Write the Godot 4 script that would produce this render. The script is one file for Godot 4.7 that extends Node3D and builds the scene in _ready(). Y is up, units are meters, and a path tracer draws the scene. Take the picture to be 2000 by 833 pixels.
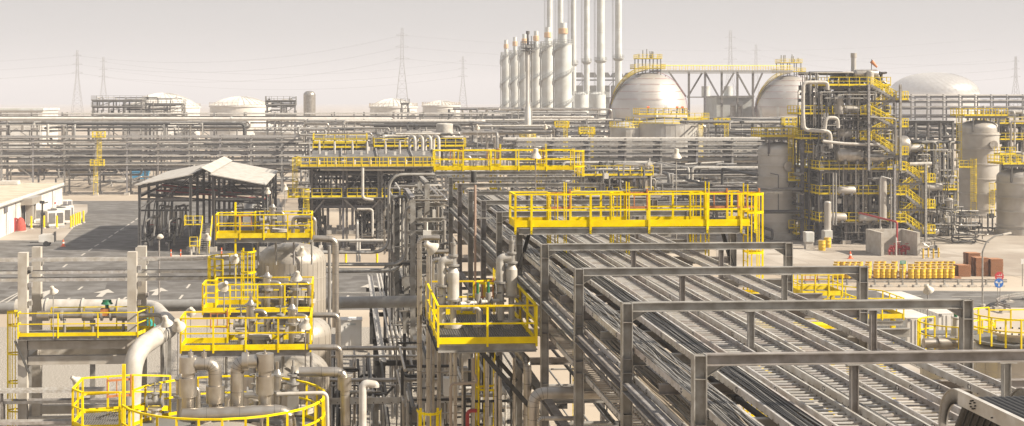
extends Node3D
# Camera model: the photograph's lens (2000 x 833 px): focal length F px, level camera at height H.
const F := 2700.0
const CX := 840.0
const CY := 195.0
const H := 19.0
const YAW := 0.06362
var M := {}
var used := {}
var rng := RandomNumberGenerator.new()
var UB: Mesh
var UC: Mesh
var UCB: Mesh
var UI: Mesh

func ray(px: float, py: float) -> Vector3:
	var fw := Vector3(sin(YAW), 0, -cos(YAW))
	var rt := Vector3(cos(YAW), 0, sin(YAW))
	return fw + rt * ((px - CX) / F) - Vector3.UP * ((py - CY) / F)
func gy(px: float, py: float, y := 0.0) -> Vector3:
	var r := ray(px, py)
	return Vector3(0, H, 0) + r * ((y - H) / r.y)
func gz(px: float, py: float, d: float) -> Vector3:
	var r := ray(px, py)
	return Vector3(0, H, 0) + r * (d / -r.z)
func gx(px: float, d: float) -> float:
	return gz(px, 300, d).x
func hy(py: float, d: float) -> float:
	return gz(840, py, d).y
func v3(x: float, y: float, z: float) -> Vector3:
	return Vector3(x, y, z)

# ---------- mesh builder: collects shapes for ONE part ----------
class MB:
	var v := PackedVector3Array()
	var n := PackedVector3Array()
	var ix := PackedInt32Array()
	func quad(a: Vector3, b: Vector3, c: Vector3, d: Vector3) -> void:
		var nn := (b - a).cross(d - a).normalized()
		var k := v.size()
		v.append_array(PackedVector3Array([a, b, c, d]))
		n.append_array(PackedVector3Array([nn, nn, nn, nn]))
		ix.append_array(PackedInt32Array([k, k + 2, k + 1, k, k + 3, k + 2]))
	func tri(a: Vector3, b: Vector3, c: Vector3) -> void:
		var nn := (b - a).cross(c - a).normalized()
		var k := v.size()
		v.append_array(PackedVector3Array([a, b, c]))
		n.append_array(PackedVector3Array([nn, nn, nn]))
		ix.append_array(PackedInt32Array([k, k + 2, k + 1]))
	func box(c: Vector3, s: Vector3, b := Basis()) -> MB:
		var x := b.x * s.x * 0.5
		var y := b.y * s.y * 0.5
		var z := b.z * s.z * 0.5
		quad(c - x - y + z, c + x - y + z, c + x + y + z, c - x + y + z)
		quad(c + x - y - z, c - x - y - z, c - x + y - z, c + x + y - z)
		quad(c + x - y + z, c + x - y - z, c + x + y - z, c + x + y + z)
		quad(c - x - y - z, c - x - y + z, c - x + y + z, c - x + y - z)
		quad(c - x + y + z, c + x + y + z, c + x + y - z, c - x + y - z)
		quad(c - x - y - z, c + x - y - z, c + x - y + z, c - x - y + z)
		return self
	func bb(x0: float, x1: float, y0: float, y1: float, z0: float, z1: float) -> MB:
		return box(Vector3((x0 + x1) / 2, (y0 + y1) / 2, (z0 + z1) / 2), Vector3(absf(x1 - x0), absf(y1 - y0), absf(z1 - z0)))
	static func frame(a: Vector3, b: Vector3, up := Vector3.UP) -> Basis:
		var z := (b - a).normalized()
		if absf(z.dot(up)) > 0.98:
			up = Vector3(0, 0, -1) if absf(z.z) < 0.9 else Vector3.UP
		var x := up.cross(z).normalized()
		return Basis(x, z.cross(x), z)
	func sq(a: Vector3, b: Vector3, w: float, h: float, up := Vector3.UP) -> MB:
		return box((a + b) / 2, Vector3(w, h, a.distance_to(b)), frame(a, b, up))
	func ib(a: Vector3, b: Vector3, w: float, h: float, up := Vector3.UP) -> MB:
		var f := frame(a, b, up)
		var l := a.distance_to(b)
		var c := (a + b) / 2
		var t := h * 0.1
		box(c + f.y * (h / 2 - t / 2), Vector3(w, t, l), f)
		box(c - f.y * (h / 2 - t / 2), Vector3(w, t, l), f)
		box(c, Vector3(w * 0.06, h - 2 * t, l), f)
		return self
	func tube(a: Vector3, b: Vector3, r: float, sides := 8, r2 := -1.0, caps := true) -> MB:
		if r2 < 0: r2 = r
		var f := frame(a, b)
		var k := v.size()
		var l := a.distance_to(b)
		for i in sides + 1:
			var t := TAU * i / sides
			var d := f.x * cos(t) + f.y * sin(t)
			v.append(a + d * r)
			v.append(b + d * r2)
			var nn := (d + f.z * ((r - r2) / maxf(l, 0.001))).normalized()
			n.append(nn)
			n.append(nn)
		for i in sides:
			var q := k + i * 2
			ix.append_array(PackedInt32Array([q, q + 1, q + 2, q + 2, q + 1, q + 3]))
		if caps:
			for e in 2:
				var p := a if e == 0 else b
				var rr := r if e == 0 else r2
				if rr < 0.002: continue
				var m := v.size()
				v.append(p)
				n.append(-f.z if e == 0 else f.z)
				for i in sides + 1:
					var t := TAU * i / sides
					v.append(p + (f.x * cos(t) + f.y * sin(t)) * rr)
					n.append(-f.z if e == 0 else f.z)
				for i in sides:
					if e == 0: ix.append_array(PackedInt32Array([m, m + 1 + i, m + 2 + i]))
					else: ix.append_array(PackedInt32Array([m, m + 2 + i, m + 1 + i]))
		return self
	# smooth sweep along a path
	func sweep(p: PackedVector3Array, r: float, sides := 10, caps := true) -> MB:
		var k := v.size()
		var f := frame(p[0], p[1])
		var x := f.x
		for i in p.size():
			var t: Vector3
			if i == 0: t = (p[1] - p[0]).normalized()
			elif i == p.size() - 1: t = (p[i] - p[i - 1]).normalized()
			else: t = ((p[i] - p[i - 1]).normalized() + (p[i + 1] - p[i]).normalized()).normalized()
			x = (x - t * x.dot(t)).normalized()
			var y := t.cross(x)
			for j in sides + 1:
				var an := TAU * j / sides
				var d := x * cos(an) + y * sin(an)
				v.append(p[i] + d * r)
				n.append(d)
		for i in p.size() - 1:
			for j in sides:
				var q := k + i * (sides + 1) + j
				var w := q + sides + 1
				ix.append_array(PackedInt32Array([q, w, q + 1, q + 1, w, w + 1]))
		if caps:
			for e in 2:
				var c := p[0] if e == 0 else p[p.size() - 1]
				var m := v.size()
				var base := k if e == 0 else k + (p.size() - 1) * (sides + 1)
				var nn := (p[0] - p[1]).normalized() if e == 0 else (p[p.size() - 1] - p[p.size() - 2]).normalized()
				v.append(c)
				n.append(nn)
				for j in sides + 1:
					v.append(v[base + j])
					n.append(nn)
				for j in sides:
					if e == 0: ix.append_array(PackedInt32Array([m, m + 1 + j, m + 2 + j]))
					else: ix.append_array(PackedInt32Array([m, m + 2 + j, m + 1 + j]))
		return self
	# pipe run with rounded elbows
	func pipe(pts: Array, r: float, sides := 10, bend := -1.0) -> MB:
		if bend < 0: bend = r * 3.0
		var p := PackedVector3Array([pts[0]])
		for i in range(1, pts.size() - 1):
			var a: Vector3 = pts[i - 1]
			var b: Vector3 = pts[i]
			var c: Vector3 = pts[i + 1]
			var d1 := (a - b).normalized()
			var d2 := (c - b).normalized()
			var ang := d1.angle_to(d2)
			if ang > 3.0:
				p.append(b)
				continue
			var tl := minf(bend / tan(ang / 2), minf(a.distance_to(b), b.distance_to(c)) * 0.49)
			var s := b + d1 * tl
			var e := b + d2 * tl
			for k in 7:
				var t := k / 6.0
				p.append(s.lerp(b, t).lerp(b.lerp(e, t), t))
		p.append(pts[pts.size() - 1])
		return sweep(p, r, sides)
	# profile of (radius, height), turned about axis at c; smooth, with creases where the profile turns sharply
	func lathe(pr: Array, c: Vector3, sides := 24, b := Basis()) -> MB:
		for i in pr.size() - 1:
			var p: Vector2 = pr[i]
			var q: Vector2 = pr[i + 1]
			var d := (q - p).normalized()
			var n0 := Vector2(d.y, -d.x)
			var n1 := n0
			if i > 0:
				var e: Vector2 = (p - (pr[i - 1] as Vector2)).normalized()
				if e.dot(d) > 0.75: n0 = (n0 + Vector2(e.y, -e.x)).normalized()
			if i < pr.size() - 2:
				var g: Vector2 = ((pr[i + 2] as Vector2) - q).normalized()
				if g.dot(d) > 0.75: n1 = (n1 + Vector2(g.y, -g.x)).normalized()
			var k := v.size()
			for j in sides + 1:
				var t := TAU * j / sides
				var cs := cos(t)
				var sn := sin(t)
				v.append(c + b * Vector3(p.x * cs, p.y, p.x * sn))
				v.append(c + b * Vector3(q.x * cs, q.y, q.x * sn))
				n.append(b * Vector3(n0.x * cs, n0.y, n0.x * sn))
				n.append(b * Vector3(n1.x * cs, n1.y, n1.x * sn))
			for j in sides:
				var w := k + j * 2
				ix.append_array(PackedInt32Array([w, w + 2, w + 1, w + 2, w + 3, w + 1]))
		return self
	func prism(poly: PackedVector2Array, a: Vector3, b: Vector3, up := Vector3.UP) -> MB:
		var f := frame(a, b, up)
		var m := poly.size()
		for i in m:
			var p := poly[i]
			var q := poly[(i + 1) % m]
			var P := f.x * p.x + f.y * p.y
			var Q := f.x * q.x + f.y * q.y
			quad(a + P, a + Q, b + Q, b + P)
		var tr := Geometry2D.triangulate_polygon(poly)
		for i in range(0, tr.size(), 3):
			var A := f.x * poly[tr[i]].x + f.y * poly[tr[i]].y
			var B := f.x * poly[tr[i + 1]].x + f.y * poly[tr[i + 1]].y
			var C := f.x * poly[tr[i + 2]].x + f.y * poly[tr[i + 2]].y
			tri(b + A, b + B, b + C)
			tri(a + A, a + C, a + B)
		return self
	func mesh(off := Vector3.ZERO) -> ArrayMesh:
		var a := []
		a.resize(Mesh.ARRAY_MAX)
		if off != Vector3.ZERO:
			for i in v.size(): v[i] -= off
		a[Mesh.ARRAY_VERTEX] = v
		a[Mesh.ARRAY_NORMAL] = n
		a[Mesh.ARRAY_INDEX] = ix
		var m := ArrayMesh.new()
		m.add_surface_from_arrays(Mesh.PRIMITIVE_TRIANGLES, a)
		return m

func mb() -> MB:
	return MB.new()
func gpos(o: Node) -> Vector3:
	var p := Vector3.ZERO
	while o != null and o != self and o is Node3D:
		p += (o as Node3D).position
		o = o.get_parent()
	return p
func numbered(s: String) -> String:
	var k: int = used.get(s, 0)
	used[s] = k + 1
	return s if k == 0 else "%s_%03d" % [s, k]
func put(o: Node3D, called: String, par: Node) -> void:
	if par == self:
		o.name = numbered(called)
		add_child(o)
	else:
		o.name = called
		par.add_child(o, true)
# one mesh as a part (or a thing when par is the root); vertices are in world coordinates
func part(b: MB, called: String, m: Material, par: Node = self, stuff := false) -> MeshInstance3D:
	var o := MeshInstance3D.new()
	if par == self and b.v.size() > 0:
		var lo := b.v[0]
		var hi := b.v[0]
		for p in b.v:
			lo = lo.min(p)
			hi = hi.max(p)
		o.position = Vector3((lo.x + hi.x) / 2, lo.y, (lo.z + hi.z) / 2)
		o.mesh = b.mesh(o.position)
	else:
		o.mesh = b.mesh(gpos(par))
	o.material_override = m
	put(o, called, par)
	if stuff: o.set_meta("kind", "stuff")
	return o
func tag(o: Node, label: String, cat: String, group := "") -> Node:
	o.set_meta("label", label)
	o.set_meta("category", cat)
	if group: o.set_meta("group", group)
	return o
func thing(called: String, label: String, cat: String, at := Vector3.ZERO, group := "") -> Node3D:
	var o := Node3D.new()
	o.name = numbered(called)
	add_child(o)
	o.position = at
	tag(o, label, cat, group)
	return o
func struct(b: MB, called: String, m: Material) -> MeshInstance3D:
	var o := part(b, called, m)
	o.set_meta("kind", "structure")
	return o
var VAR := {}
var vr := RandomNumberGenerator.new()
func pick(m: Material) -> Material:
	return VAR[m][vr.randi() % VAR[m].size()] if VAR.has(m) else m
# pieces that share unit meshes
func piece(par: Node, called: String, m: Material, mesh: Mesh, t: Transform3D) -> MeshInstance3D:
	var o := MeshInstance3D.new()
	o.mesh = mesh
	o.material_override = pick(m)
	t.origin -= gpos(par)
	o.transform = t
	put(o, called, par)
	return o
func pbox(par: Node, called: String, m: Material, c: Vector3, s: Vector3, yaw := 0.0) -> MeshInstance3D:
	return piece(par, called, m, UB, Transform3D(Basis(Vector3.UP, yaw) * Basis.from_scale(s), c))
func psq(par: Node, called: String, m: Material, a: Vector3, b: Vector3, w: float, h: float, up := Vector3.UP) -> MeshInstance3D:
	return piece(par, called, m, UB, Transform3D(MB.frame(a, b, up) * Basis.from_scale(Vector3(w, h, a.distance_to(b))), (a + b) / 2))
func pbar(par: Node, called: String, m: Material, a: Vector3, b: Vector3, r: float, big := false) -> MeshInstance3D:
	return piece(par, called, m, UCB if big else UC, Transform3D(MB.frame(a, b) * Basis.from_scale(Vector3(r, r, a.distance_to(b))), (a + b) / 2))
func pib(par: Node, called: String, m: Material, a: Vector3, b: Vector3, w: float, h: float, up := Vector3.UP) -> MeshInstance3D:
	return piece(par, called, m, UI, Transform3D(MB.frame(a, b, up) * Basis.from_scale(Vector3(w, h, a.distance_to(b))), (a + b) / 2))

# ---------- materials ----------
var tx := {}
func noise_tex(key: String, seed_: int, freq: float, oct: int, lo: float, hi: float, tint: Color, power := 1.0) -> ImageTexture:
	if tx.has(key): return tx[key]
	var nz := FastNoiseLite.new()
	nz.seed = seed_
	nz.frequency = freq
	nz.fractal_octaves = oct
	nz.fractal_gain = 0.55
	var im := nz.get_seamless_image(512, 512)
	im.convert(Image.FORMAT_RGB8)
	for y in 512:
		for x in 512:
			var t := pow(im.get_pixel(x, y).r, power)
			t = clampf((t - 0.2) / 0.6, 0, 1)
			var g := lerpf(lo, hi, t)
			im.set_pixel(x, y, Color(g, g, g).lerp(Color(g * tint.r, g * tint.g, g * tint.b), 1.0 - t))
	im.generate_mipmaps()
	tx[key] = ImageTexture.create_from_image(im)
	return tx[key]
func mat(key: String, c: Color, rough := 0.8, metal := 0.0, tex: Texture2D = null, sc := 0.2) -> StandardMaterial3D:
	var m := StandardMaterial3D.new()
	m.resource_name = key
	m.albedo_color = c.linear_to_srgb()
	m.roughness = rough
	m.metallic = metal
	if tex:
		m.albedo_texture = tex
		m.uv1_triplanar = true
		m.uv1_world_triplanar = true
		m.uv1_scale = Vector3(sc, sc, sc)
	M[key] = m
	return m
func materials() -> void:
	var dust := noise_tex("dust", 3, 0.012, 5, 0.86, 1.0, Color(1, 0.97, 0.93))
	var grime := noise_tex("grime", 8, 0.014, 5, 0.8, 1.0, Color(1, 0.98, 0.95))
	var soft := noise_tex("soft", 5, 0.006, 4, 0.9, 1.0, Color(1, 0.98, 0.95))
	var speck := noise_tex("speck", 12, 0.09, 4, 0.84, 1.0, Color(0.99, 0.96, 0.92))
	var tar := noise_tex("tar", 21, 0.006, 6, 0.84, 1.0, Color(1, 0.97, 0.94))
	mat("yellow", Color(0.86, 0.66, 0.003), 0.5, 0, soft, 0.3)
	mat("far_yellow", Color(0.80, 0.61, 0.01), 0.6, 0, soft, 0.2)
	M.yellow.metallic_specular = 0.2
	M.far_yellow.metallic_specular = 0.2
	mat("orange", Color(0.52, 0.21, 0.08), 0.7, 0, dust, 0.6)
	mat("galv", Color(0.34, 0.33, 0.31), 0.5, 0.1, grime, 0.2)
	mat("tray", Color(0.52, 0.51, 0.49), 0.45, 0.15, dust, 0.3)
	mat("steel", Color(0.16, 0.156, 0.15), 0.6, 0.05, grime, 0.15)
	mat("dark", Color(0.055, 0.054, 0.052), 0.65, 0, grime, 0.3)
	mat("rackgrey", Color(0.27, 0.267, 0.26), 0.7, 0, dust, 0.1)
	mat("pipe", Color(0.33, 0.325, 0.315), 0.45, 0.3, dust, 0.15)
	mat("white_pipe", Color(0.50, 0.485, 0.455), 0.5, 0, dust, 0.2)
	mat("clad", Color(0.46, 0.435, 0.40), 0.36, 0.8, dust, 0.2)
	mat("clad_dull", Color(0.46, 0.43, 0.385), 0.42, 0.45, soft, 0.1)
	mat("panel", Color(0.50, 0.49, 0.47), 0.4, 0.25, soft, 0.1)
	mat("clad_far", Color(0.47, 0.445, 0.41), 0.45, 0.25, soft, 0.08)
	mat("concrete_dark", Color(0.25, 0.225, 0.195), 0.9)
	mat("stain", Color(0.33, 0.29, 0.245), 0.9, 0, speck, 0.3)
	mat("patch", Color(0.095, 0.09, 0.086), 0.9, 0, tar, 0.1)
	mat("sphere", Color(0.60, 0.58, 0.56), 0.42, 0.55, soft, 0.04)
	mat("white", Color(0.62, 0.605, 0.575), 0.6, 0, soft, 0.1)
	mat("stack", Color(0.54, 0.56, 0.545), 0.6, 0, soft, 0.06)
	mat("stackdark", Color(0.36, 0.37, 0.36), 0.6, 0, soft, 0.06)
	mat("cream", Color(0.52, 0.45, 0.35), 0.8, 0, soft, 0.1)
	mat("roof", Color(0.48, 0.465, 0.435), 0.6, 0, dust, 0.1)
	mat("concrete", Color(0.46, 0.43, 0.385), 0.9, 0, soft, 0.3)
	mat("sand", Color(0.43, 0.37, 0.295), 0.95, 0, tar, 0.006)
	mat("yard", Color(0.39, 0.35, 0.30), 0.92, 0, tar, 0.02)
	mat("gravel", Color(0.45, 0.415, 0.365), 0.95, 0, noise_tex("grain", 31, 0.12, 3, 0.62, 1.0, Color(0.97, 0.95, 0.92)), 0.12)
	mat("asphalt", Color(0.15, 0.143, 0.135), 0.9, 0, noise_tex("streak", 41, 0.02, 6, 0.74, 1.0, Color(1, 0.98, 0.95)), 0.03)
	mat("paint_line", Color(0.52, 0.5, 0.46), 0.8, 0, speck, 0.5)
	mat("red", Color(0.33, 0.03, 0.03), 0.55)
	mat("green", Color(0.01, 0.13, 0.06), 0.5)
	mat("blue", Color(0.03, 0.25, 0.48), 0.5, 0, dust, 0.4)
	mat("orange_cone", Color(0.75, 0.13, 0.03), 0.6)
	mat("black", Color(0.02, 0.02, 0.02), 0.6)
	mat("cable", Color(0.30, 0.297, 0.288), 0.5, 0, speck, 0.8)
	mat("cable_dark", Color(0.06, 0.06, 0.06), 0.5, 0, speck, 0.8)
	mat("cable_tan", Color(0.40, 0.345, 0.27), 0.6, 0, speck, 0.8)
	mat("wood", Color(0.42, 0.20, 0.10), 0.85, 0, grime, 1.0)
	mat("drum", Color(0.72, 0.47, 0.02), 0.5, 0, dust, 0.5)
	mat("lamp", Color(0.58, 0.55, 0.49), 0.5, 0, dust, 1.0)
	mat("grating", Color(0.15, 0.148, 0.142), 0.6, 0.1)
	# weathered tone variants of the painted and galvanised pieces
	for k in ["yellow", "far_yellow", "galv", "steel", "tray", "rackgrey"]:
		var c: Color = M[k].albedo_color.srgb_to_linear()
		var o: StandardMaterial3D = M[k]
		VAR[o] = [o, o]
		for j in 3:
			var f: float = [0.86, 0.93, 1.07][j]
			var g: float = [0.95, 1.0, 1.0][j]
			var w := mat("%s_%s" % [k, ["worn", "faded", "fresh"][j]], Color(minf(c.r * f, 0.9), minf(c.g * f * g, 0.9), minf(c.b * f * g + (0.02 if j == 1 else 0.0), 0.9)), o.roughness + 0.08, o.metallic, o.albedo_texture, o.uv1_scale.x * (1.3 + j * 0.4))
			w.metallic_specular = o.metallic_specular
			VAR[o].append(w)
	var gl := mat("glass", Color(0.05, 0.055, 0.06), 0.08, 0)
	gl.metallic_specular = 0.6
func _ready() -> void:
	rng.seed = 77
	var cam := Camera3D.new()
	add_child(cam)
	var near := 0.5
	cam.set_frustum(833.0 / F * near, Vector2((1000.0 - CX) / F * near, -(416.5 - CY) / F * near), near, 20000.0)
	cam.position = Vector3(0, H, 0)
	cam.rotation.y = -YAW
	cam.current = true
	var we := WorldEnvironment.new()
	var e := Environment.new()
	e.background_mode = Environment.BG_SKY
	var sm := ProceduralSkyMaterial.new()
	sm.sky_top_color = Color(0.55, 0.552, 0.565)
	sm.sky_horizon_color = Color(0.57, 0.56, 0.55)
	sm.sky_curve = 0.25
	sm.ground_bottom_color = Color(0.45, 0.42, 0.38)
	sm.ground_horizon_color = Color(0.57, 0.56, 0.55)
	sm.sun_angle_max = 1.0
	var sk := Sky.new()
	sk.sky_material = sm
	e.sky = sk
	e.tonemap_mode = Environment.TONE_MAPPER_LINEAR
	e.tonemap_exposure = 2.08
	e.sdfgi_enabled = true
	e.ssao_enabled = true
	e.ssil_enabled = true
	e.fog_enabled = true
	e.fog_density = 0.00042
	e.fog_light_color = Color(0.97, 0.97, 1.0)
	we.environment = e
	add_child(we)
	var sun := DirectionalLight3D.new()
	sun.light_energy = 1.6
	sun.light_color = Color(1.0, 0.955, 0.885)
	sun.light_angular_distance = 1.2
	sun.shadow_enabled = true
	add_child(sun)
	sun.look_at_from_position(Vector3(0.78, 0.62, 0.27) * 100, Vector3.ZERO)
	UB = BoxMesh.new()
	UC = mb().tube(Vector3(0, 0, -0.5), Vector3(0, 0, 0.5), 1, 10).mesh()
	UCB = mb().tube(Vector3(0, 0, -0.5), Vector3(0, 0, 0.5), 1, 28).mesh()
	UI = mb().ib(Vector3(0, 0, -0.5), Vector3(0, 0, 0.5), 1, 1).mesh()
	materials()
	ground()
	cable_rack()
	near_platforms()
	near_vessels()
	concrete_stand()
	office()
	shelter()
	background()
	skyline()
	process_tower()
	right_yard()
	cooler()
	riser_steel()
	near_right()
func flat(pts: Array, y: float) -> MB:
	var b := mb()
	var poly := PackedVector2Array()
	for p in pts: poly.append(Vector2(p.x, p.z))
	var tr := Geometry2D.triangulate_polygon(poly)
	for i in range(0, tr.size(), 3):
		var q := [poly[tr[i]], poly[tr[i + 1]], poly[tr[i + 2]]]
		var A := Vector3(q[0].x, y, q[0].y)
		var B := Vector3(q[1].x, y, q[1].y)
		var C := Vector3(q[2].x, y, q[2].y)
		if (B - A).cross(C - A).y > 0: b.tri(A, B, C)
		else: b.tri(A, C, B)
	return b
func ground() -> void:
	struct(flat([v3(-4500, 0, 200), v3(4500, 0, 200), v3(4500, 0, -6000), v3(-4500, 0, -6000)], 0), "ground", M.sand)
	# asphalt yard and road on the left
	var a := flat([gy(-60, 606), gy(-60, 470), gy(105, 470), gy(125, 393), gy(300, 393), gy(545, 388), gy(575, 488), gy(640, 524), gy(860, 524), gy(900, 606)], 0.02)
	struct(a, "road", M.asphalt)
	struct(flat([gy(-60, 470.5), gy(120, 470.5), gy(170, 415), gy(170, 400), gy(-60, 395)], 0.03), "pavement", M.yard)
	# concrete plant yard on the right, road, gravel
	struct(flat([gy(1400, 532), gy(2400, 545), gy(2400, 380), gy(1400, 380)], 0.02), "pavement", M.yard)
	struct(flat([gy(1450, 594), gy(1450, 566), gy(2300, 572), gy(2300, 606)], 0.02), "road", M.asphalt)
	struct(flat([gy(1450, 1000), gy(1450, 616), gy(2300, 625), gy(2400, 1000)], 0.02), "pavement", M.yard)
	struct(flat([gy(-100, 1000), gy(-100, 640), gy(1000, 640), gy(1000, 1000)], 0.02), "gravel_bed", M.gravel)
const RX0 := 6.07
const RX1 := 13.53
const PD := [23.2, 29.2, 35.2, 41.2, 47.2, 53.2, 59.2, 65.2, 71.2, 77.2]
func cable_rack() -> void:
	var r := thing("cable_rack", "tall grey steel portal rack carrying rows of cable trays towards the camera", "cable rack", v3(9.8, 0, -50))
	for i in PD.size():
		var z: float = -PD[i]
		var top := 14.67
		var hide := i == 4
		if hide: top = 14.45
		for x in [RX0, RX1]:
			pib(r, "column", M.galv, v3(x, 0, z), v3(x, top, z), 0.22, 0.23, Vector3.RIGHT)
			for y in [top - 0.02, top - 0.42, top - 1.2, top - 1.5, top - 2.4, top - 2.7, top - 4.2, top - 4.5]:
				pbox(r, "stiffener", M.galv, v3(x, y, z + 0.058), v3(0.19, 0.014, 0.1))
		if not hide:
			pib(r, "top_beam", M.galv, v3(RX0 + 0.12, top - 0.1, z), v3(RX1 - 0.12, top - 0.1, z), 0.16, 0.2)
			for s in [1, -1]:
				var xc := RX0 + 0.115 if s == 1 else RX1 - 0.115
				var b := mb()
				b.prism(PackedVector2Array([Vector2(0, 0), Vector2(0, -0.2), Vector2(0.32, 0)]) if s == 1 else PackedVector2Array([Vector2(0, 0), Vector2(-0.32, 0), Vector2(0, -0.2)]), v3(xc, top - 0.2, z - 0.005), v3(xc, top - 0.2, z + 0.005))
				b.sq(v3(xc, top - 0.4, z), v3(xc + s * 0.32, top - 0.2, z), 0.1, 0.012)
				part(b, "haunch", M.galv, r)
			for x in [8.77, 11.46]:
				pib(r, "hanger_post", M.galv, v3(x, 13.45, z), v3(x, top - 0.215, z), 0.12, 0.13, Vector3.RIGHT)
				pbox(r, "hanger_plate", M.galv, v3(x, top - 0.208, z), v3(0.3, 0.014, 0.2))
		for y in [13.44, 12.72, 11.62, 10.0]:
			pib(r, "cross_beam", M.galv, v3(RX0 + 0.12, y, z), v3(RX1 - 0.12, y, z), 0.15, 0.24)
		# tray support arms half way between portals
		if i < PD.size() - 1:
			for y in [12.87, 10.05]:
				for x in [RX0, RX1]:
					pib(r, "strut_beam", M.galv, v3(x, y, z - 0.1), v3(x, y, z - 5.9), 0.25, 0.18)
			for y in [13.44]:
				pib(r, "cross_beam", M.galv, v3(RX0, y, z - 3), v3(RX1, y, z - 3), 0.12, 0.2)
	# trays: left x, right x, top y, cables
	tray(6.22, 6.80, 13.73, 19.0, "left outermost cable tray heaped with wavy grey cables", 2, 0.0)
	tray(7.25, 7.82, 13.73, 19.0, "cable tray packed flat with dark cables, second from the rack's inner columns", 3, 0.0)
	tray(7.98, 8.62, 13.73, 19.0, "wide empty ladder tray just right of the dark cable tray", 0, 0.0)
	tray(8.89, 9.51, 13.73, 19.0, "ladder tray with a few cables along its left side and bare rungs", 1, 0.0)
	tray(9.65, 10.28, 13.73, 19.0, "empty ladder tray in the middle of the cable rack's right half", 0, 0.0)
	tray(10.54, 11.08, 13.73, 19.0, "narrow ladder tray with a few cables, second from the right", 1, 0.0)
	tray(11.65, 12.29, 13.73, 19.0, "empty ladder tray along the right outer side of the rack", 0, 0.0)
	tray(6.24, 6.80, 13.08, 19.0, "lower tray of tan cables under the heaped cable tray", 4, 0.0)
	tray(6.24, 6.72, 11.92, 22.0, "lowest empty ladder tray seen between the rack's left columns", 0, 0.0)
	tray(7.1, 7.7, 13.0, 19.0, "tray of tan cables in shadow under the dark cable tray", 4, 0.0)
	# pipes on the level below the trays
	for k in 16:
		var x := 6.95 + k * 0.27
		var lp := thing("rack_pipe", "%s of the dark pipes running lengthwise under the cable trays, from the left" % ordw(k), "pipe", v3(x, 12.9, -50), "pipes under the cable trays")
		part(mb().tube(v3(x, 12.86 + 0.05 * (k % 3), -20), v3(x, 12.86 + 0.05 * (k % 3), -80), [0.07, 0.1, 0.05, 0.085][k % 4], 10), "run", [M.dark, M.steel, M.dark, M.galv][(k * 3) % 4], lp)
		for j in 3: part(mb().tube(v3(x, 12.86 + 0.05 * (k % 3), -26.0 - j * 9 - k * 0.4), v3(x, 12.86 + 0.05 * (k % 3), -26.15 - j * 9 - k * 0.4), [0.07, 0.1, 0.05, 0.085][k % 4] * 1.5, 12), "coupling", M.dark, lp)
func tray(x0: float, x1: float, top: float, d0: float, label: String, cables: int, _o: float) -> void:
	var d1 := 82.0
	var t := thing("cable_tray", label, "cable tray", v3((x0 + x1) / 2, top - 0.14, -d0), "cable trays on the steel rack")
	var seg: Array = []
	for s in 2:
		var b := mb()
		b.box(v3(0, 0, 0), v3(0.014, 0.14, 2.985))
		var o := 1.0 if s == 0 else -1.0
		b.box(v3(o * 0.018, 0.066, 0), v3(0.04, 0.008, 2.985))
		b.box(v3(o * 0.018, -0.066, 0), v3(0.04, 0.008, 2.985))
		seg.append(b.mesh())
	var z := d0
	var bolts := mb()
	while z < d1:
		for s in 2:
			var x := x0 if s == 0 else x1
			var m := piece(t, "side_rail", M.tray, seg[s], Transform3D(Basis(), v3(x + rng.randf_range(-0.004, 0.004), top - 0.07 + rng.randf_range(-0.004, 0.004), -z - 1.5)))
			if z < 45:
				for k in 8:
					var side := -0.012 if s == 0 else -0.012
					bolts.box(v3(x + side, top - 0.07 + 0.04 * sin(k * 0.785), -z + 0.06 * cos(k * 0.785)), v3(0.014, 0.014, 0.014))
				for k in 9:
					bolts.box(v3(x - 0.01, top - 0.125, -z - 0.25 - k * 0.3), v3(0.012, 0.016, 0.02))
		z += 3.0
	part(bolts, "bolts", M.dark, t, true)
	var zz := d0 + 0.1
	var far := mb()
	while zz < d1:
		var c := v3((x0 + x1) / 2, top - 0.1, -zz)
		if zz < 50 and cables < 2: pbox(t, "rung", M.tray, c, v3(x1 - x0 - 0.03, 0.025, 0.055))
		else: far.box(c, v3(x1 - x0 - 0.03, 0.025, 0.055))
		zz += 0.24
	if far.v.size(): part(far, "far_rungs", M.tray, t, true)
	if cables == 0: return
	var groups := {1: [[5, M.cable, 0.014]], 2: [[30, M.cable, 0.014], [4, M.cable_tan, 0.013], [8, M.cable_dark, 0.011], [5, M.pipe, 0.026]], 3: [[34, M.cable_dark, 0.012], [8, M.cable, 0.012]], 4: [[26, M.cable_tan, 0.014], [6, M.cable_dark, 0.018]]}
	for g in groups[cables]:
		var b := mb()
		for k in g[0]:
			var p := PackedVector3Array()
			var w := x1 - x0 - 0.06
			var u: float = (k + 0.5) / float(g[0])
			if cables == 1: u = (k + 0.6) * 0.06
			var ph := rng.randf() * 40.0
			var am: float = {1: 0.006, 2: 0.05, 3: 0.018, 4: 0.03}[cables]
			var lift := rng.randf_range(0.0, {1: 0.01, 2: 0.09, 3: 0.05, 4: 0.06}[cables])
			var q := d0
			while q < d1:
				var sx := sin(q * 0.9 + ph) * am + sin(q * 0.37 + ph * 1.7) * am * 1.3 + sin(q * 2.3 + ph * 0.6) * am * 0.35
				var sy := (sin(q * 1.3 + ph * 2.0) * 0.5 + 0.5) * am * 0.5
				p.append(v3(clampf(x0 + 0.03 + u * w + sx, x0 + 0.02, x1 - 0.02), top - 0.075 + lift + sy, -q))
				q += 0.45 if q < 50 else 1.2
			b.sweep(p, g[2], 5, false)
		part(b, "cables", g[1], t, true)
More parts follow.
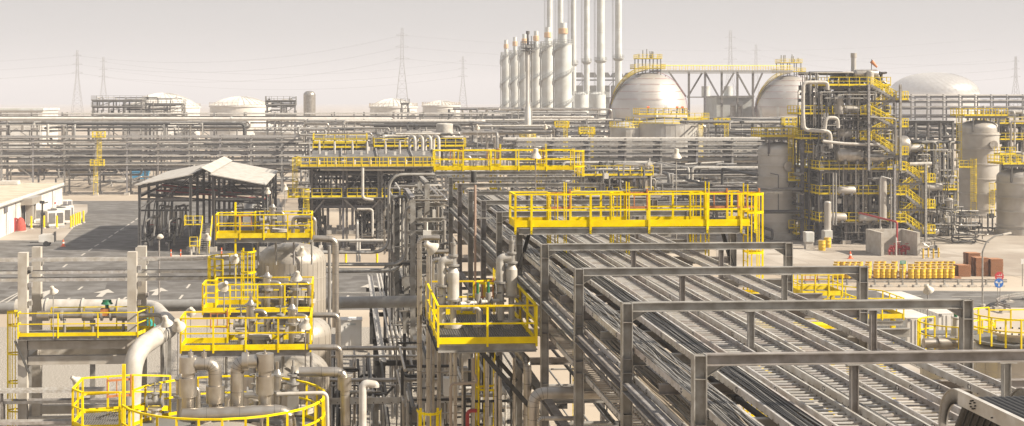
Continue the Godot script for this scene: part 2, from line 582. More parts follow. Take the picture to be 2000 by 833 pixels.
# railing along points at deck level; fine = every post, rail and toe board a part of its own
func railing(par: Node, m: Material, pts: Array, fine := true, h := 1.1, sp := 1.5, pw := 0.055, toe := 0.15, b: MB = null) -> MB:
	var own := b == null
	if own: b = mb()
	for i in pts.size() - 1:
		var a: Vector3 = pts[i]
		var c: Vector3 = pts[i + 1]
		var l := a.distance_to(c)
		var n := maxi(1, roundi(l / sp))
		var U := Vector3.UP
		for k in n + 1:
			if k == n and i < pts.size() - 2: continue
			var p := a.lerp(c, float(k) / n)
			if fine: psq(par, "post", m, p - U * 0.12, p + U * h, pw, pw)
			else: b.sq(p - U * 0.12, p + U * h, pw, pw)
		if fine:
			psq(par, "rail", m, a + U * h, c + U * h, pw, pw * 0.8)
			psq(par, "rail", m, a + U * h * 0.52, c + U * h * 0.52, pw * 0.7, pw * 0.8)
			if toe > 0: psq(par, "toe_board", m, a + U * (toe / 2 - 0.03), c + U * (toe / 2 - 0.03), 0.014, toe)
		else:
			b.sq(a + U * h, c + U * h, pw, pw * 0.8)
			b.sq(a + U * h * 0.52, c + U * h * 0.52, pw * 0.7, pw * 0.8)
			if toe > 0: b.sq(a + U * (toe / 2 - 0.03), c + U * (toe / 2 - 0.03), 0.02, toe)
	if own and not fine: part(b, "railing", m, par)
	return b
func arc_pts(c: Vector3, r: float, a0: float, a1: float, n: int) -> Array:
	var o := []
	for i in n + 1:
		var t := deg_to_rad(lerpf(a0, a1, float(i) / n))
		o.append(c + Vector3(cos(t) * r, 0, -sin(t) * r))
	return o
func ladder(par: Node, m: Material, foot: Vector3, top: float, out: Vector3, cage0 := 2.2, fine := true, w := 0.45, up_ext := 1.1) -> void:
	var side := out.cross(Vector3.UP).normalized()
	var b := mb()
	for s in [-1, 1]:
		b.sq(foot + side * s * w / 2, Vector3(foot.x, top + up_ext, foot.z) + side * s * w / 2, 0.075, 0.075 * 0.4, out)
	var y := foot.y + 0.3
	while y < top + 0.1:
		b.tube(Vector3(foot.x, y, foot.z) - side * w / 2, Vector3(foot.x, y, foot.z) + side * w / 2, 0.016, 5, -1, false)
		y += 0.3
	var lad := part(b, "ladder", m, par)
	if cage0 < 0: return
	var g := mb()
	y = foot.y + cage0
	var hoops := []
	var ct := top + minf(up_ext, 1.1)
	while y < ct - 0.5:
		hoops.append(y)
		y += 1.4
	hoops.append(ct - 0.05)
	for hy_ in hoops:
		var prev := Vector3.ZERO
		for k in 13:
			var t: float = PI * k / 12.0
			var q := Vector3(foot.x, hy_, foot.z) + side * cos(t) * 0.36 + out * (sin(t) * 0.62)
			if k > 0: g.sq(prev, q, 0.012, 0.075)
			prev = q
	for k in [2, 4, 6, 8, 10]:
		var t: float = PI * k / 12.0
		var q := foot + side * cos(t) * 0.36 + out * (sin(t) * 0.62)
		g.sq(Vector3(q.x, hoops[0], q.z), Vector3(q.x, ct, q.z), 0.04, 0.014)
	part(g, "cage", m, lad)
func grating(par: Node, x0: float, x1: float, z0: float, z1: float, y: float, fine := true, m: Material = null) -> void:
	if m == null: m = M.grating
	var b := mb()
	if fine:
		var x := x0 + 0.03
		while x < x1:
			b.box(v3(x, y - 0.015, (z0 + z1) / 2), v3(0.012, 0.03, absf(z1 - z0)))
			x += 0.075
		var z := minf(z0, z1) + 0.1
		while z < maxf(z0, z1):
			b.box(v3((x0 + x1) / 2, y - 0.02, z), v3(absf(x1 - x0), 0.02, 0.014))
			z += 0.15
	else:
		b.box(v3((x0 + x1) / 2, y - 0.02, (z0 + z1) / 2), v3(absf(x1 - x0), 0.04, absf(z1 - z0)))
	part(b, "grating", m, par)
# bell shaped floodlight on a pole
func flood(px: float, py: float, d: float, foot: float, label: String, s := 1.0, tilt := 0.5, face := -0.6, called := "floodlight") -> Node3D:
	var p := gz(px, py, d)
	var t := thing(called, label, "floodlight", v3(p.x, foot, p.z), "bell shaped floodlights")
	s *= 0.74
	var B := Basis(Vector3.UP, face) * Basis(Vector3.RIGHT, tilt)
	pbar(t, "pole", M.galv, v3(p.x, foot, p.z), p, 0.032 * s)
	var c := p + Vector3.UP * 0.06 * s
	part(mb().lathe([Vector2(0.0, 0.34) * s, Vector2(0.1, 0.33) * s, Vector2(0.13, 0.28) * s, Vector2(0.13, 0.15) * s, Vector2(0.15, 0.12) * s, Vector2(0.16, 0.09) * s], c, 18, B), "housing", M.lamp, t)
	part(mb().lathe([Vector2(0.16, 0.09) * s, Vector2(0.24, -0.02) * s, Vector2(0.31, -0.14) * s, Vector2(0.295, -0.14) * s, Vector2(0.2, 0.0) * s, Vector2(0.0, 0.05) * s], c, 18, B), "shade", M.lamp, t)
	part(mb().sq(p, c, 0.06 * s, 0.06 * s).box(p - Vector3.UP * 0.05 * s, v3(0.1, 0.16, 0.1) * s), "bracket", M.steel, t)
	return t
# domed vertical vessel with cladding seams
func vessel(c: Vector3, r: float, y0: float, y1: float, m: Material, called: String, label: String, cat := "vessel", dome := 0.5, seams := 1.4, vert := 0, group := "") -> Node3D:
	var t := thing(called, label, cat, v3(c.x, 0, c.z), group)
	var o := v3(c.x, 0, c.z)
	part(mb().lathe([Vector2(r, y0), Vector2(r, y1)], o, 40), "shell", m, t)
	var pr := []
	for k in 13:
		var a := PI / 2 * k / 12.0
		pr.append(Vector2(maxf(r * pow(cos(a), 0.8), 0.0) if k < 12 else 0.0, y1 + r * dome * sin(a)))
	part(mb().lathe(pr, o, 40), "head", m, t)
	var b := mb()
	var y := y0 + seams
	while y < y1 + 0.05:
		b.lathe([Vector2(r, y - 0.03), Vector2(r + 0.012, y - 0.025), Vector2(r + 0.012, y + 0.025), Vector2(r, y + 0.03)], o, 40)
		y += seams
	if vert > 0:
		for k in vert:
			var a := TAU * k / vert
			b.box(v3(c.x + cos(a) * (r + 0.003), (y0 + y1) / 2, c.z + sin(a) * (r + 0.003)), v3(0.012, y1 - y0, 0.025), Basis(Vector3.UP, -a))
			for j in 5:
				var q0: Vector2 = pr[j * 2]
				var q1: Vector2 = pr[j * 2 + 2]
				b.sq(v3(c.x + cos(a) * q0.x, q0.y, c.z + sin(a) * q0.x), v3(c.x + cos(a) * q1.x, q1.y, c.z + sin(a) * q1.x), 0.025, 0.016)
	if b.v.size(): part(b, "seam_bands", m, t)
	return t
func pipe_thing(pts: Array, r: float, m: Material, label: String, called := "pipe", sides := 14, flanges := true, group := "") -> Node3D:
	var t := thing(called, label, "pipe", pts[0], group)
	var run := part(mb().pipe(pts, r, sides), "run", m, t)
	if flanges:
		for e in 2:
			var a: Vector3 = pts[0] if e == 0 else pts[pts.size() - 1]
			var c: Vector3 = pts[1] if e == 0 else pts[pts.size() - 2]
			var d := (c - a).normalized()
			part(mb().tube(a, a + d * r * 0.35, r * 1.5, sides), "flange", m, t)
	return t
# gate valve with bonnet and handwheel, drawn at p along axis
func valve(par: Node, p: Vector3, axis: Vector3, s: float, m: Material, wheel: Material) -> void:
	var b := mb()
	b.tube(p - axis * 0.22 * s, p + axis * 0.22 * s, 0.1 * s, 10)
	b.tube(p - axis * 0.24 * s, p - axis * 0.19 * s, 0.17 * s, 12)
	b.tube(p + axis * 0.19 * s, p + axis * 0.24 * s, 0.17 * s, 12)
	b.tube(p, p + Vector3.UP * 0.22 * s, 0.11 * s, 10, 0.07 * s)
	b.tube(p + Vector3.UP * 0.22 * s, p + Vector3.UP * 0.26 * s, 0.13 * s, 10)
	b.tube(p + Vector3.UP * 0.26 * s, p + Vector3.UP * 0.55 * s, 0.025 * s, 6)
	var body := part(b, "valve", m, par)
	var w := mb()
	var prev := Vector3.ZERO
	for k in 13:
		var q := p + Vector3.UP * 0.5 * s + Vector3(cos(TAU * k / 12), 0, sin(TAU * k / 12)) * 0.17 * s
		if k > 0: w.tube(prev, q, 0.016 * s, 5)
		prev = q
	w.tube(p + v3(-0.17, 0.5, 0) * s, p + v3(0.17, 0.5, 0) * s, 0.012 * s, 5).tube(p + v3(0, 0.5, -0.17) * s, p + v3(0, 0.5, 0.17) * s, 0.012 * s, 5)
	part(w, "handwheel", wheel, body)
func near_platforms() -> void:
	# --- large yellow platform on top of the rack
	var y := 14.68
	var zf := -46.55
	var zb := -47.85
	var t := thing("access_platform", "long bright yellow railed platform spanning the cable rack, with three ladder openings", "platform", v3(9.9, 14.44, zf))
	var x0 := 5.84
	var x1 := 13.94
	pib(t, "girder", M.galv, v3(x0 + 0.15, y - 0.15, zf - 0.05), v3(x1 - 0.15, y - 0.15, zf - 0.05), 0.16, 0.23)
	pib(t, "girder", M.galv, v3(x0 + 0.15, y - 0.15, zb + 0.1), v3(x1 - 0.15, y - 0.15, zb + 0.1), 0.16, 0.23)
	for i in 6: pib(t, "joist", M.galv, v3(lerpf(x0 + 0.2, x1 - 0.2, i / 5.0), y - 0.15, zf - 0.13), v3(lerpf(x0 + 0.2, x1 - 0.2, i / 5.0), y - 0.15, zb + 0.18), 0.1, 0.16)
	grating(t, x0 + 0.02, x1 - 0.02, zb + 0.02, zf - 0.02, y, true)
	var Y: Material = M.yellow
	var U := Vector3.UP
	for pz in [zf, zb]:
		var front: bool = pz == zf
		var gaps := [] if front else [gx(1092, -zb), gx(1243, -zb), gx(1399, -zb)]
		var xs := [x0]
		for g in gaps: xs.append_array([g - 0.4, g + 0.4])
		xs.append(x1)
		for i in range(0, xs.size(), 2):
			psq(t, "rail", Y, v3(xs[i], y + 1.1, pz), v3(xs[i + 1], y + 1.1, pz), 0.055, 0.05)
			psq(t, "rail", Y, v3(xs[i], y + 0.57, pz), v3(xs[i + 1], y + 0.57, pz), 0.02, 0.055)
			psq(t, "toe_board", Y, v3(xs[i], y + 0.11, pz), v3(xs[i + 1], y + 0.11, pz), 0.012, 0.23)
			for e in 2: if not front: psq(t, "post", Y, v3(xs[i + e], y, pz), v3(xs[i + e], y + 1.1, pz), 0.08, 0.06)
		var ps := [1006.6, 1038.0, 1153.6, 1268.0, 1382.0, 1448.0, 1475.0] if front else [1174.0, 1315.0, 1430.0]
		for p in ps:
			var xx := gx(p, -pz)
			psq(t, "post", Y, v3(xx, y - 0.25, pz + (0.025 if front else -0.025)), v3(xx, y + 1.1, pz + (0.025 if front else -0.025)), 0.075, 0.035)
			for k in 4: pbox(t, "bolt", M.steel, v3(xx + 0.02 + 0.07 * (k % 2), y - 0.2 + 0.07 * (k / 2), pz + (0.05 if front else -0.05)), v3(0.022, 0.022, 0.03))
	for xx in [x0, x1]:
		if xx == x0:
			psq(t, "rail", Y, v3(xx, y + 1.1, zf), v3(xx, y + 1.1, zb), 0.07, 0.06)
			psq(t, "rail", Y, v3(xx, y + 0.57, zf), v3(xx, y + 0.57, zb), 0.02, 0.07)
		psq(t, "toe_board", Y, v3(xx, y + 0.11, zf), v3(xx, y + 0.11, zb), 0.012, 0.26)
	for p in [1103.0, 1225.0, 1380.0]:
		ladder(t, Y, v3(gx(p, -zb - 0.15), 13.2, zb + 0.25), y, v3(-1, 0, 0), 0.75, true, 0.45, 1.45)
	for p in [1092.0, 1243.0, 1399.0, 1462.0]:
		gate(t, v3(gx(p, -zb) - 0.38, y, zb + 0.02), v3(gx(p, -zb) + 0.38, y, zb + 0.02))
	ladder(t, Y, v3(x1 + 0.05, 0.2, -47.2), y, v3(1, 0, 0), 2.3, true, 0.5, 1.4)
	for x in [6.07, 13.53]:
		pib(t, "bracket", M.dark, v3(x, 13.2, -47.2), v3(x + (0.35 if x < 10 else -0.35), 14.4, -47.2), 0.1, 0.12)
	# --- second long yellow platform further along the rack
	var d2 := 79.5
	y = hy(332, d2)
	zf = -d2
	zb = -d2 - 1.3
	x0 = gx(849, d2)
	x1 = gx(1122, d2)
	t = thing("access_platform", "second yellow railed platform across the rack's far end, beyond the big one", "platform", v3(9, y - 0.4, zf))
	for z in [zf, zb]:
		railing(t, Y, [v3(x0, y, z), v3(x1, y, z)], true, 1.1, 1.5, 0.06, 0.2)
	for xx in [x0, x1]: railing(t, Y, [v3(xx, y, zf), v3(xx, y, zb)], true, 1.1, 1.4, 0.06, 0.2)
	grating(t, x0, x1, zb, zf, y, false)
	pib(t, "girder", M.galv, v3(x0, y - 0.2, zf), v3(x1, y - 0.2, zf), 0.14, 0.22)
	for p in [908.0, 981.0, 1071.0]:
		ladder(t, Y, v3(gx(p, d2), 13.0, zb + 0.3), y, v3(-1, 0, 0), 0.8, true, 0.45, 1.45)
		gate(t, v3(gx(p, d2) - 0.75, y, zb + 0.04), v3(gx(p, d2) - 0.1, y, zb + 0.04))
	ladder(t, Y, v3(x1 + 0.05, 0.2, zf - 0.6), y, v3(1, 0, 0), 2.3, true, 0.5, 1.2)
	# --- valve platform hung on the rack's left side
	valve_platform()
func gate(par: Node, a: Vector3, b: Vector3) -> void:
	var m := mb()
	var U := Vector3.UP
	m.sq(a + U * 1.05, b + U * 1.05, 0.03, 0.07).sq(a + U * 0.55, b + U * 0.55, 0.03, 0.07).sq(a + U * 0.5, a + U * 1.1, 0.04, 0.05)
	m.sq(a.lerp(b, 0.4) + U * 0.55, a.lerp(b, 0.4) + U * 1.05, 0.03, 0.04).sq(b + U * 0.5, b + U * 1.1, 0.04, 0.07).sq(b + U * 0.95, b + U * 1.2, 0.05, 0.1)
	part(m, "gate", M.orange, par)
func valve_platform() -> void:
	var Y: Material = M.yellow
	var y := 11.75
	var x0 := 2.85
	var x1 := 5.8
	var zf := -41.0
	var zb := -46.6
	var t := thing("access_platform", "yellow railed valve platform hung on the left side of the cable rack", "platform", v3(4.3, y - 0.3, -44))
	pib(t, "girder", M.galv, v3(x0, y - 0.17, zf - 0.08), v3(x1, y - 0.17, zf - 0.08), 0.14, 0.24)
	pib(t, "girder", M.galv, v3(x0, y - 0.17, zb), v3(x1, y - 0.17, zb), 0.14, 0.24)
	for i in 4: pib(t, "joist", M.dark, v3(lerpf(x0, x1, i / 3.0), y - 0.17, zf - 0.15), v3(lerpf(x0, x1, i / 3.0), y - 0.17, zb + 0.1), 0.1, 0.18)
	grating(t, x0, x1, zb, zf, y, true)
	railing(t, Y, [v3(x1, y, zf), v3(x0, y, zf), v3(x0, y, zb), v3(x0 + 1.6, y, zb)], true, 1.1, 1.6, 0.062, 0.2)
	railing(t, Y, [v3(x1, y, zf - 0.3), v3(x1, y, zb)], true, 1.1, 1.6, 0.07, 0.16)
	ladder(t, Y, v3(x1 - 0.65, 3.0, zb - 0.1), y, v3(-1, 0, 0), 2.0, true, 0.45, 1.5)
	gate(t, v3(x0 + 1.65, y, zb), v3(x1 - 0.7, y, zb))
	psq(t, "brace", M.dark, v3(x0 + 1.3, y - 0.3, zf - 0.3), v3(x1 + 0.1, y - 2.3, zf - 0.3), 0.14, 0.14)
	psq(t, "brace", M.dark, v3(x0 + 1.3, y - 0.3, zb), v3(x1 + 0.1, y - 2.3, zb), 0.14, 0.14)
	# relief valve assemblies standing on the deck
	var lab := ["left pressure relief valve standing on the yellow valve platform", "right pressure relief valve beside the cable rack on the valve platform"]
	var P := [gy(885, 640, y), gy(999, 632, y)]
	for i in 2:
		var p: Vector3 = P[i]
		p.y = y
		var r := thing("relief_valve", lab[i], "valve", p, "relief valves on the valve platform")
		var U := Vector3.UP
		part(mb().tube(p, p + U * 0.12, 0.3, 16), "base", M.concrete, r)
		part(mb().tube(p + U * 0.1, p + U * 0.9, 0.1, 14).tube(p + U * 0.85, p + U * 1.75, 0.19, 18).tube(p + U * 1.75, p + U * 1.95, 0.19, 18, 0.08), "body", M.white_pipe, r)
		part(mb().tube(p + U * 0.85, p + U * 0.91, 0.26, 16).tube(p + U * 1.95, p + U * 2.0, 0.2, 16).tube(p + U * 2.25, p + U * 2.31, 0.16, 16), "flange", M.pipe, r)
		part(mb().tube(p + U * 2.0, p + U * 2.25, 0.11, 14).tube(p + U * 2.3, p + U * 2.62, 0.075, 12).tube(p + U * 2.62, p + U * 2.7, 0.1, 12).tube(p + U * 2.7, p + U * 2.85, 0.04, 8), "bonnet", M.pipe, r)
		var q := p + v3(-0.34, 0, -0.05)
		part(mb().pipe([p + U * 2.12, p + U * 2.12 + v3(-0.36, 0, -0.05), q + U * 1.3], 0.15, 16, 0.28).tube(q + U * 1.25, q + U * 0.1, 0.11, 14), "outlet_pipe", M.white_pipe, r)
		part(mb().tube(q + U * 1.3, q + U * 1.36, 0.22, 16).tube(q + U * 0.7, q + U * 0.75, 0.18, 16), "outlet_flange", M.pipe, r)
		var w := mb()
		for k in 16:
			var a0 := TAU * k / 16
			var a1 := TAU * (k + 1) / 16
			w.tube(q + v3(-0.2, 1.0 + 0.3 * sin(a0), 0.1 + 0.3 * cos(a0)), q + v3(-0.2, 1.0 + 0.3 * sin(a1), 0.1 + 0.3 * cos(a1)), 0.018, 5)
		w.tube(q + v3(-0.2, 0.7, 0.1), q + v3(-0.2, 1.3, 0.1), 0.014, 5).tube(q + v3(-0.2, 1.0, -0.2), q + v3(-0.2, 1.0, 0.4), 0.014, 5).tube(q + v3(-0.2, 1, 0.1), q + v3(0, 1, 0.1), 0.03, 6)
		part(w, "handwheel", M.steel, r)
		valve(r, p + v3(0.45, 0.62, 0.1), Vector3.RIGHT, 0.9, M.pipe, M.steel)
		part(mb().pipe([p + v3(0, 0.62, 0.1), p + v3(0.85, 0.62, 0.1), p + v3(0.85, 0.05, 0.1)], 0.06, 10), "side_pipe", M.white_pipe, r)
	# manifold between the two
	var a: Vector3 = P[0] + v3(0.2, 0.78, 0.25)
	var b: Vector3 = P[1] + v3(-0.45, 0.78, 0.25)
	var m := thing("pipe_manifold", "low pale pipe with two green topped valves between the relief valves", "pipe", v3((a.x + b.x) / 2, y, a.z))
	part(mb().tube(a, b, 0.065, 12), "run", M.white_pipe, m)
	for k in 2:
		var c := a.lerp(b, 0.45 + 0.28 * k)
		part(mb().tube(c, c + v3(0, 0.28, 0), 0.09, 10).tube(c - Vector3.RIGHT * 0.14, c - Vector3.RIGHT * 0.1, 0.13, 12).tube(c + Vector3.RIGHT * 0.1, c + Vector3.RIGHT * 0.14, 0.13, 12), "valve", M.pipe, m)
		part(mb().tube(c + v3(0, 0.28, 0), c + v3(0, 0.62, 0), 0.045, 10), "green_cap", M.green, m)
		part(mb().tube(c - Vector3.UP * 0.78, c, 0.05, 8).box(c - Vector3.UP * 0.72, v3(0.3, 0.12, 0.3)), "support", M.concrete, m)
	flood(842, 487, 44.5, 6.0, "white bell floodlight on a pole left of the valve platform", 1.1, 0.9, -1.2)
func near_vessels() -> void:
	var Y: Material = M.yellow
	var lab := ["farthest of the four clad domed vessels, tall beige dome below a yellow platform", "second clad vessel, its dome half hidden behind yellow platforms", "third clad vessel with a low dome under the wide yellow platform", "nearest clad vessel, with a ring of yellow railing and silver pipe loops"]
	var C := [v3(-2.54, 0, -70.0), v3(-2.2, 0, -60.0), v3(-2.2, 0, -51.5), v3(gx(437, 42), 0, -42.0)]
	var tops := [10.9, 8.9, 8.85, 8.3]
	for i in 4:
		vessel(C[i], 1.72, 0.2, tops[i], M.clad_dull, "pressure_vessel", lab[i], "vessel", 0.5, 1.1, 36 if i == 0 else 24, "clad vessels in a row beside the road")
	# platform on vessel one
	var d := 67.6
	var y := 12.3
	var x0 := gx(421, d)
	var x1 := gx(608, d)
	var t := thing("access_platform", "yellow railed platform on top of the tallest domed vessel", "platform", v3(-3.8, y - 0.3, -69))
	railing(t, Y, [v3(x0, y, -d), v3(x1, y, -d), v3(x1, y, -d - 2.0), v3(x0 + 1.8, y, -d - 2.0), v3(x0 + 1.8, y, -d - 1.4), v3(x0, y, -d - 1.4), v3(x0, y, -d)], true, 1.1, 1.25, 0.062, 0.24)
	grating(t, x0, x1, -d - 2.0, -d, y - 0.02, true)
	pib(t, "girder", M.galv, v3(x0, y - 0.16, -d - 0.1), v3(x1, y - 0.16, -d - 0.1), 0.12, 0.2)
	for k in 4: pbar(t, "support", M.galv, v3(lerpf(x0 + 2, x1, k / 3.0), 10.9, -d - 0.5), v3(lerpf(x0 + 2, x1, k / 3.0), y - 0.2, -d - 0.5), 0.05)
	psq(t, "tall_post", Y, v3(gx(459, d), 9, -d - 0.1), v3(gx(459, d), hy(394, d), -d - 0.1), 0.09, 0.09)
	gate(t, v3(x0 + 0.9, y, -d - 0.1), v3(x0 + 1.7, y, -d - 0.1))
	top_clutter(x0 + 2, x1 - 0.3, y, -d - 1.0, 5, 11, "on the tallest vessel")
	# ring platform and ladder on the left of vessel one
	var c: Vector3 = C[0]
	t = thing("access_platform", "curved yellow landing with caged ladder on the left of the tallest vessel", "platform", v3(-5, 7, -70))
	var yr := hy(552, 70)
	var ap := arc_pts(v3(gx(455, 69), hy(545, 69), -69.2), 1.25, 40, 250, 10)
	railing(t, Y, ap, true, 1.15, 2.0, 0.065, 0.12)
	part(mb().lathe([Vector2(0, 0), Vector2(1.25, 0), Vector2(1.25, -0.1), Vector2(0, -0.1)], v3(gx(455, 69), hy(545, 69), -69.2), 20), "deck", M.grating, t)
	ladder(t, Y, v3(gx(485, 67.6), hy(600, 67.6), -67.6), hy(530, 67.6), v3(0, 0, 1), 0.4, true, 0.5, 1.2)
	# platform over vessel two
	d = 56.4
	y = 10.4
	x0 = gx(395, d)
	x1 = gx(609, d)
	t = thing("access_platform", "middle yellow railed platform above the second vessel, crowded with valves", "platform", v3(-3.5, y - 0.3, -59))
	railing(t, Y, [v3(x0, y, -d), v3(x1, y, -d), v3(x1, y, -d - 2.2), v3(x0 + 0.4, y, -d - 2.2), v3(x0 + 0.4, y, -d - 1.4), v3(x0, y, -d - 1.4), v3(x0, y, -d)], true, 1.1, 1.1, 0.062, 0.2)
	grating(t, x0, x1, -d - 2.2, -d, y - 0.02, true)
	pib(t, "girder", M.galv, v3(x0, y - 0.16, -d - 0.1), v3(x1, y - 0.16, -d - 0.1), 0.12, 0.22)
	for k in 4: pbar(t, "support", M.galv, v3(lerpf(x0 + 2, x1, k / 3.0), 8.9, -d - 1), v3(lerpf(x0 + 2, x1, k / 3.0), y - 0.2, -d - 1), 0.05)
	top_clutter(x0 + 2.2, x1 - 0.2, y, -d - 1.1, 7, 22, "on the middle yellow platform")
	# platform over vessel three
	d = 48.7
	y = 10.25
	x0 = gx(352, d)
	x1 = gx(606, d)
	t = thing("access_platform", "nearest wide yellow railed platform above the third vessel", "platform", v3(-3.3, y - 0.3, -50))
	railing(t, Y, [v3(x0, y, -d), v3(x1, y, -d), v3(x1, y, -d - 2.1), v3(x0 + 1.5, y, -d - 2.1), v3(x0 + 1.5, y, -d - 1.5), v3(x0, y, -d - 1.5), v3(x0, y, -d)], true, 1.1, 1.05, 0.062, 0.2)
	grating(t, x0, x1, -d - 2.1, -d, y - 0.02, true)
	pib(t, "girder", M.galv, v3(x0, y - 0.16, -d - 0.1), v3(x1, y - 0.16, -d - 0.1), 0.12, 0.22)
	for k in 4: pbar(t, "support", M.galv, v3(lerpf(x0 + 1.5, x1, k / 3.0), 8.7, -d - 1), v3(lerpf(x0 + 1.5, x1, k / 3.0), y - 0.2, -d - 1), 0.05)
	gate(t, v3(x0 + 0.9, y, -d - 1.5), v3(x0 + 1.5, y, -d - 1.5))
	top_clutter(x0 + 1.8, x1 - 0.2, y, -d - 1.0, 7, 33, "on the nearest wide platform")
	# nearest vessel: ring walkway, silver loops
	c = C[3]
	y = 8.95
	t = thing("access_platform", "round yellow railed walkway around the nearest vessel's top", "platform", v3(c.x, y - 0.2, c.z))
	railing(t, Y, arc_pts(v3(c.x, y, c.z), 3.05, 200, 520, 26), true, 1.1, 2.0, 0.065, 0.13)
	part(mb().lathe([Vector2(1.78, -0.06), Vector2(1.78, 0), Vector2(3.05, 0), Vector2(3.05, -0.06), Vector2(1.78, -0.06)], v3(c.x, y, c.z), 40), "deck", M.grating, t)
	for k in 10:
		var a := TAU * k / 10
		pib(t, "bracket", M.galv, v3(c.x + cos(a) * 1.7, y - 0.12, c.z + sin(a) * 1.7), v3(c.x + cos(a) * 3.0, y - 0.12, c.z + sin(a) * 3.0), 0.08, 0.12)
	# small stepped landing at the left of the ring
	var sx0 := gx(140, 42.5)
	var sx1 := gx(238, 42.5)
	var sy := hy(822, 42.5)
	t = thing("access_platform", "small stepped yellow landing left of the nearest vessel's round walkway", "platform", v3((sx0 + sx1) / 2, sy - 0.2, -43))
	railing(t, Y, [v3(sx1, sy, -42.0), v3(sx0 + 0.4, sy, -42.0), v3(sx0, sy, -42.6), v3(sx0, sy, -44.2), v3(sx1, sy, -44.6)], true, 1.1, 0.9, 0.062, 0.16)
	railing(t, Y, [v3(sx1, sy, -44.6), v3(gx(330, 45), y, -45.2)], true, 1.1, 0.9, 0.062, 0.16)
	grating(t, sx0, sx1, -44.6, -42.0, sy, true)
	gate(t, v3(sx0 + 0.8, sy, -44.0), v3(sx1, sy, -44.2))
	psq(t, "post", Y, v3(gx(241, 43), sy - 0.1, -43), v3(gx(241, 43), hy(705, 43), -43), 0.1, 0.1)
	for k in 3: pib(t, "leg", M.galv, v3(sx0 + k * 0.7 + 0.1, 0, -43.2), v3(sx0 + k * 0.7 + 0.1, sy - 0.1, -43.2), 0.12, 0.12)
	top_clutter(c.x - 2.6, c.x + 2.6, y - 0.1, c.z - 2.0, 7, 44, "on the round walkway")
	# silver insulated pipe loops
	var dd := 41.0
	var R := 0.19
	var pts := func(l: Array) -> Array:
		var o := []
		for q in l: o.append(gz(q[0], q[1], q[2]))
		return o
	loop_pipe(pts.call([[367, 800, dd], [367, 700, dd]]), R, [[0.25, 0.62], [0.72, 1.0]], "left upright silver insulated pipe beside the round walkway")
	loop_pipe(pts.call([[380, 711, dd], [419, 711, dd], [421, 812, dd]]), R * 1.05, [[0.42, 0.75]], "silver insulated pipe bending over and down, second from the left")
	loop_pipe(pts.call([[462, 812, dd], [463, 708, dd], [502, 706, dd]]), R * 1.05, [[0.25, 0.55]], "silver insulated pipe rising and bending right, third from the left")
	loop_pipe(pts.call([[517, 800, dd], [517, 694, dd]]), R, [[0.28, 0.62], [0.72, 1.0]], "right upright silver insulated pipe beside the round walkway")
	loop_pipe(pts.call([[356, 812, dd - 0.6], [565, 803, dd - 0.6], [567, 900, dd - 0.6]]), R * 1.02, [], "long low silver pipe in front of the upright loops")
	for px in [372, 398, 481, 517]:
		var p := gz(px, 693, dd)
		part(mb().tube(p - Vector3.UP * 0.12, p + Vector3.UP * 0.06, 0.08, 10).tube(p + Vector3.UP * 0.06, p + Vector3.UP * 0.14, 0.03, 8), "pipe_cap", M.clad, get_node("pipe_loop"))
	# relief valve with long silver outlet on the right of the nearest vessel
	loop_pipe(pts.call([[583, 727, 43.0], [673, 727, 43.0], [675, 900, 43.0]]), 0.15, [[0.05, 0.2]], "silver insulated pipe leading right from the nearest vessel and down")
	var p := gz(572, 770, 43)
	var rv := thing("relief_valve", "grey relief valve on a stub beside the nearest vessel", "valve", v3(p.x, 8.6, p.z))
	var U := Vector3.UP
	part(mb().box(p - U * 0.2, v3(0.34, 0.62, 0.34)), "base", M.pipe, rv)
	part(mb().tube(p + U * 0.1, p + U * 0.62, 0.12, 14, 0.1).tube(p + U * 0.3, p + U * 0.36, 0.2, 14).tube(p + U * 0.56, p + U * 0.62, 0.18, 14).tube(p + U * 0.62, p + U * 0.85, 0.07, 12).tube(p + U * 0.85, p + U * 1.05, 0.035, 8), "bonnet", M.pipe, rv)
	pipe_thing(pts.call([[540, 771, 41], [638, 768, 41], [641, 900, 41]]), 0.06, M.white_pipe, "thin pale pipe turning down at the walkway's right side", "pipe", 10, false)
	pipe_thing(pts.call([[708, 900, 36], [708, 748, 36], [733, 752, 36], [733, 757, 36]]), 0.1, M.white_pipe, "white goose neck vent pipe standing alone at the bottom", "pipe", 14, false)
	# uprights on the right of the vessel row
	loop_pipe(pts.call([[612, 466, 66.5], [655, 468, 66.5], [655, 640, 66.5]]), 0.16, [], "silver pipe dropping along the tallest vessel's right side")
	loop_pipe(pts.call([[610, 616, 56.5], [660, 616, 56.5], [660, 700, 56.5]]), 0.11, [], "silver pipe turning down right of the middle yellow platform")
	loop_pipe(pts.call([[602, 679, 48], [664, 679, 48], [664, 760, 48]]), 0.1, [], "silver pipe turning down right of the nearest wide platform")
	pipe_thing(pts.call([[643, 480, 65.5], [643, 900, 65.5]]), 0.08, M.pipe, "slim grey riser pipe beside the tallest vessel", "pipe", 10, false)
	# crowd of floodlights
	flood(458, 507, 60, 10.4, "floodlight on a tall pole behind the middle platform's left end", 1.0, 0.9, 0.4)
	flood(437, 561, 52, 8.5, "floodlight at the left corner of the middle yellow platform", 0.95, 0.9, 0.6)
	flood(589, 494, 60, 10.4, "floodlight in front of the tallest vessel's dome", 1.0, 0.5, 0.2)
	flood(580, 543, 55, 10.3, "floodlight on the right corner of the middle platform", 0.95, 0.4, 0.2)
	flood(596, 636, 47.5, 8.2, "floodlight at the right corner of the nearest wide platform", 0.95, 0.5, 0.5)
	flood(347, 638, 47, 6.0, "floodlight on a pole at the nearest wide platform's left end", 1.05, 0.7, -0.2)
	flood(324, 632, 52, 6.0, "floodlight with a tilted shade just left of another one", 1.05, 0.4, -0.5)
	flood(372, 610, 56, 8.0, "floodlight behind the nearest wide platform's left railing", 0.9, 0.9, 0.2)
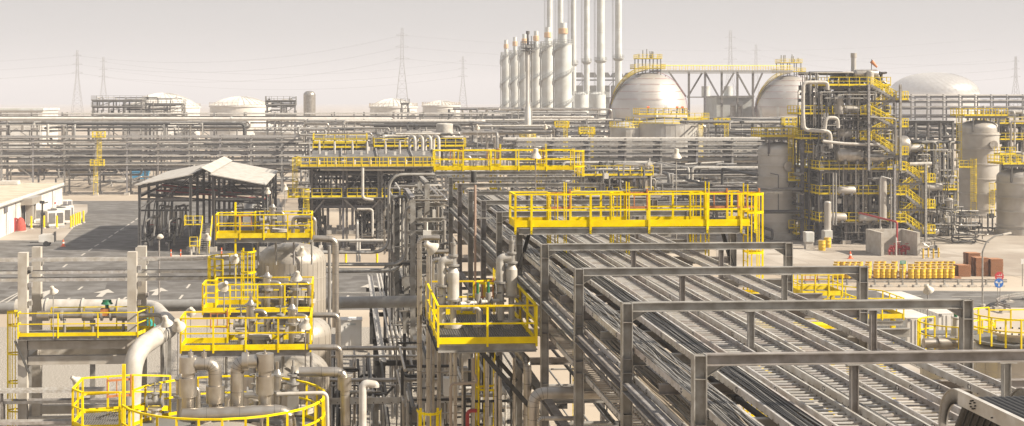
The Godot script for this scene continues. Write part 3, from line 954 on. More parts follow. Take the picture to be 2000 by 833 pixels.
func loop_pipe(pts: Array, r: float, sleeves: Array, label: String) -> void:
	var t := thing("pipe_loop", label, "pipe", pts[pts.size() - 1], "silver insulated pipes")
	part(mb().pipe(pts, r, 18, r * 2.2), "cladding", M.clad, t)
	var a: Vector3 = pts[pts.size() - 2] if pts.size() > 2 else pts[0]
	var b: Vector3 = pts[pts.size() - 1]
	for s in sleeves:
		part(mb().tube(a + (b - a) * s[0], a + (b - a) * (s[1] if s[1] < 1.0 else 1.03), r * 1.38, 18), "sleeve", M.clad, t)
	for i in range(1, pts.size() - 1):
		var A: Vector3 = pts[i - 1]
		var B: Vector3 = pts[i]
		var C: Vector3 = pts[i + 1]
		var d1 := (A - B).normalized()
		var d2 := (C - B).normalized()
		var tl := minf(r * 2.2 / tan(d1.angle_to(d2) / 2), minf(A.distance_to(B), B.distance_to(C)) * 0.49)
		for k in 6:
			var u := k / 5.0
			var s0 := B + d1 * tl
			var e0 := B + d2 * tl
			var c := s0.lerp(B, u).lerp(B.lerp(e0, u), u)
			var d := (B - s0).lerp(e0 - B, u).normalized()
			part(mb().tube(c - d * 0.006, c + d * 0.006, r * 1.015, 18), "band", M.steel, t)
	for i in pts.size() - 1:
		var p: Vector3 = pts[i]
		var q: Vector3 = pts[i + 1]
		var l := p.distance_to(q)
		var k := 0.7
		while k < l - 0.5:
			var c := p.lerp(q, k / l)
			var d := (q - p).normalized()
			part(mb().tube(c - d * 0.008, c + d * 0.008, r * 1.012, 18), "band", M.steel, t)
			k += 0.95
# small valves, nozzles and pipes standing on a platform deck
func top_clutter(x0: float, x1: float, y: float, z: float, n: int, sd: int, where: String) -> void:
	var r := RandomNumberGenerator.new()
	r.seed = sd
	for i in n:
		var x := lerpf(x0, x1, (i + 0.5) / n) + r.randf_range(-0.1, 0.1)
		var zz := z + r.randf_range(-0.7, 0.6)
		var p := v3(x, y, zz)
		var U := Vector3.UP
		match i % 4:
			0:
				var t := thing("nozzle_valve", "grey flanged valve with handwheel, %s fitting from the left %s" % [["first", "second", "third", "fourth", "fifth", "sixth", "seventh"][i], where], "valve", p)
				part(mb().tube(p, p + U * 0.5, 0.11, 12).tube(p + U * 0.3, p + U * 0.36, 0.22, 14).tube(p + U * 0.5, p + U * 0.56, 0.22, 14), "stub", M.clad_dull, t)
				valve(t, p + U * 0.75, Vector3.RIGHT, 1.1, M.pipe, M.steel)
			1:
				var t := thing("relief_valve", "slim upright relief valve, %s fitting from the left %s" % [["first", "second", "third", "fourth", "fifth", "sixth", "seventh"][i], where], "valve", p)
				part(mb().tube(p, p + U * 0.8, 0.13, 14).tube(p + U * 0.8, p + U * 1.35, 0.16, 14).tube(p + U * 1.35, p + U * 1.5, 0.16, 12, 0.06).tube(p + U * 1.5, p + U * 1.75, 0.05, 8), "body", M.clad, t)
				part(mb().tube(p + U * 0.76, p + U * 0.84, 0.25, 14).tube(p + U * 1.3, p + U * 1.36, 0.2, 14), "flange", M.pipe, t)
				part(mb().pipe([p + U * 1.1, p + U * 1.1 + v3(0.55, 0, 0.1), p + v3(0.55, 0.0, 0.1)], 0.08, 12), "outlet_pipe", M.clad, t)
			2:
				var t := thing("manway", "round bolted manway cover %s, %s fitting from the left" % [where, ["first", "second", "third", "fourth", "fifth", "sixth", "seventh"][i]], "manway", p)
				part(mb().tube(p, p + U * 0.18, 0.3, 20), "neck", M.clad_dull, t)
				part(mb().tube(p + U * 0.18, p + U * 0.25, 0.42, 24).tube(p + U * 0.26, p + U * 0.33, 0.42, 24), "flange", M.concrete, t)
				part(mb().tube(p + v3(0.35, 0.3, 0), p + v3(0.35, 0.6, 0), 0.03, 6).sq(p + v3(0.35, 0.6, 0), p + v3(0, 0.6, 0), 0.05, 0.05).tube(p + v3(0, 0.33, 0), p + v3(0, 0.6, 0), 0.02, 6), "davit", M.steel, t)
			3:
				var q := v3(x1, y + 0.6, zz)
				pipe_thing([p, p + U * 0.9, p + U * 0.9 + v3(1.1, 0, 0.2), p + v3(1.1, -0.3, 0.2)], 0.09, M.clad, "silver pipe arch %s, %s fitting from the left" % [where, ["first", "second", "third", "fourth", "fifth", "sixth", "seventh"][i]], "pipe", 12)
# hit of the pixel ray on the upright plane through a and b
func gv(px: float, py: float, a: Vector3, b: Vector3) -> Vector3:
	var r := ray(px, py)
	var n := (b - a).cross(Vector3.UP)
	var o := Vector3(0, H, 0)
	return o + r * ((a - o).dot(n) / r.dot(n))
func P(l: Array) -> Array:
	var o := []
	for q in l: o.append(gz(q[0], q[1], q[2]))
	return o
func concrete_stand() -> void:
	var Y: Material = M.yellow
	var t := thing("pipe_stand", "pale concrete pipe stand of four posts and beams at the left", "pipe stand", v3(-13, 0, -70))
	var zz := [-69.0, -71.6]
	var xs := [-15.6, -10.3]
	for i in 2:
		for x in xs:
			pbox(t, "post", M.concrete, v3(x - 0.04 + i * 0.1, 5.75 + i * 0.0, zz[i]), v3(0.44, 11.5, 0.44))
			for y in [10.7, 9.9, 9.0]: pbox(t, "pipe_shoe", M.galv, v3(x + 0.3, y, zz[i]), v3(0.16, 0.22, 0.3))
		for y in [6.95, 6.2, 3.2]: pbox(t, "beam", M.concrete, v3(-12.95, y, zz[i]), v3(4.84, 0.42, 0.36))
	for x in xs:
		for y in [6.1]: pbox(t, "cross_beam", M.concrete, v3(x, y, -70.3), v3(0.4, 0.5, 2.1))
	# long trays and pipes resting on the stand
	var labs := ["upper galvanised tray across the concrete stand's posts", "middle galvanised tray across the concrete stand's posts", "galvanised tray just under the middle one on the concrete stand"]
	var k := 0
	for q in [[502, 0.2], [526, 0.18], [540, 0.2]]:
		var y := hy(q[0], 70.3)
		var z := -70.3
		var c := thing("cable_tray", labs[k], "cable tray", v3(-20, y - 0.1, z), "trays across the concrete stand")
		for s in [-1, 1]:
			for g in 6:
				pbox(c, "side_rail", M.tray, v3(-26.5 + g * 3.9 + 1.95, y, z + s * 0.22), v3(3.88, q[1] * 0.8, 0.02))
		part(mb().box(v3(-14.8, y - 0.03, z), v3(23.4, 0.02, 0.42)), "tray_bottom", M.tray, c)
		k += 1
	for q in [[753, 71, 0.13, "lowest"], [776, 71.5, 0.11, "second lowest"], [815, 69.5, 0.12, "bottommost"]]:
		pass
	for q in [[576, 70.6, "lower dark tray behind the concrete posts"], [755, 68, "grey tray crossing low in front of the gravel"], [776, 68.4, "second grey tray crossing low over the gravel"], [816, 67.5, "lowest grey tray crossing the gravel at the bottom left"]]:
		if q[0] < 700: continue
		var y := hy(q[0], q[1])
		var c := thing("cable_tray", q[2], "cable tray", v3(-14, y, -q[1]), "trays across the gravel")
		pbox(c, "side_rail", M.tray, v3(-16, y, -q[1]), v3(22, 0.15, 0.03))
		pbox(c, "side_rail", M.tray, v3(-16, y, -q[1] - 0.5), v3(22, 0.15, 0.03))
		part(mb().box(v3(-16, y - 0.05, -q[1] - 0.25), v3(22, 0.02, 0.46)), "tray_bottom", M.tray, c)
		for sx in [-24.0, -16.5, -9.0]: pib(c, "support", M.galv, v3(sx, 0, -q[1] - 0.25), v3(sx, y - 0.1, -q[1] - 0.25), 0.12, 0.12)
	# the platform
	var d := 68.3
	var y := 7.5
	var x0 := gx(34, d)
	var x1 := gx(268, d)
	t = thing("access_platform", "long narrow yellow platform on the concrete stand at the left", "platform", v3((x0 + x1) / 2, y - 0.3, -d))
	railing(t, Y, [v3(x0, y, -d - 1.9), v3(x0, y, -d), v3(x1, y, -d), v3(x1 + 0.5, y, -d - 1.9)], true, 1.1, 1.9, 0.06, 0.18)
	railing(t, Y, [v3(x0 + 1.2, y, -d - 1.9), v3(x1 + 0.3, y, -d - 1.9)], true, 1.1, 1.9, 0.06, 0.16)
	grating(t, x0, x1, -d - 1.9, -d, y - 0.02, false)
	pib(t, "girder", M.galv, v3(x0, y - 0.14, -d - 0.08), v3(x1, y - 0.14, -d - 0.08), 0.1, 0.16)
	gate(t, v3(x0, y, -d - 1.3), v3(x0, y, -d - 0.6))
	ladder(t, Y, v3(x0 - 0.1, 0.1, -d - 0.9), y, v3(-1, 0, 0), 2.2, true, 0.5, 1.15)
	psq(t, "brace", M.dark, v3(-15.3, 5.6, -68.75), v3(-15.9, y - 0.25, -68.4), 0.1, 0.1)
	var dk := thing("cable_bundle", "black cable bundle running down the concrete stand's front post", "cable", v3(-16.0, 0, -68.9))
	part(mb().pipe(P([[46, 900, 68.9], [46, 560, 68.9], [47, 535, 68.9], [58, 530, 68.9]]), 0.09, 8).pipe(P([[42, 900, 68.9], [42, 690, 68.9], [44, 600, 68.9]]), 0.05, 8), "run", M.black, dk)
	# valve train on the platform
	var vt := thing("valve_train", "silver pipe with control valve and green actuator on the narrow left platform", "pipe", v3(-13, y, -69.3))
	part(mb().tube(gz(95, 617, 69.3), gz(262, 616, 69.3), 0.14, 14), "run", M.clad, vt)
	for q in [[72, 95], [160, 182], [228, 256]]:
		part(mb().tube(gz(q[0], 618, 69.3), gz(q[1], 618, 69.3), 0.24, 16), "sleeve", M.clad, vt)
	for q in [118, 196, 214]: part(mb().tube(gz(q, 617, 69.3), gz(q + 4, 617, 69.3), 0.26, 16), "flange", M.pipe, vt)
	for q in [125, 180, 240]: part(mb().tube(v3(gx(q, 69.3), y, -69.3), v3(gx(q, 69.3), y + 0.65, -69.3), 0.07, 8), "support", M.galv, vt)
	part(mb().box(gz(204, 610, 69.3), v3(0.4, 0.35, 0.35)), "valve_body", M.orange, vt)
	var gp := gz(208, 603, 69.3)
	part(mb().tube(gp, gp + v3(0, 0.22, 0), 0.09, 12).tube(gp + v3(0, 0.22, 0), gp + v3(0, 0.34, 0), 0.3, 16, 0.22).tube(gp + v3(0, 0.34, 0), gp + v3(0, 0.42, 0), 0.22, 16), "green_actuator", M.green, vt)
	pipe_thing(P([[268, 616, 69.3], [316, 616, 69.3], [317, 900, 69.3]]), 0.1, M.galv, "grey pipe leaving the left platform and dropping beside the floodlights", "pipe", 12, false)
	# big pale pipe with double bend
	var bp := thing("large_pipe", "large pale grey pipe snaking down in an S bend right of the concrete stand", "pipe", v3(-10, 0, -66))
	part(mb().pipe(P([[30, 602, 76], [298, 602, 76], [332, 640, 70], [258, 690, 66.5], [252, 900, 66.5]]), 0.47, 22, 1.5), "run", M.white_pipe, bp)
	for i in 3: part(mb().tube(gz(90 + i * 70, 602, 76), gz(92 + i * 70, 602, 76), 0.54, 20), "seam_band", M.white_pipe, bp)
	for sx in [60.0, 180.0, 270.0]: pib(bp, "support", M.galv, v3(gx(sx, 76), 0, -76), v3(gx(sx, 76), hy(602, 76) - 0.5, -76), 0.25, 0.25)
	var dp := thing("large_pipe", "dark grey horizontal pipe between the tallest vessel and the cable rack", "pipe", v3(0, 0, -78))
	part(mb().tube(gz(-60, 604, 80), gz(836, 589, 76), 0.33, 20), "run", M.pipe, dp)
	for sx in [660.0, 790.0, 330.0]: pib(dp, "support", M.galv, v3(gx(sx, 78), 0, -78), v3(gx(sx, 78), hy(600, 78) - 0.3, -78), 0.2, 0.2)
	flood(103, 570, 67.5, 7.5, "floodlight on a pole rising from the narrow left platform", 1.0, 0.5, -0.6)
	flood(146, 745, 58, 0, "small floodlight on a low pole over the gravel at the left", 0.95, 0.9, -0.9)
	# teal tarpaulin lump and drum behind the pipe
	var tp := thing("tarpaulin", "crumpled teal tarpaulin on the ground behind the bent pale pipe", "tarpaulin", gy(308, 640))
	var b := mb()
	var c0 := gy(308, 640)
	var r := RandomNumberGenerator.new()
	r.seed = 4
	var gr := []
	for i in 9:
		var row := []
		for j in 7: row.append(c0 + v3((i - 4) * 0.45 + r.randf_range(-0.1, 0.1), maxf(0.05, 1.7 - Vector2(i - 4, (j - 3) * 1.2).length() * 0.42 + r.randf_range(-0.25, 0.25)) if i % 8 and j % 6 else 0.03, (j - 3) * 0.5))
		gr.append(row)
	for i in 8:
		for j in 6:
			b.tri(gr[i][j], gr[i][j + 1], gr[i + 1][j + 1])
			b.tri(gr[i][j], gr[i + 1][j + 1], gr[i + 1][j])
	part(b, "sheet", mat("teal", Color(0.02, 0.30, 0.25), 0.6), tp)
func office() -> void:
	var A := gy(120, 412)
	var B0 := gy(0, 464.6)
	var B := A + (B0 - A) * 2.0
	var C := A + v3(-70, 0, -8)
	var D := B + v3(-60, 0, -8)
	var h := 4.5
	var U := Vector3.UP
	var t := thing("office_building", "low cream flat roofed building with white walls at the far left", "building", A)
	var o := (A - B).normalized()
	var outw := o.cross(U).normalized()
	# walls with panels
	var n := 22
	for i in n:
		var p := A.lerp(B, (i + 0.01) / n)
		var q := A.lerp(B, (i + 0.99) / n)
		psq(t, "wall_panel", M.white, p + U * h / 2, q + U * h / 2, 0.15, h)
	psq(t, "wall", M.white, A + U * h / 2, C + U * h / 2, 0.15, h)
	part(flat([A + outw * 0.3, B + outw * 0.3, D, C], h + 0.25), "roof", M.cream, t)
	part(mb().sq(A + outw * 0.32 + U * (h + 0.1), B + outw * 0.32 + U * (h + 0.1), 0.12, 0.45).sq(A + U * (h + 0.1) + outw * 0.3, C + U * (h + 0.1), 0.12, 0.45), "fascia", M.white, t)
	part(mb().sq(A + outw * 0.45 + U * (h - 0.15), B + outw * 0.45 + U * (h - 0.15), 0.14, 0.14), "gutter", M.pipe, t)
	pbox(t, "roof_hatch", M.white, gy(18, 357, h + 0.6), v3(3, 0.6, 2))
	for q in [[14.5, 440, 1.0, 2.1], [19.5, 436, 1.0, 2.1], [113, 403, 0.9, 2.1]]:
		var p := gv(q[0], q[1], A, B)
		p.y = 1.05
		psq(t, "door", M.stack, p - o * 0.5 + outw * 0.1, p + o * 0.5 + outw * 0.1, 0.06, q[3])
	for px in [9.5, 28, 60, 100]:
		var p := gv(px, 400, A, B)
		psq(t, "downpipe", M.pipe, v3(p.x, 0.1, p.z) + outw * 0.12, v3(p.x, h, p.z) + outw * 0.12, 0.1, 0.1)
	for q in [[28, 428], [104, 397]]:
		var p := gv(q[0], q[1], A, B) + outw * 0.2
		pbox(t, "alarm_lamp", M.red, p, v3(0.35, 0.25, 0.25))
	# duct housing with recess
	var p1 := gv(45, 400, A, B)
	p1.y = 0
	part(mb().sq(p1 - o * 2.5 + outw * 0.9 + U * 4.0, p1 + o * 4.5 + outw * 0.9 + U * 4.0, 1.7, 1.0).sq(p1 + outw * 0.9 + U * 0.6, p1 + outw * 0.9 + U * 3.6, 1.0, 0.9).sq(p1 + o * 3 + outw * 0.7 + U * 0.9, p1 + o * 3 + outw * 0.7 + U * 3.6, 0.9, 0.9), "air_duct", M.clad_dull, t)
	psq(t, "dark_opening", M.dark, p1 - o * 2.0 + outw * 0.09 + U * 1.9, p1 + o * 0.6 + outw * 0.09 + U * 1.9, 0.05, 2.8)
	# lettering plate
	var sp := gv(8, 409, A, B) + outw * 0.2
	psq(t, "sign_plate", M.steel, sp - o * 1.0, sp + o * 1.0, 0.05, 1.0)
	# condensers
	var au := [[73, 433, 3.0, 1.8, "square air duct box on legs beside the white building"], [101, 444, 3.2, 2.2, "near air conditioning unit beside the yellow bollards"], [118, 438, 2.8, 2.2, "middle air conditioning unit beside the building"], [126, 433, 2.4, 2.2, "far air conditioning unit beside the building"], [126, 411, 2.2, 1.5, "small equipment box at the building's far corner"]]
	for q in au:
		var g := gy(q[0], q[1])
		var a := thing("air_conditioner", q[4], "air conditioner", g)
		pbox(a, "casing", M.white, g + U * (0.3 + q[3] / 2), v3(q[2] * 0.8, q[3], q[2]), 0.55)
		for j in 2: piece(a, "grille", M.steel, UB, Transform3D(Basis(U, 0.55) * Basis.from_scale(v3(q[2] * 0.3, q[3] * 0.7, 0.05)), g + U * (0.35 + q[3] / 2) + Basis(U, 0.55) * v3((j - 0.5) * q[2] * 0.38, 0, q[2] * 0.5 + 0.03)))
		piece(a, "side_door", M.stack, UB, Transform3D(Basis(U, 0.55) * Basis.from_scale(v3(0.05, q[3] * 0.8, q[2] * 0.6)), g + U * (0.35 + q[3] / 2) + Basis(U, 0.55) * v3(q[2] * 0.4 + 0.03, 0, 0)))
		pbox(a, "skid", M.galv, g + U * 0.15, v3(q[2] * 0.85, 0.3, q[2] * 1.04), 0.55)
		if q[3] > 2: part(mb().tube(g + U * (0.3 + q[3]), g + U * (0.42 + q[3]), 0.7, 18), "fan_ring", M.dark, a)
	var bl := ["first", "second", "third", "fourth", "fifth", "sixth", "seventh", "eighth", "ninth"]
	var k := 0
	for q in [[60, 448], [85, 447], [110, 447], [137.5, 447], [142, 444], [147, 442], [151, 440], [155, 439], [162, 436]]:
		var g := gy(q[0], q[1])
		var a := thing("bollard", "%s yellow bollard from the left in the row by the air conditioners" % bl[k], "bollard", g, "yellow bollards by the office")
		part(mb().tube(g, g + U * 1.9, 0.14, 10), "post", M.yellow, a)
		part(mb().tube(g, g + U * 0.2, 0.3, 10), "foot", M.concrete, a)
		k += 1
	# red cover and cabinet
	var g := gy(39, 452.5)
	var rc := thing("covered_equipment", "red tarpaulin covered equipment standing by the office wall", "equipment", g)
	part(mb().lathe([Vector2(0.8, 0), Vector2(0.75, 0.9), Vector2(0.5, 1.7), Vector2(0.2, 2.0), Vector2(0, 2.05)], g, 9), "cover", mat("red_cover", Color(0.42, 0.07, 0.05), 0.8, 0, tx.dust, 0.5), rc)
	part(mb().tube(g, g + U * 0.12, 0.9, 9), "plinth", M.concrete, rc)
	g = gy(25.5, 453)
	var cb := thing("fire_cabinet", "narrow red fire hose cabinet against the office wall", "cabinet", g)
	pbox(cb, "box", M.red, g + U * 1.0, v3(0.5, 2.0, 0.8), 0.5)
	pbox(cb, "door", M.red, g + U * 1.0 + outw * 0.27, v3(0.06, 1.8, 0.7), 0.5)
	# light tower trailer
	g = gy(91, 481)
	var tr := thing("light_tower", "white mobile lighting trailer with folded dark mast on the asphalt", "trailer", g)
	part(mb().box(g + v3(0, 1.0, 0), v3(1.9, 0.9, 1.2)).box(g + v3(0.1, 1.5, 0), v3(1.5, 0.14, 1.1)), "body", M.white, tr)
	for z in [-0.65, 0.65]: part(mb().tube(g + v3(0, 0.35, z - 0.1), g + v3(0, 0.35, z + 0.1), 0.36, 16), "wheel", M.black, tr)
	part(mb().sq(g + v3(-0.9, 0.5, 0), g + v3(-2.2, 0.45, 0), 0.1, 0.1), "drawbar", M.dark, tr)
	part(mb().sq(g + v3(-0.7, 1.5, 0), g + v3(-0.6, 5.6, 0), 0.18, 0.18).sq(g + v3(-0.6, 5.5, 0), g + v3(0.1, 5.7, 0), 0.14, 0.14).box(g + v3(-0.5, 4.2, 0.2), v3(0.5, 0.4, 0.3)).box(g + v3(-0.6, 5.7, 0.2), v3(0.6, 0.35, 0.3)), "mast", M.dark, tr)
	part(mb().box(g + v3(1.0, 1.2, 0), v3(0.12, 1.3, 1.0)), "radiator_grille", M.dark, tr)
	cone(gy(122.5, 482), "red traffic cone alone on the asphalt near the lighting trailer")
	# road markings
	var mk := 0
	var rd := get_node("road")
	for q in [[172, 491, 179, 486], [158, 500, 165, 495.5], [142, 511.5, 149, 506.5], [184, 482, 192, 477.5], [198, 473.5, 206, 468.5], [211, 465, 218.5, 460], [223, 457, 230, 452], [234, 450, 241, 445.5], [244.5, 443, 251.5, 438.5], [255, 436.5, 261, 432.5], [264, 430, 270, 426], [122, 523, 130, 517], [152, 567, 160, 561], [128, 589, 135, 583], [239, 587, 246, 581], [350, 585, 356, 577], [364, 564, 370, 556], [645, 555, 650, 549], [676, 585, 680, 578], [776, 590, 780, 583], [770, 557, 775, 551]]:
		var a := gy(q[0], q[1])
		var b := gy(q[2], q[3])
		part(mb().sq(a + U * 0.026, b + U * 0.026, 0.22, 0.004), "lane_marking", M.paint_line, rd)
	for q in [[60, 450.5, 276, 449.5], [-10, 606, 44, 570], [-10, 596, 40, 570], [0, 590.5, 500, 591], [660, 573, 835, 570]]:
		var a := gy(q[0], q[1])
		var b := gy(q[2], q[3])
		part(mb().sq(a + U * 0.027, b + U * 0.027, 0.16, 0.004), "edge_line", M.paint_line, rd)
	for q in [[30, 520, 90, 528], [330, 540, 395, 552], [170, 412, 260, 418], [690, 540, 780, 548], [210, 548, 250, 566], [20, 560, 60, 566]]:
		var A2 := gy(q[0], q[1])
		var B2 := gy(q[2], q[1])
		var C2 := gy(q[2] + 4, q[3])
		var D2 := gy(q[0] - 6, q[3])
		part(flat([A2, B2, C2, D2], 0.0235), "asphalt_patch", M.patch, rd)
	for q in [[722, 562], [90, 574], [202, 573], [308, 570]]:
		var a := gy(q[0], q[1]) + U * 0.028
		part(flat([a + v3(-0.3, 0, 2.8), a + v3(0.3, 0, 2.8), a + v3(0.3, 0, 0), a + v3(1.0, 0, 0), a + v3(0, 0, -2.6), a + v3(-1.0, 0, 0), a + v3(-0.3, 0, 0)], 0.03), "arrow_marking", M.paint_line, rd)
func cone(g: Vector3, label: String, tall := false) -> void:
	var a := thing("traffic_cone", label, "traffic cone", g, "traffic cones")
	var U := Vector3.UP
	if tall:
		part(mb().tube(g, g + U * 1.15, 0.07, 10), "post", M.orange_cone, a)
		part(mb().tube(g + U * 0.75, g + U * 0.9, 0.073, 10), "white_band", M.white, a)
		part(mb().box(g + U * 0.04, v3(0.45, 0.08, 0.45)), "base", M.black, a)
	else:
		part(mb().tube(g, g + U * 0.9, 0.24, 14, 0.05), "body", M.orange_cone, a)
		part(mb().tube(g + U * 0.4, g + U * 0.58, 0.165, 14, 0.125), "white_band", M.white, a)
		part(mb().box(g + U * 0.03, v3(0.6, 0.06, 0.6)), "base", M.orange_cone, a)
func small_car(g: Vector3, label: String) -> void:
	var t := thing("parked_car", label, "car", g)
	var U := Vector3.UP
	part(mb().prism(PackedVector2Array([Vector2(-0.9, 0.35), Vector2(0.9, 0.35), Vector2(0.9, 0.95), Vector2(-0.9, 0.95)]), g + v3(0, 0, -2.3), g + v3(0, 0, 2.3)), "body", M.white, t)
	part(mb().prism(PackedVector2Array([Vector2(-0.85, 0.95), Vector2(0.85, 0.95), Vector2(0.68, 1.65), Vector2(-0.68, 1.65)]), g + v3(0, 0, -1.3), g + v3(0, 0, 1.1)), "cabin", M.white, t)
	part(mb().box(g + v3(0, 1.3, 1.11), v3(1.3, 0.5, 0.03)), "windscreen", M.glass, t)
	for s in [-1, 1]:
		part(mb().box(g + v3(s * 0.79, 1.3, -0.1), v3(0.03, 0.45, 1.9), Basis(Vector3.BACK, s * 0.24)), "side_window", M.glass, t)
		part(mb().box(g + v3(s * 0.6, 0.75, 2.31), v3(0.3, 0.16, 0.04)), "headlight", M.stack, t)
		for z in [-1.4, 1.4]: part(mb().tube(g + v3(s * 0.92, 0.34, z), g + v3(s * 0.72, 0.34, z), 0.34, 16), "wheel", M.black, t)
func shelter() -> void:
	small_car(gy(504, 409), "small white car parked beyond the loading shelter's right bay")
	var U := Vector3.UP
	var z0 := -174.0
	var z1 := -207.0
	var xl := -25.2
	var xr := -9.9
	var xc := -17.5
	var ye := 8.43
	var yr := 9.8
	var t := thing("loading_shelter", "open steel loading shelter with pale gabled roof and raised ridge", "shelter", v3(xc, 0, z0))
	var st: Material = M.steel
	for s in [-1, 1]:
		var xe := xl - 0.6 if s < 0 else xr + 0.4
		var xi: float = xc + s * 1.0
		for i in 6:
			var za := lerpf(z0 + 0.8, z1, i / 6.0)
			var zb := lerpf(z0 + 0.8, z1, (i + 0.985) / 6.0)
			var b := mb()
			b.quad(v3(xe, ye, za), v3(xi, yr, za), v3(xi, yr, zb), v3(xe, ye, zb))
			b.quad(v3(xe, ye - 0.12, zb), v3(xi, yr - 0.12, zb), v3(xi, yr - 0.12, za), v3(xe, ye - 0.12, za))
			b.quad(v3(xe, ye - 0.12, za), v3(xi, yr - 0.12, za), v3(xi, yr, za), v3(xe, ye, za))
			b.quad(v3(xe, ye - 0.12, za), v3(xe, ye, za), v3(xe, ye, zb), v3(xe, ye - 0.12, zb))
			part(b, "roof_sheet", M.roof, t)
		var rb := mb()
		var xo: float = xc + s * 1.25
		rb.quad(v3(xo, yr + 0.15, z0 + 0.9), v3(xc, yr + 0.8, z0 + 0.9), v3(xc, yr + 0.8, z1), v3(xo, yr + 0.15, z1))
		rb.quad(v3(xo, yr + 0.15, z1), v3(xc, yr + 0.7, z1), v3(xc, yr + 0.7, z0 + 0.9), v3(xo, yr + 0.05, z0 + 0.9))
		rb.quad(v3(xo, yr + 0.15, z0 + 0.9), v3(xc, yr + 0.7, z0 + 0.9), v3(xc, yr + 0.8, z0 + 0.9), v3(xo, yr + 0.15, z0 + 0.9))
		part(rb, "ridge_sheet", M.roof, t)
	for i in 5:
		var z := lerpf(z0, z1, i / 4.0)
		for x in [xl, xc - 1.4, xc + 1.4, xr]:
			pib(t, "column", st, v3(x, 0.5, z), v3(x, ye - 0.1 if absf(x - xc) > 2 else yr - 0.1, z), 0.32, 0.34, Vector3.RIGHT)
			pbox(t, "footing", M.concrete, v3(x, 0.3, z), v3(0.9, 0.6, 0.9))
		for s in [-1, 1]:
			var xe := xl if s < 0 else xr
			pib(t, "rafter", st, v3(xe, ye - 0.3, z), v3(xc + s * 1.2, yr - 0.32, z), 0.2, 0.34)
			pib(t, "tie_beam", st, v3(xe, 6.6, z), v3(xc + s * 1.4, 6.6, z), 0.2, 0.3)
			if i % 2 == 0: pib(t, "tie_beam", M.dark, v3(xe, 5.2, z), v3(xc + s * 1.4, 5.2, z), 0.16, 0.22)
			psq(t, "knee_brace", st, v3(xe, 5.4, z), v3(xe - s * 1.6, 6.5, z), 0.14, 0.14)
			psq(t, "roof_brace", M.dark, v3(xe - s * 3.0, 6.7, z), v3(xc + s * 1.4, 9.5, z), 0.12, 0.12)
	for x in [xl, xc - 1.4, xc + 1.4, xr]:
		pib(t, "eave_beam", st, v3(x, 6.95, z0), v3(x, 6.95, z1), 0.2, 0.3)
		for i in 4:
			if absf(x - xc) > 2: psq(t, "side_brace", M.dark, v3(x, 0.6, lerpf(z0, z1, i / 4.0)), v3(x, 6.8, lerpf(z0, z1, (i + 1) / 4.0)), 0.12, 0.12)
	for k in 7:
		for s in [-1, 1]:
			pbar(t, "purlin", M.dark, v3(lerpf(xl if s < 0 else xr, xc, k / 7.0), lerpf(ye, yr, k / 7.0) - 0.2, z0 + 0.5), v3(lerpf(xl if s < 0 else xr, xc, k / 7.0), lerpf(ye, yr, k / 7.0) - 0.2, z1), 0.07)
	# pipes under the roof
	var pp := thing("shelter_piping", "dark and red pipes running under the loading shelter's roof", "piping", v3(xc, 5.2, -190))
	var r := RandomNumberGenerator.new()
	r.seed = 9
	for k in 10:
		var z := lerpf(z0 - 4, z1 + 2, r.randf())
		part(mb().tube(v3(xl + 0.3, 5.6 + r.randf() * 2.2, z), v3(xr - 0.3, 5.6 + r.randf() * 2.2 * 0, z), 0.12, 8), "pipe", [M.dark, M.pipe, M.red][k % 3], pp)
	var la := ["loading arm stand of valves and pipes along the shelter's left side", "inner loading arm stand inside the shelter's left bay", "loading arm stand inside the shelter's right bay", "loading pipework beside the shelter's right columns"]
	for k in 4:
		var x: float = [xl + 0.6, xl + 3.2, xc + 2.6, xr - 1.4][k]
		var a := thing("loading_station", la[k], "loading arm", v3(x, 0, z0 - 4))
		for j in 7:
			var z := z0 - 1.5 - j * 3.2
			var xx := x + r.randf_range(-0.4, 0.4)
			part(mb().pipe([v3(xx, 0, z), v3(xx, 3.2 + r.randf() * 2, z), v3(xx + r.randf_range(0.6, 1.4), 3.6 + r.randf() * 1.4, z - 0.5), v3(xx + 1.0, 1.8, z - 0.5)], 0.12, 8), "arm", [M.pipe, M.dark, M.clad_dull][j % 3], a)
			if j < 4: valve(a, v3(xx, 1.2 + r.randf(), z + 0.2), Vector3.RIGHT, 1.9, M.dark, M.red if j == 2 else M.steel)
		part(mb().tube(v3(x, 1.0, z0 - 1), v3(x, 1.0, z1 + 4), 0.16, 10), "header", M.pipe, a)
	# stairs with landing in the middle
	var Y: Material = M.far_yellow
	var s := thing("access_stair", "yellow railed stair and landing in the middle of the loading shelter", "stair", v3(xc - 0.5, 0, z0 + 1))
	var sx := gx(402, 172)
	var b := mb()
	for k in 16: b.box(v3(sx, 0.25 + k * 0.2, z0 + 4.5 - k * 0.26), v3(1.1, 0.05, 0.26))
	part(b, "tread", M.galv, s)
	for q in [-0.6, 0.6]:
		psq(s, "stringer", M.galv, v3(sx + q, 0.1, z0 + 4.6), v3(sx + q, 3.4, z0 + 0.3), 0.06, 0.28)
		psq(s, "handrail", Y, v3(sx + q, 1.1, z0 + 4.6), v3(sx + q, 4.5, z0 + 0.3), 0.09, 0.09)
		for k in 5: psq(s, "post", Y, v3(sx + q, 0.2 + k * 0.8, z0 + 4.5 - k * 1.04), v3(sx + q, 1.2 + k * 0.8, z0 + 4.5 - k * 1.04), 0.08, 0.08)
	var lx := gx(376, 174)
	grating(s, lx - 1.0, sx + 0.7, z0 - 2, z0 + 0.3, 3.4, false)
	railing(s, Y, [v3(sx - 0.7, 3.4, z0 + 0.3), v3(lx - 1.0, 3.4, z0 + 0.3), v3(lx - 1.0, 3.4, z0 - 2)], true, 1.1, 1.0, 0.09, 0.15)
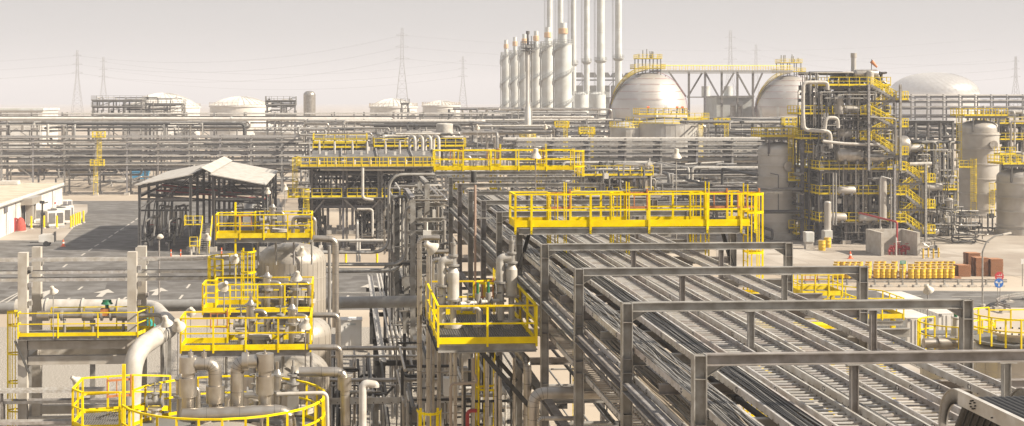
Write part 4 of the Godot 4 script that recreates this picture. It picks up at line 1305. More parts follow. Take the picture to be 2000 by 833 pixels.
	railing(s, Y, [v3(gx(371, 170), 1.2, z0 + 4.6), v3(sx - 0.8, 1.2, z0 + 4.6)], true, 1.1, 1.0, 0.09, 0.15)
	grating(s, gx(371, 170), sx - 0.6, z0 + 2.6, z0 + 4.6, 1.2, false)
	for q in [gx(373, 170), gx(384, 170)]: pbar(s, "leg", M.concrete, v3(q, 0, z0 + 4.3), v3(q, 1.2, z0 + 4.3), 0.15)
	cone(gy(333, 507), "orange road delineator post left of a second one before the shelter", true)
	cone(gy(352, 507), "orange road delineator post right of a second one before the shelter", true)
	cone(gy(432, 503), "orange road delineator post near the shelter's right bay", true)
	var kb := flat([gy(335, 506.5), gy(458, 506.5), gy(458, 501), gy(335, 501)], 0.15)
	struct(kb, "kerb_island", M.concrete)
func pipe_rack(label: String, d: float, px0: float, px1: float, levels: Array, bay: float, depth: float, sd: int, m: Material, nper := 4, rmax := 0.22) -> Node3D:
	var x0 := gx(px0, d)
	var x1 := gx(px1, d)
	var r := RandomNumberGenerator.new()
	r.seed = sd
	var top: float = levels[0]
	var t := thing("pipe_rack", label, "pipe rack", v3((x0 + x1) / 2, 0, -d - depth / 2))
	var n := maxi(1, roundi((x1 - x0) / bay))
	for i in n + 1:
		var x := lerpf(x0, x1, float(i) / n)
		for z in [-d, -d - depth]:
			pib(t, "column", m, v3(x, 0.4, z), v3(x, top + 0.5, z), 0.32, 0.34)
			pbox(t, "footing", M.concrete, v3(x, 0.25, z), v3(1.0, 0.5, 1.0))
		for y in levels: pib(t, "cross_beam", m, v3(x, y - 0.2, -d), v3(x, y - 0.2, -d - depth), 0.25, 0.36)
		if i < n and i % 3 == 1:
			var xn := lerpf(x0, x1, float(i + 1) / n)
			var lo: float = levels[levels.size() - 1]
			psq(t, "brace", m, v3(x, lo - 2.5, -d), v3((x + xn) / 2, lo, -d), 0.16, 0.16)
			psq(t, "brace", m, v3(xn, lo - 2.5, -d), v3((x + xn) / 2, lo, -d), 0.16, 0.16)
	for y in levels:
		for z in [-d + 0.05, -d - depth]: pib(t, "long_beam", m, v3(x0, y - 0.55, z), v3(x1, y - 0.55, z), 0.2, 0.26)
		for k in nper:
			var rr := r.randf_range(0.07, rmax)
			var z := -d - depth * (k + 0.5) / nper
			var a := x0 - r.randf() * 2.0
			var b := x1 + r.randf() * 2.0
			var mm: Material = [M.pipe, M.white_pipe, M.clad, M.pipe, M.rackgrey][r.randi() % 5]
			part(mb().tube(v3(a, y + rr, z), v3(b, y + rr, z), rr, 10), "pipe", mm, t)
		if r.randf() < 0.9:
			pbox(t, "cable_tray", M.tray, v3((x0 + x1) / 2, y + 0.15, -d + 0.3), v3(x1 - x0, 0.16, 0.04))
	return t
# steel process structure: columns, beams, decks, railings
func module(label: String, x0: float, x1: float, z0: float, z1: float, ys: Array, nx: int, nz: int, rails := true, top_ext := 0.0, called := "process_structure", braces := true, ms: Material = null) -> Node3D:
	if ms == null: ms = M.steel
	var t := thing(called, label, "structure", v3((x0 + x1) / 2, 0, z0))
	var top: float = ys[ys.size() - 1]
	for i in nx + 1:
		for j in nz + 1:
			var x := lerpf(x0, x1, float(i) / nx)
			var z := lerpf(z0, z1, float(j) / nz)
			pib(t, "column", ms, v3(x, 0.3, z), v3(x, top + top_ext, z), 0.3, 0.32)
			pbox(t, "footing", M.concrete, v3(x, 0.25, z), v3(1.1, 0.5, 1.1))
	for y in ys:
		for j in nz + 1: pib(t, "beam", ms, v3(x0 - 0.2, y - 0.22, lerpf(z0, z1, float(j) / nz)), v3(x1 + 0.2, y - 0.22, lerpf(z0, z1, float(j) / nz)), 0.22, 0.34)
		for i in nx + 1: pib(t, "beam", ms, v3(lerpf(x0, x1, float(i) / nx), y - 0.24, z0), v3(lerpf(x0, x1, float(i) / nx), y - 0.24, z1), 0.2, 0.3)
		pbox(t, "deck", M.grating, v3((x0 + x1) / 2, y - 0.02, (z0 + z1) / 2), v3(x1 - x0 + 0.6, 0.04, absf(z1 - z0) + 0.6))
		if rails: railing(t, M.far_yellow if ms == M.steel else ms, [v3(x0 - 0.3, y, z1), v3(x0 - 0.3, y, z0 + 0.3), v3(x1 + 0.3, y, z0 + 0.3), v3(x1 + 0.3, y, z1)], false, 1.1, 1.4, 0.085, 0.24)
	if braces:
		var yy := [0.3] + ys
		for k in yy.size() - 1:
			for i in nx:
				if (i + k) % 2: continue
				psq(t, "brace", ms, v3(lerpf(x0, x1, float(i) / nx), yy[k], z1), v3(lerpf(x0, x1, float(i + 1) / nx), yy[k + 1] - 0.3, z1), 0.15, 0.15)
	return t
# orthogonal process pipes filling a volume; every pipe is a part
func piping(label: String, lo: Vector3, hi: Vector3, n: int, sd: int, rmin := 0.06, rmax := 0.2, dark := 0.4, rise := 0.5) -> Node3D:
	var r := RandomNumberGenerator.new()
	r.seed = sd
	var t := thing("process_piping", label, "piping", v3((lo.x + hi.x) / 2, lo.y, (lo.z + hi.z) / 2))
	for i in n:
		var p := v3(r.randf_range(lo.x, hi.x), r.randf_range(lo.y, hi.y), r.randf_range(lo.z, hi.z))
		var pts := [p]
		var k := 2 + r.randi() % 2
		var ax := 1 if r.randf() < rise else (0 if r.randf() < 0.7 else 2)
		for j in k:
			var q := p
			q[ax] = clampf(p[ax] + r.randf_range(0.25, 0.7) * (hi[ax] - lo[ax]) * (1 if r.randf() < 0.5 else -1), lo[ax], hi[ax])
			if q.distance_to(p) > 0.6: pts.append(q)
			p = q
			ax = (ax + 1 + r.randi() % 2) % 3
		if pts.size() < 2: continue
		var mm: Material = M.dark if r.randf() < dark else [M.pipe, M.clad, M.steel, M.white_pipe][r.randi() % 4]
		part(mb().pipe(pts, r.randf_range(rmin, rmax), 8), "pipe", mm, t)
	for i in n / 6:
		var p := v3(r.randf_range(lo.x, hi.x), r.randf_range(lo.y, hi.y), r.randf_range(lo.z, hi.z))
		part(mb().box(p, v3(0.5, 0.6, 0.4)).tube(p, p + v3(0, 0.8, 0), 0.06, 6), "instrument_box", [M.pipe, M.dark, M.white][i % 3], t)
	return t
func drum_h(px0: float, px1: float, py: float, d: float, r: float, label: String, m: Material, sup := 1.2) -> void:
	var a := gz(px0, py, d)
	var b := gz(px1, py, d)
	var t := thing("horizontal_drum", label, "drum", v3((a.x + b.x) / 2, a.y - r - sup * 0.3, a.z))
	var X := Basis(Vector3.BACK, -PI / 2)
	var l := a.distance_to(b)
	var pr := []
	for k in 7: pr.append(Vector2(r * sin(PI / 2 * k / 6.0), -r * 0.5 * cos(PI / 2 * k / 6.0)))
	var pr2 := []
	for k in 7: pr2.append(Vector2(r * cos(PI / 2 * k / 6.0), l + r * 0.5 * sin(PI / 2 * k / 6.0)))
	part(mb().lathe(pr + pr2, a, 24, X), "shell", m, t)
	for f in [0.2, 0.8]: pbox(t, "saddle", M.steel, a.lerp(b, f) - v3(0, r * 0.8, 0), v3(0.3, r * 1.0, r * 1.6))
func tank(px0: float, px1: float, pw: float, pa: float, d: float, label: String, ribs := 28, m: Material = null) -> void:
	if m == null: m = M.white
	var c := gz((px0 + px1) / 2, 300, d)
	c.y = 0
	var r := (px1 - px0) / 2 * d / F
	var hw := hy(pw, d)
	var ha := hy(pa, d)
	var t := thing("storage_tank", label, "tank", c)
	part(mb().lathe([Vector2(r, 0), Vector2(r, hw)], c, 48), "shell", m, t)
	var pr := []
	for k in 9:
		var u := k / 8.0
		pr.append(Vector2(r * (1 - u), hw + (ha - hw) * (1 - pow(1 - u, 2))))
	part(mb().lathe(pr, c, 48), "roof", m, t)
	var b := mb()
	for k in ribs:
		var a := TAU * k / ribs
		for j in 7:
			b.sq(c + v3(cos(a) * pr[j].x, pr[j].y + 0.05, sin(a) * pr[j].x), c + v3(cos(a) * pr[j + 1].x, pr[j + 1].y + 0.05, sin(a) * pr[j + 1].x), 0.18, 0.2)
	part(b, "roof_ribs", m, t, true)
	part(mb().lathe([Vector2(r + 0.02, hw - 0.5), Vector2(r + 0.35, hw - 0.45), Vector2(r + 0.35, hw), Vector2(r, hw)], c, 48), "wind_girder", m, t)
	railing(t, M.cream, arc_pts(v3(c.x, hw, c.z), r + 0.2, 0, 360, 36), false, 1.1, 3.0, 0.1, 0)
func pylon(px: float, ptop: float, d: float, label: String) -> Vector3:
	var c := gz(px, 300, d)
	c.y = 0
	var h := hy(ptop, d)
	var t := thing("power_pylon", label, "pylon", c, "lattice power pylons on the horizon")
	var b := mb()
	var w := func(y: float) -> float: return lerpf(h * 0.085, h * 0.018, minf(1.0, y / (h * 0.62))) if y < h * 0.62 else lerpf(h * 0.018, h * 0.011, (y - h * 0.62) / (h * 0.38))
	var n := 12
	for s in 4:
		var sx: float = [-1, 1, 1, -1][s]
		var sz: float = [-1, -1, 1, 1][s]
		for k in n:
			var y0 := h * k / n
			var y1 := h * (k + 1) / n
			var p := c + v3(sx * w.call(y0), y0, sz * w.call(y0))
			var q := c + v3(sx * w.call(y1), y1, sz * w.call(y1))
			b.sq(p, q, 0.35, 0.35)
			var nx: float = [-1, 1, 1, -1][(s + 1) % 4]
			var nz: float = [-1, -1, 1, 1][(s + 1) % 4]
			b.sq(p, c + v3(nx * w.call(y1), y1, nz * w.call(y1)), 0.2, 0.2)
			b.sq(q, c + v3(nx * w.call(y1), y1, nz * w.call(y1)), 0.2, 0.2)
	part(b, "tower", M.rackgrey, t)
	for k in 3:
		var y := h * (0.66 + 0.13 * k)
		for s in [-1, 1]:
			part(mb().sq(c + v3(0, y, 0), c + v3(s * h * (0.085 - k * 0.01), y, 0), 0.25, 0.3).sq(c + v3(0, y + h * 0.03, 0), c + v3(s * h * (0.085 - k * 0.01), y, 0), 0.2, 0.2), "cross_arm", M.rackgrey, t)
	return v3(c.x, h, c.z)
func wires(a: Vector3, b: Vector3, label: String) -> void:
	var t := thing("power_line", label, "power line", a)
	for k in 3:
		for s in [-1, 1]:
			var p := PackedVector3Array()
			for i in 25:
				var u := i / 24.0
				var q := a.lerp(b, u)
				q.y = lerpf(a.y, b.y, u) * (0.66 + 0.13 * k) - 16.0 * 4 * u * (1 - u)
				q.x += s * 0.0
				q.z += s * 7
				p.append(q)
			part(mb().sweep(p, 0.04, 4, false), "wire", M.steel, t)
func background() -> void:
	# racks
	pipe_rack("front row of grey pipe rack crossing behind the shelter at the left", 278, -60, 610, [11.4, 10.4, 9.0, 7.7, 6.0], 6, 5, 1, M.rackgrey, 4, 0.26)
	pipe_rack("tall rear grey pipe rack crossing behind the front one at the left", 331, -60, 1000, [15.5, 14.0, 12.2], 7, 6, 2, M.rackgrey, 2, 0.2)
	pipe_rack("grey pipe rack with wide pipes below the silver tanks, right of centre", 220, 1010, 1500, [12.3, 11.6, 10.8, 9.9, 9.0, 7.8, 6.4, 5.0], 6, 5, 3, M.rackgrey, 4, 0.28)
	pipe_rack("long pipe rack passing behind the air cooler in the middle distance", 300, 600, 1520, [14.3, 13.3, 12.2, 11.0, 9.5], 6, 6, 4, M.rackgrey, 4, 0.25)
	pipe_rack("dense dark pipe rack on the horizon at the right", 420, 1560, 2060, [20.2, 18.6, 16.6, 14.0, 11.0, 8.5], 5, 9, 5, M.steel, 5, 0.25)
	pipe_rack("low far pipe rack between the storage tanks and the air cooler", 380, 560, 1250, [15.0, 12.8], 6, 5, 6, M.rackgrey, 2, 0.15)
	var wp := thing("large_pipe", "long white pipe along the top of the rear left rack, turning down at its end", "pipe", gz(100, 232, 329))
	part(mb().pipe(P([[-40, 232, 329], [770, 233, 329], [770, 290, 329]]), 0.42, 14, 1.4), "run", M.white, wp)
	for k in 2: part(mb().tube(gz(200 + k * 250, 232, 329), gz(203 + k * 250, 232, 329), 0.5, 14), "flange", M.white, wp)
	# tanks, vessel, far buildings
	tank(250, 388, 208, 182, 520, "large white domed tank partly hidden behind racks at the left")
	tank(410, 528, 206, 189, 500, "white tank with ribbed dome, second from the left")
	tank(722, 814, 208, 193, 480, "white storage tank with shallow ribbed roof near the tall pylon")
	tank(825, 898, 206, 197, 470, "smaller white storage tank right of its neighbour")
	tank(498, 648, 256, 238, 390, "low wide tank with ribbed conical roof behind the middle racks", 40)
	var sv := vessel(gz(604, 220, 400), 1.75, 0, hy(186, 400), M.clad, "storage_bullet", "slim silver vertical vessel with rounded top on the skyline", "vessel", 0.7, 3.0)
	var fb := thing("warehouse", "long pale low warehouse far away at the left horizon", "building", gz(20, 220, 560))
	var fa := gz(-40, 210, 560)
	var fc := gz(82, 210, 560)
	part(mb().bb(fa.x, fc.x, 0, 14.6, -560, -590), "wall", M.white, fb)
	part(mb().bb(fa.x - 0.5, fc.x + 0.5, 14.7, 15.6, -559, -591), "roof", M.stack, fb)
	var md: MB
	# dome
	var dc := gz(1825, 200, 1250)
	var dt := thing("dome_tank", "vast pale geodesic dome roof on the horizon at the right", "dome", v3(dc.x, 0, dc.z))
	var pr := []
	var rr := 85 * 1250 / F
	var y0 := hy(181, 1250)
	var y1 := hy(140, 1250)
	for k in 13:
		var a := PI / 2 * k / 12.0
		pr.append(Vector2(rr * cos(a) if k < 12 else 0.0, y0 + (y1 - y0) * sin(a)))
	part(mb().lathe([Vector2(rr, 0), Vector2(rr, y0)], v3(dc.x, 0, dc.z), 48), "wall", M.white, dt)
	part(mb().lathe(pr, v3(dc.x, 0, dc.z), 48), "roof", M.panel, dt)
	var gb := mb()
	for k in 40:
		for s in [-1, 1]:
			for j in 9:
				var a0: float = TAU * (k + s * j * 0.5) / 40
				var a1: float = TAU * (k + s * (j + 1) * 0.5) / 40
				gb.sq(v3(dc.x + cos(a0) * pr[j].x, pr[j].y + 0.06, dc.z + sin(a0) * pr[j].x), v3(dc.x + cos(a1) * pr[j + 1].x, pr[j + 1].y + 0.06, dc.z + sin(a1) * pr[j + 1].x), 0.2, 0.12)
	part(gb, "roof_lattice", M.panel, dt, true)
	# pylons
	var a := pylon(150, 100, 1530, "lattice pylon at the far left skyline, taller of the pair")
	var b := pylon(201, 113, 1700, "thinner lattice pylon just right of the far left one")
	var c := pylon(785, 55, 1394, "tall lattice pylon standing alone left of the stacks")
	var d := pylon(904, 110, 1700, "faint lattice pylon between the tall pylon and the stacks")
	var e := pylon(1427, 58, 1700, "lattice pylon above the truss walkway between the spheres")
	var f := pylon(1477, 86, 1955, "faint pylon right of the one above the walkway")
	var g := pylon(1985, 108, 1530, "lattice pylon at the right edge of the skyline")
	wires(c, a, "power line sagging from the tall pylon to the far left pylon")
	wires(d, b, "power line between the two thinner pylons on the left")
	wires(c, e + v3(340, 0, 0), "power line passing from the tall pylon behind the stacks")
	wires(e, g, "power line between the pylons at the right")
	wires(a, a + v3(-800, 0, -60), "power line leaving the far left pylon out of the picture")
	# blue skip and yellow ladder tower at the left rack
	var sk := gy(275, 351)
	var skip := thing("waste_skip", "blue open waste skip on the sand behind the shelter", "skip", sk)
	part(mb().prism(PackedVector2Array([Vector2(-1.9, 0.2), Vector2(1.5, 0.2), Vector2(1.9, 1.9), Vector2(-2.3, 1.9)]), sk + v3(0, 0, -1), sk + v3(0, 0, 1)), "body", M.blue, skip)
	part(mb().box(sk + v3(-0.2, 1.95, 0), v3(4.4, 0.12, 2.2)), "rim", M.blue, skip)
	var lt := thing("ladder_tower", "yellow caged ladder with railed landing on the left pipe rack", "ladder", gz(193, 380, 276))
	var lx := gx(193, 276)
	ladder(lt, M.far_yellow, v3(lx, hy(322, 276), -276), hy(268, 276), v3(0, 0, 1), 0.3, false, 0.9, 1.2)
	railing(lt, M.far_yellow, [v3(lx - 1.2, hy(268, 276), -276), v3(lx - 1.2, hy(268, 276), -275), v3(lx + 1.2, hy(268, 276), -275), v3(lx + 1.2, hy(268, 276), -276)], false, 1.2, 0.8, 0.12, 0.3)
	ladder(lt, M.far_yellow, v3(gx(186, 276), 0.2, -276), hy(322, 276), v3(0, 0, 1), 2.5, false, 0.8, 1.2)
	railing(lt, M.far_yellow, [v3(lx - 1.6, hy(322, 276), -276), v3(lx - 1.6, hy(322, 276), -275), v3(lx + 1.0, hy(322, 276), -275), v3(lx + 1.0, hy(322, 276), -276)], false, 1.2, 0.8, 0.12, 0.3)
	pbox(lt, "landing", M.grating, v3(lx, hy(268, 276), -275.6), v3(2.6, 0.1, 1.4))
	pbox(lt, "landing", M.grating, v3(lx - 0.3, hy(322, 276), -275.6), v3(2.8, 0.1, 1.4))
	# structures and pipework among the racks
	module("grey platform structure above the left racks before the first tank", gx(180, 345), gx(275, 345), -345, -352, [hy(225, 345), hy(208, 345), hy(196, 345)], 3, 1, true, 0.0, "process_structure", true, M.rackgrey)
	module("grey platform structure beside the first tank's dome", gx(285, 350), gx(355, 350), -350, -356, [hy(222, 350), hy(203, 350)], 2, 1, true, 0.0, "process_structure", true, M.rackgrey)
	module("grey platform structure in front of the second tank", gx(520, 345), gx(575, 345), -345, -350, [hy(225, 345), hy(205, 345), hy(197, 345)], 2, 1, true, 0.0, "process_structure", true, M.rackgrey)
	module("narrow grey access tower right of the third tank", gx(785, 345), gx(797, 345), -345, -348, [hy(240, 345), hy(220, 345), hy(202, 345)], 1, 1, true, 0.0, "process_structure", true, M.rackgrey)
	piping("tangle of pipes and risers between the two left racks", v3(gx(-20, 300), 1, -318), v3(gx(480, 300), 14, -288), 90, 41, 0.08, 0.3, 0.25)
	piping("pipes and valves behind the shelter under the racks", v3(gx(380, 290), 0.5, -300), v3(gx(600, 290), 11, -284), 50, 42, 0.08, 0.3, 0.3)
	piping("pipework beneath the long rack behind the air cooler", v3(gx(600, 290), 1, -298), v3(gx(1000, 290), 14.5, -230), 110, 43, 0.1, 0.3, 0.25)
	piping("far mass of pipework below the stacks", v3(gx(880, 360), 2, -410), v3(gx(1250, 360), 16.5, -350), 90, 44, 0.12, 0.35, 0.2)
	piping("pipework behind the silver tanks below the spheres", v3(gx(1200, 300), 2, -300), v3(gx(1560, 300), 15, -240), 110, 45, 0.1, 0.3, 0.3)
	piping("fine pipes on the grey platforms above the left racks", v3(gx(180, 345), 12, -352), v3(gx(355, 345), 19.5, -345), 60, 46, 0.06, 0.16, 0.1, 0.4)
	piping("fine pipes on the grey platform before the second tank", v3(gx(520, 345), 12, -350), v3(gx(575, 345), 19.5, -345), 30, 47, 0.06, 0.16, 0.1, 0.4)
	for q in [["silver horizontal drum under the left rack", 130, 185, 330], ["dark horizontal drum under the left rack near the office", 40, 90, 322], ["silver horizontal drum behind the shelter roof", 390, 450, 325], ["pale horizontal drum among racks right of the shelter", 500, 560, 325]]:
		drum_h(q[1], q[2], q[3], 305, 1.6, q[0], M.clad_dull, 3)
func skyline() -> void:
	var U := Vector3.UP
	# absorber towers with spiral stairs: x centre, half width, shoulder y, cap y, distance
	mat("cap", Color(0.55, 0.36, 0.20), 0.8)
	var words := ["first", "second", "third", "fourth", "fifth", "sixth"]
	var k := 0
	for q in [[988.3, 8.3, 108.4, 77.6, 575], [1005.8, 8.9, 105, 72, 550], [1024, 9.3, 98, 66, 525], [1047, 10.5, 93.6, 60, 500], [1070, 12.5, 89, 52.5, 475], [1100, 16.8, 85.6, 44, 450]]:
		var d: float = q[4]
		var c := gz(q[0], 300, d)
		c.y = 0
		var r: float = q[1] * d / F
		var y1 := hy(q[2], d)
		var y2 := hy(q[3], d)
		var t := thing("absorber_tower", "pale grey absorber tower with spiral stair, %s from the left in the row" % words[k], "tower", c, "absorber towers in a row")
		part(mb().lathe([Vector2(r, 0), Vector2(r, y1), Vector2(r * 0.6, y1 + 0.3)], c, 32), "shell", M.stack, t)
		part(mb().lathe([Vector2(r * 0.42, y1 + 0.3), Vector2(r * 0.42, y2), Vector2(0, y2)], c, 24), "stub", M.stack, t)
		part(mb().lathe([Vector2(r, y1 - 0.35), Vector2(r + 0.12, y1 - 0.32), Vector2(r + 0.12, y1 - 0.08), Vector2(r, y1 - 0.05)], c, 32), "top_ring", M.stack, t)
		var s := mb()
		var n := 96
		for i in n:
			var a0 := 2.5 - TAU * 3.2 * i / n
			var yy := 6.0 + (y1 - 6.0) * i / n
			var a1 := 2.5 - TAU * 3.2 * (i + 1) / n
			var yb := 6.0 + (y1 - 6.0) * (i + 1) / n
			s.sq(c + v3(cos(a0) * (r + 0.5), yy, sin(a0) * (r + 0.4)), c + v3(cos(a1) * (r + 0.4), yb, sin(a1) * (r + 0.4)), 0.8, 0.3)
			s.sq(c + v3(cos(a0) * (r + 0.8), yy + 1.1, sin(a0) * (r + 0.8)), c + v3(cos(a1) * (r + 0.8), yb + 1.1, sin(a1) * (r + 0.8)), 0.1, 0.1)
			s.sq(c + v3(cos(a0) * (r + 0.8), yy, sin(a0) * (r + 0.8)), c + v3(cos(a0) * (r + 0.8), yy + 1.1, sin(a0) * (r + 0.8)), 0.08, 0.08)
		part(s, "spiral_stair", M.stackdark, t)
		railing(t, M.stackdark, arc_pts(c + U * (y1 + 0.1), r + 0.4, 0, 360, 16), false, 1.3, 2, 0.14, 0.2)
		part(mb().lathe([Vector2(r * 0.42, y2 - 3.6), Vector2(r * 0.55, y2 - 3.5), Vector2(r * 0.55, y2 - 1.8), Vector2(r * 0.42, y2 - 1.7)], c, 16), "cap_platform", M.cap, t)
		part(mb().tube(v3(c.x - r - 0.5, 4, c.z + 1), v3(c.x - r - 0.5, y1, c.z + 1), 0.25, 6), "side_pipe", M.stackdark, t)
		k += 1
	# tall exhaust stacks
	var sl := ["slim tall stack behind the fifth absorber, cut by the picture's top", "tall stack behind the nearest absorber tower", "tall stack right beside the nearest absorber, first of four", "second of the four tall stacks from the left", "third of the four tall stacks, over a wide drum", "rightmost tall stack, standing behind the left sphere"]
	k = 0
	for q in [[1073.5, 5.5, 600, 0, 0, 0], [1094.5, 5.5, 580, 0, 0, 0], [1120, 5.2, 560, 124, 8, 0], [1146, 5.5, 545, 120, 11, 1135], [1173.5, 7.5, 530, 117.5, 12, 1166.5], [1208, 6.5, 515, 113, 13, 0]]:
		var d: float = q[2]
		var c := gz(q[0], 300, d)
		c.y = 0
		var r: float = q[1] * d / F
		var t := thing("exhaust_stack", sl[k], "stack", c, "tall exhaust stacks")
		var top := hy(-60, d)
		part(mb().lathe([Vector2(r * 1.04, 0), Vector2(r * 1.04, 40), Vector2(r, 41), Vector2(r, top), Vector2(r * 0.9, top), Vector2(r * 0.9, top - 1)], c, 28), "shaft", M.stack, t)
		var b := mb()
		for i in 4: b.lathe([Vector2(r + 0.01, 26 + i * 9.5), Vector2(r + 0.05, 26.1 + i * 9.5), Vector2(r + 0.05, 26.3 + i * 9.5), Vector2(r + 0.01, 26.4 + i * 9.5)], c, 28)
		part(b, "joint_rings", M.stack, t)
		ladder(t, M.stackdark, c + v3(-r - 0.6, 18, 0.3), top - 2, v3(-1, 0, 0), 0.5, false, 0.7, 0)
		for yy in ([hy(q[3], d)] if q[3] > 0 else []):
			var y: float = yy
			part(mb().lathe([Vector2(r, y - 1.2), Vector2(r + 0.8, y - 0.25), Vector2(r + 0.9, y - 0.25), Vector2(r + 0.9, y), Vector2(r, y)], c, 20), "gallery", M.stackdark, t)
			railing(t, M.stackdark, arc_pts(c + U * y, r + 0.85, 0, 360, 14), false, 1.2, 2, 0.12, 0.15)
		if q[5] > 0:
			var w: float = (13.2 if k == 3 else 16.5) * d / F
			part(mb().lathe([Vector2(w, 0), Vector2(w, hy(185, d)), Vector2(r, hy(180, d))], v3(gx(q[5], d), 0, c.z + 0.3), 28), "base_drum", M.stack, t)
			railing(t, M.stackdark, arc_pts(v3(gx(q[5], d), hy(185, d), c.z + 0.3), w, 0, 360, 16), false, 1.3, 2, 0.14, 0.2)
		else:
			part(mb().box(c + v3(0, 6, 2), v3(r * 3, 12, 5)), "base_duct", M.stackdark, t)
		k += 1
	# boiler house row behind
	var bh := module("row of boiler structures behind the tall stacks", gx(1118, 575), gx(1300, 575), -575, -587, [12, 20, hy(155, 575)], 6, 1, false, 2.0)
	for i in 5:
		var p := gz(1130 + i * 26, 150, 577)
		part(mb().box(v3(p.x, 16, p.z - 3), v3(4.0, 18, 6)), "boiler_casing", M.stackdark, bh)
		part(mb().prism(PackedVector2Array([Vector2(-2.6, 0), Vector2(2.6, 0), Vector2(1.4, 2), Vector2(-1.4, 2)]), v3(p.x, 28.5, p.z), v3(p.x, 28.5, p.z - 6)), "hood", M.steel, bh)
	# white mast
	var d0 := 250.0
	var c0 := v3(gx(1031, d0), 0, -d0)
	var ms := thing("vent_mast", "slender white vent mast with small galleries, right of the absorber row", "mast", c0)
	part(mb().lathe([Vector2(0.62, 0), Vector2(0.6, hy(215, d0)), Vector2(0.42, hy(205, d0)), Vector2(0.4, hy(100, d0)), Vector2(0.4, hy(88, d0))], c0, 20), "shaft", M.white, ms)
	part(mb().tube(c0 + U * hy(100, d0), c0 + U * hy(62, d0), 0.2, 12).tube(c0 + U * hy(66, d0), c0 + U * hy(60, d0), 0.34, 12).tube(c0 + v3(0.6, hy(200, d0), 0.4), c0 + v3(0.6, hy(70, d0), 0.4), 0.08, 6).tube(c0 + v3(-0.5, hy(140, d0), 0.5), c0 + v3(-0.5, hy(80, d0), 0.5), 0.06, 6), "tip_pipes", M.steel, ms)
	for py in [93.0, 98.0]: part(mb().lathe([Vector2(0.35, -0.2), Vector2(1.3, -0.1), Vector2(1.3, 0), Vector2(0.35, 0)], c0 + U * hy(py, d0), 16), "gallery", M.steel, ms)
	railing(ms, M.steel, arc_pts(c0 + U * hy(93, d0), 1.3, 0, 360, 12), false, 1.1, 1.0, 0.08, 0)
	railing(ms, M.far_yellow, arc_pts(c0 + U * hy(275, d0), 1.5, 0, 360, 12), false, 1.2, 0.7, 0.1, 0.3)
	part(mb().lathe([Vector2(0.6, 0), Vector2(1.5, 0), Vector2(1.5, -0.15), Vector2(0.6, -0.15)], c0 + U * hy(275, d0), 16), "lower_gallery", M.grating, ms)
	ladder(ms, M.far_yellow, c0 + v3(0, 0.3, 1.6), hy(275, d0), v3(0, 0, 1), 2.5, false, 0.7, 1.2)
	ladder(ms, M.white, c0 + v3(0.75, hy(275, d0), 0.2), hy(96, d0), v3(1, 0, 0), -1.0, false, 0.5, 0.5)
	# spheres
	sphere(gz(1265.5, 216, 360), 10.05, "silver gas sphere standing left, with a curving stair up its side")
	sphere(gz(1541, 212, 400), 9.8, "silver gas sphere standing right, behind the process tower")
	# truss walkway between spheres
	var A := gz(1272, 139, 360)
	var B := gz(1545, 139, 385)
	var tw := thing("truss_walkway", "grey truss bridge with railed walkway joining the tops of the two spheres", "walkway", A)
	var Y: Material = M.cream
	for s in [-1.0, 1.0]:
		psq(tw, "chord", M.steel, A + v3(0, 0, s * 1.2), B + v3(0, 0, s * 1.2), 0.35, 0.45)
		for i in 26:
			var p := A.lerp(B, i / 25.0) + v3(0, 0, s * 1.2)
			psq(tw, "post", M.far_yellow, p, p + U * 1.5, 0.12, 0.12)
		psq(tw, "rail", M.far_yellow, A + v3(0, 1.5, s * 1.2), B + v3(0, 1.5, s * 1.2), 0.14, 0.12)
		psq(tw, "rail", M.cream, A + v3(0, 0.8, s * 1.2), B + v3(0, 0.8, s * 1.2), 0.1, 0.1)
	psq(tw, "deck", M.grating, A, B, 2.2, 0.12)
	for i in 6:
		pbar(tw, "pipe", M.pipe, A + v3(0, -0.5, -1.0 + i * 0.4), B + v3(0, -0.5, -1.0 + i * 0.4), 0.12)
	for px in [1342, 1373.0, 1405, 1436, 1467]:
		var u: float = (px - 1272.0) / (1545 - 1272)
		var p := A.lerp(B, u)
		var main: bool = px == 1342 or px == 1405 or px == 1373.0 or px == 1467
		pib(tw, "leg", M.steel, v3(p.x, 0 if main else 18.0, p.z), p, 0.5, 0.5)
	for q in [[1306, 139, 1340, 189], [1344, 189, 1372, 142], [1378, 142, 1404, 189], [1408, 189, 1434, 142], [1440, 142, 1466, 189], [1490, 142, 1469, 189]]:
		var p := gz(q[0], q[1], 371)
		var w := gz(q[2], q[3], 371)
		psq(tw, "brace", M.steel, p, w, 0.4, 0.4)
	psq(tw, "lower_chord", M.steel, gz(1342, 190, 371), gz(1468, 190, 371), 0.3, 0.3)
	# power house between the spheres
	var ph := thing("generator_house", "grey clad generator house with two stub chimneys between the spheres", "building", gz(1430, 250, 410))
	part(mb().bb(gx(1400, 410), gx(1470, 410), 0, hy(190, 410), -410, -425), "wall", M.stackdark, ph)
	part(mb().bb(gx(1398, 410), gx(1472, 410), hy(190, 410), hy(187, 410), -409, -426), "roof", M.steel, ph)
	for px in [1384.0, 1428.0]: part(mb().tube(v3(gx(px, 408), hy(188, 408), -411), v3(gx(px, 408), hy(168, 408), -411), 1.3, 14), "chimney", M.stack, ph)
	for px in [1434.0, 1447.0]: part(mb().pipe([v3(gx(px, 406), 12, -407), v3(gx(px, 406), hy(205, 406), -407), v3(gx(px, 406) - 0.4, hy(202, 406), -404.5)], 0.85, 14, 1.2), "air_intake", M.pipe, ph)
	# silver panel tanks in front of the left sphere
	silver_tank(1237, 1393, 244, 250, "wide silver panelled tank in front of the left sphere")
	silver_tank(1197, 1262, 252, 252, "smaller silver panelled tank behind the wide one's left side")
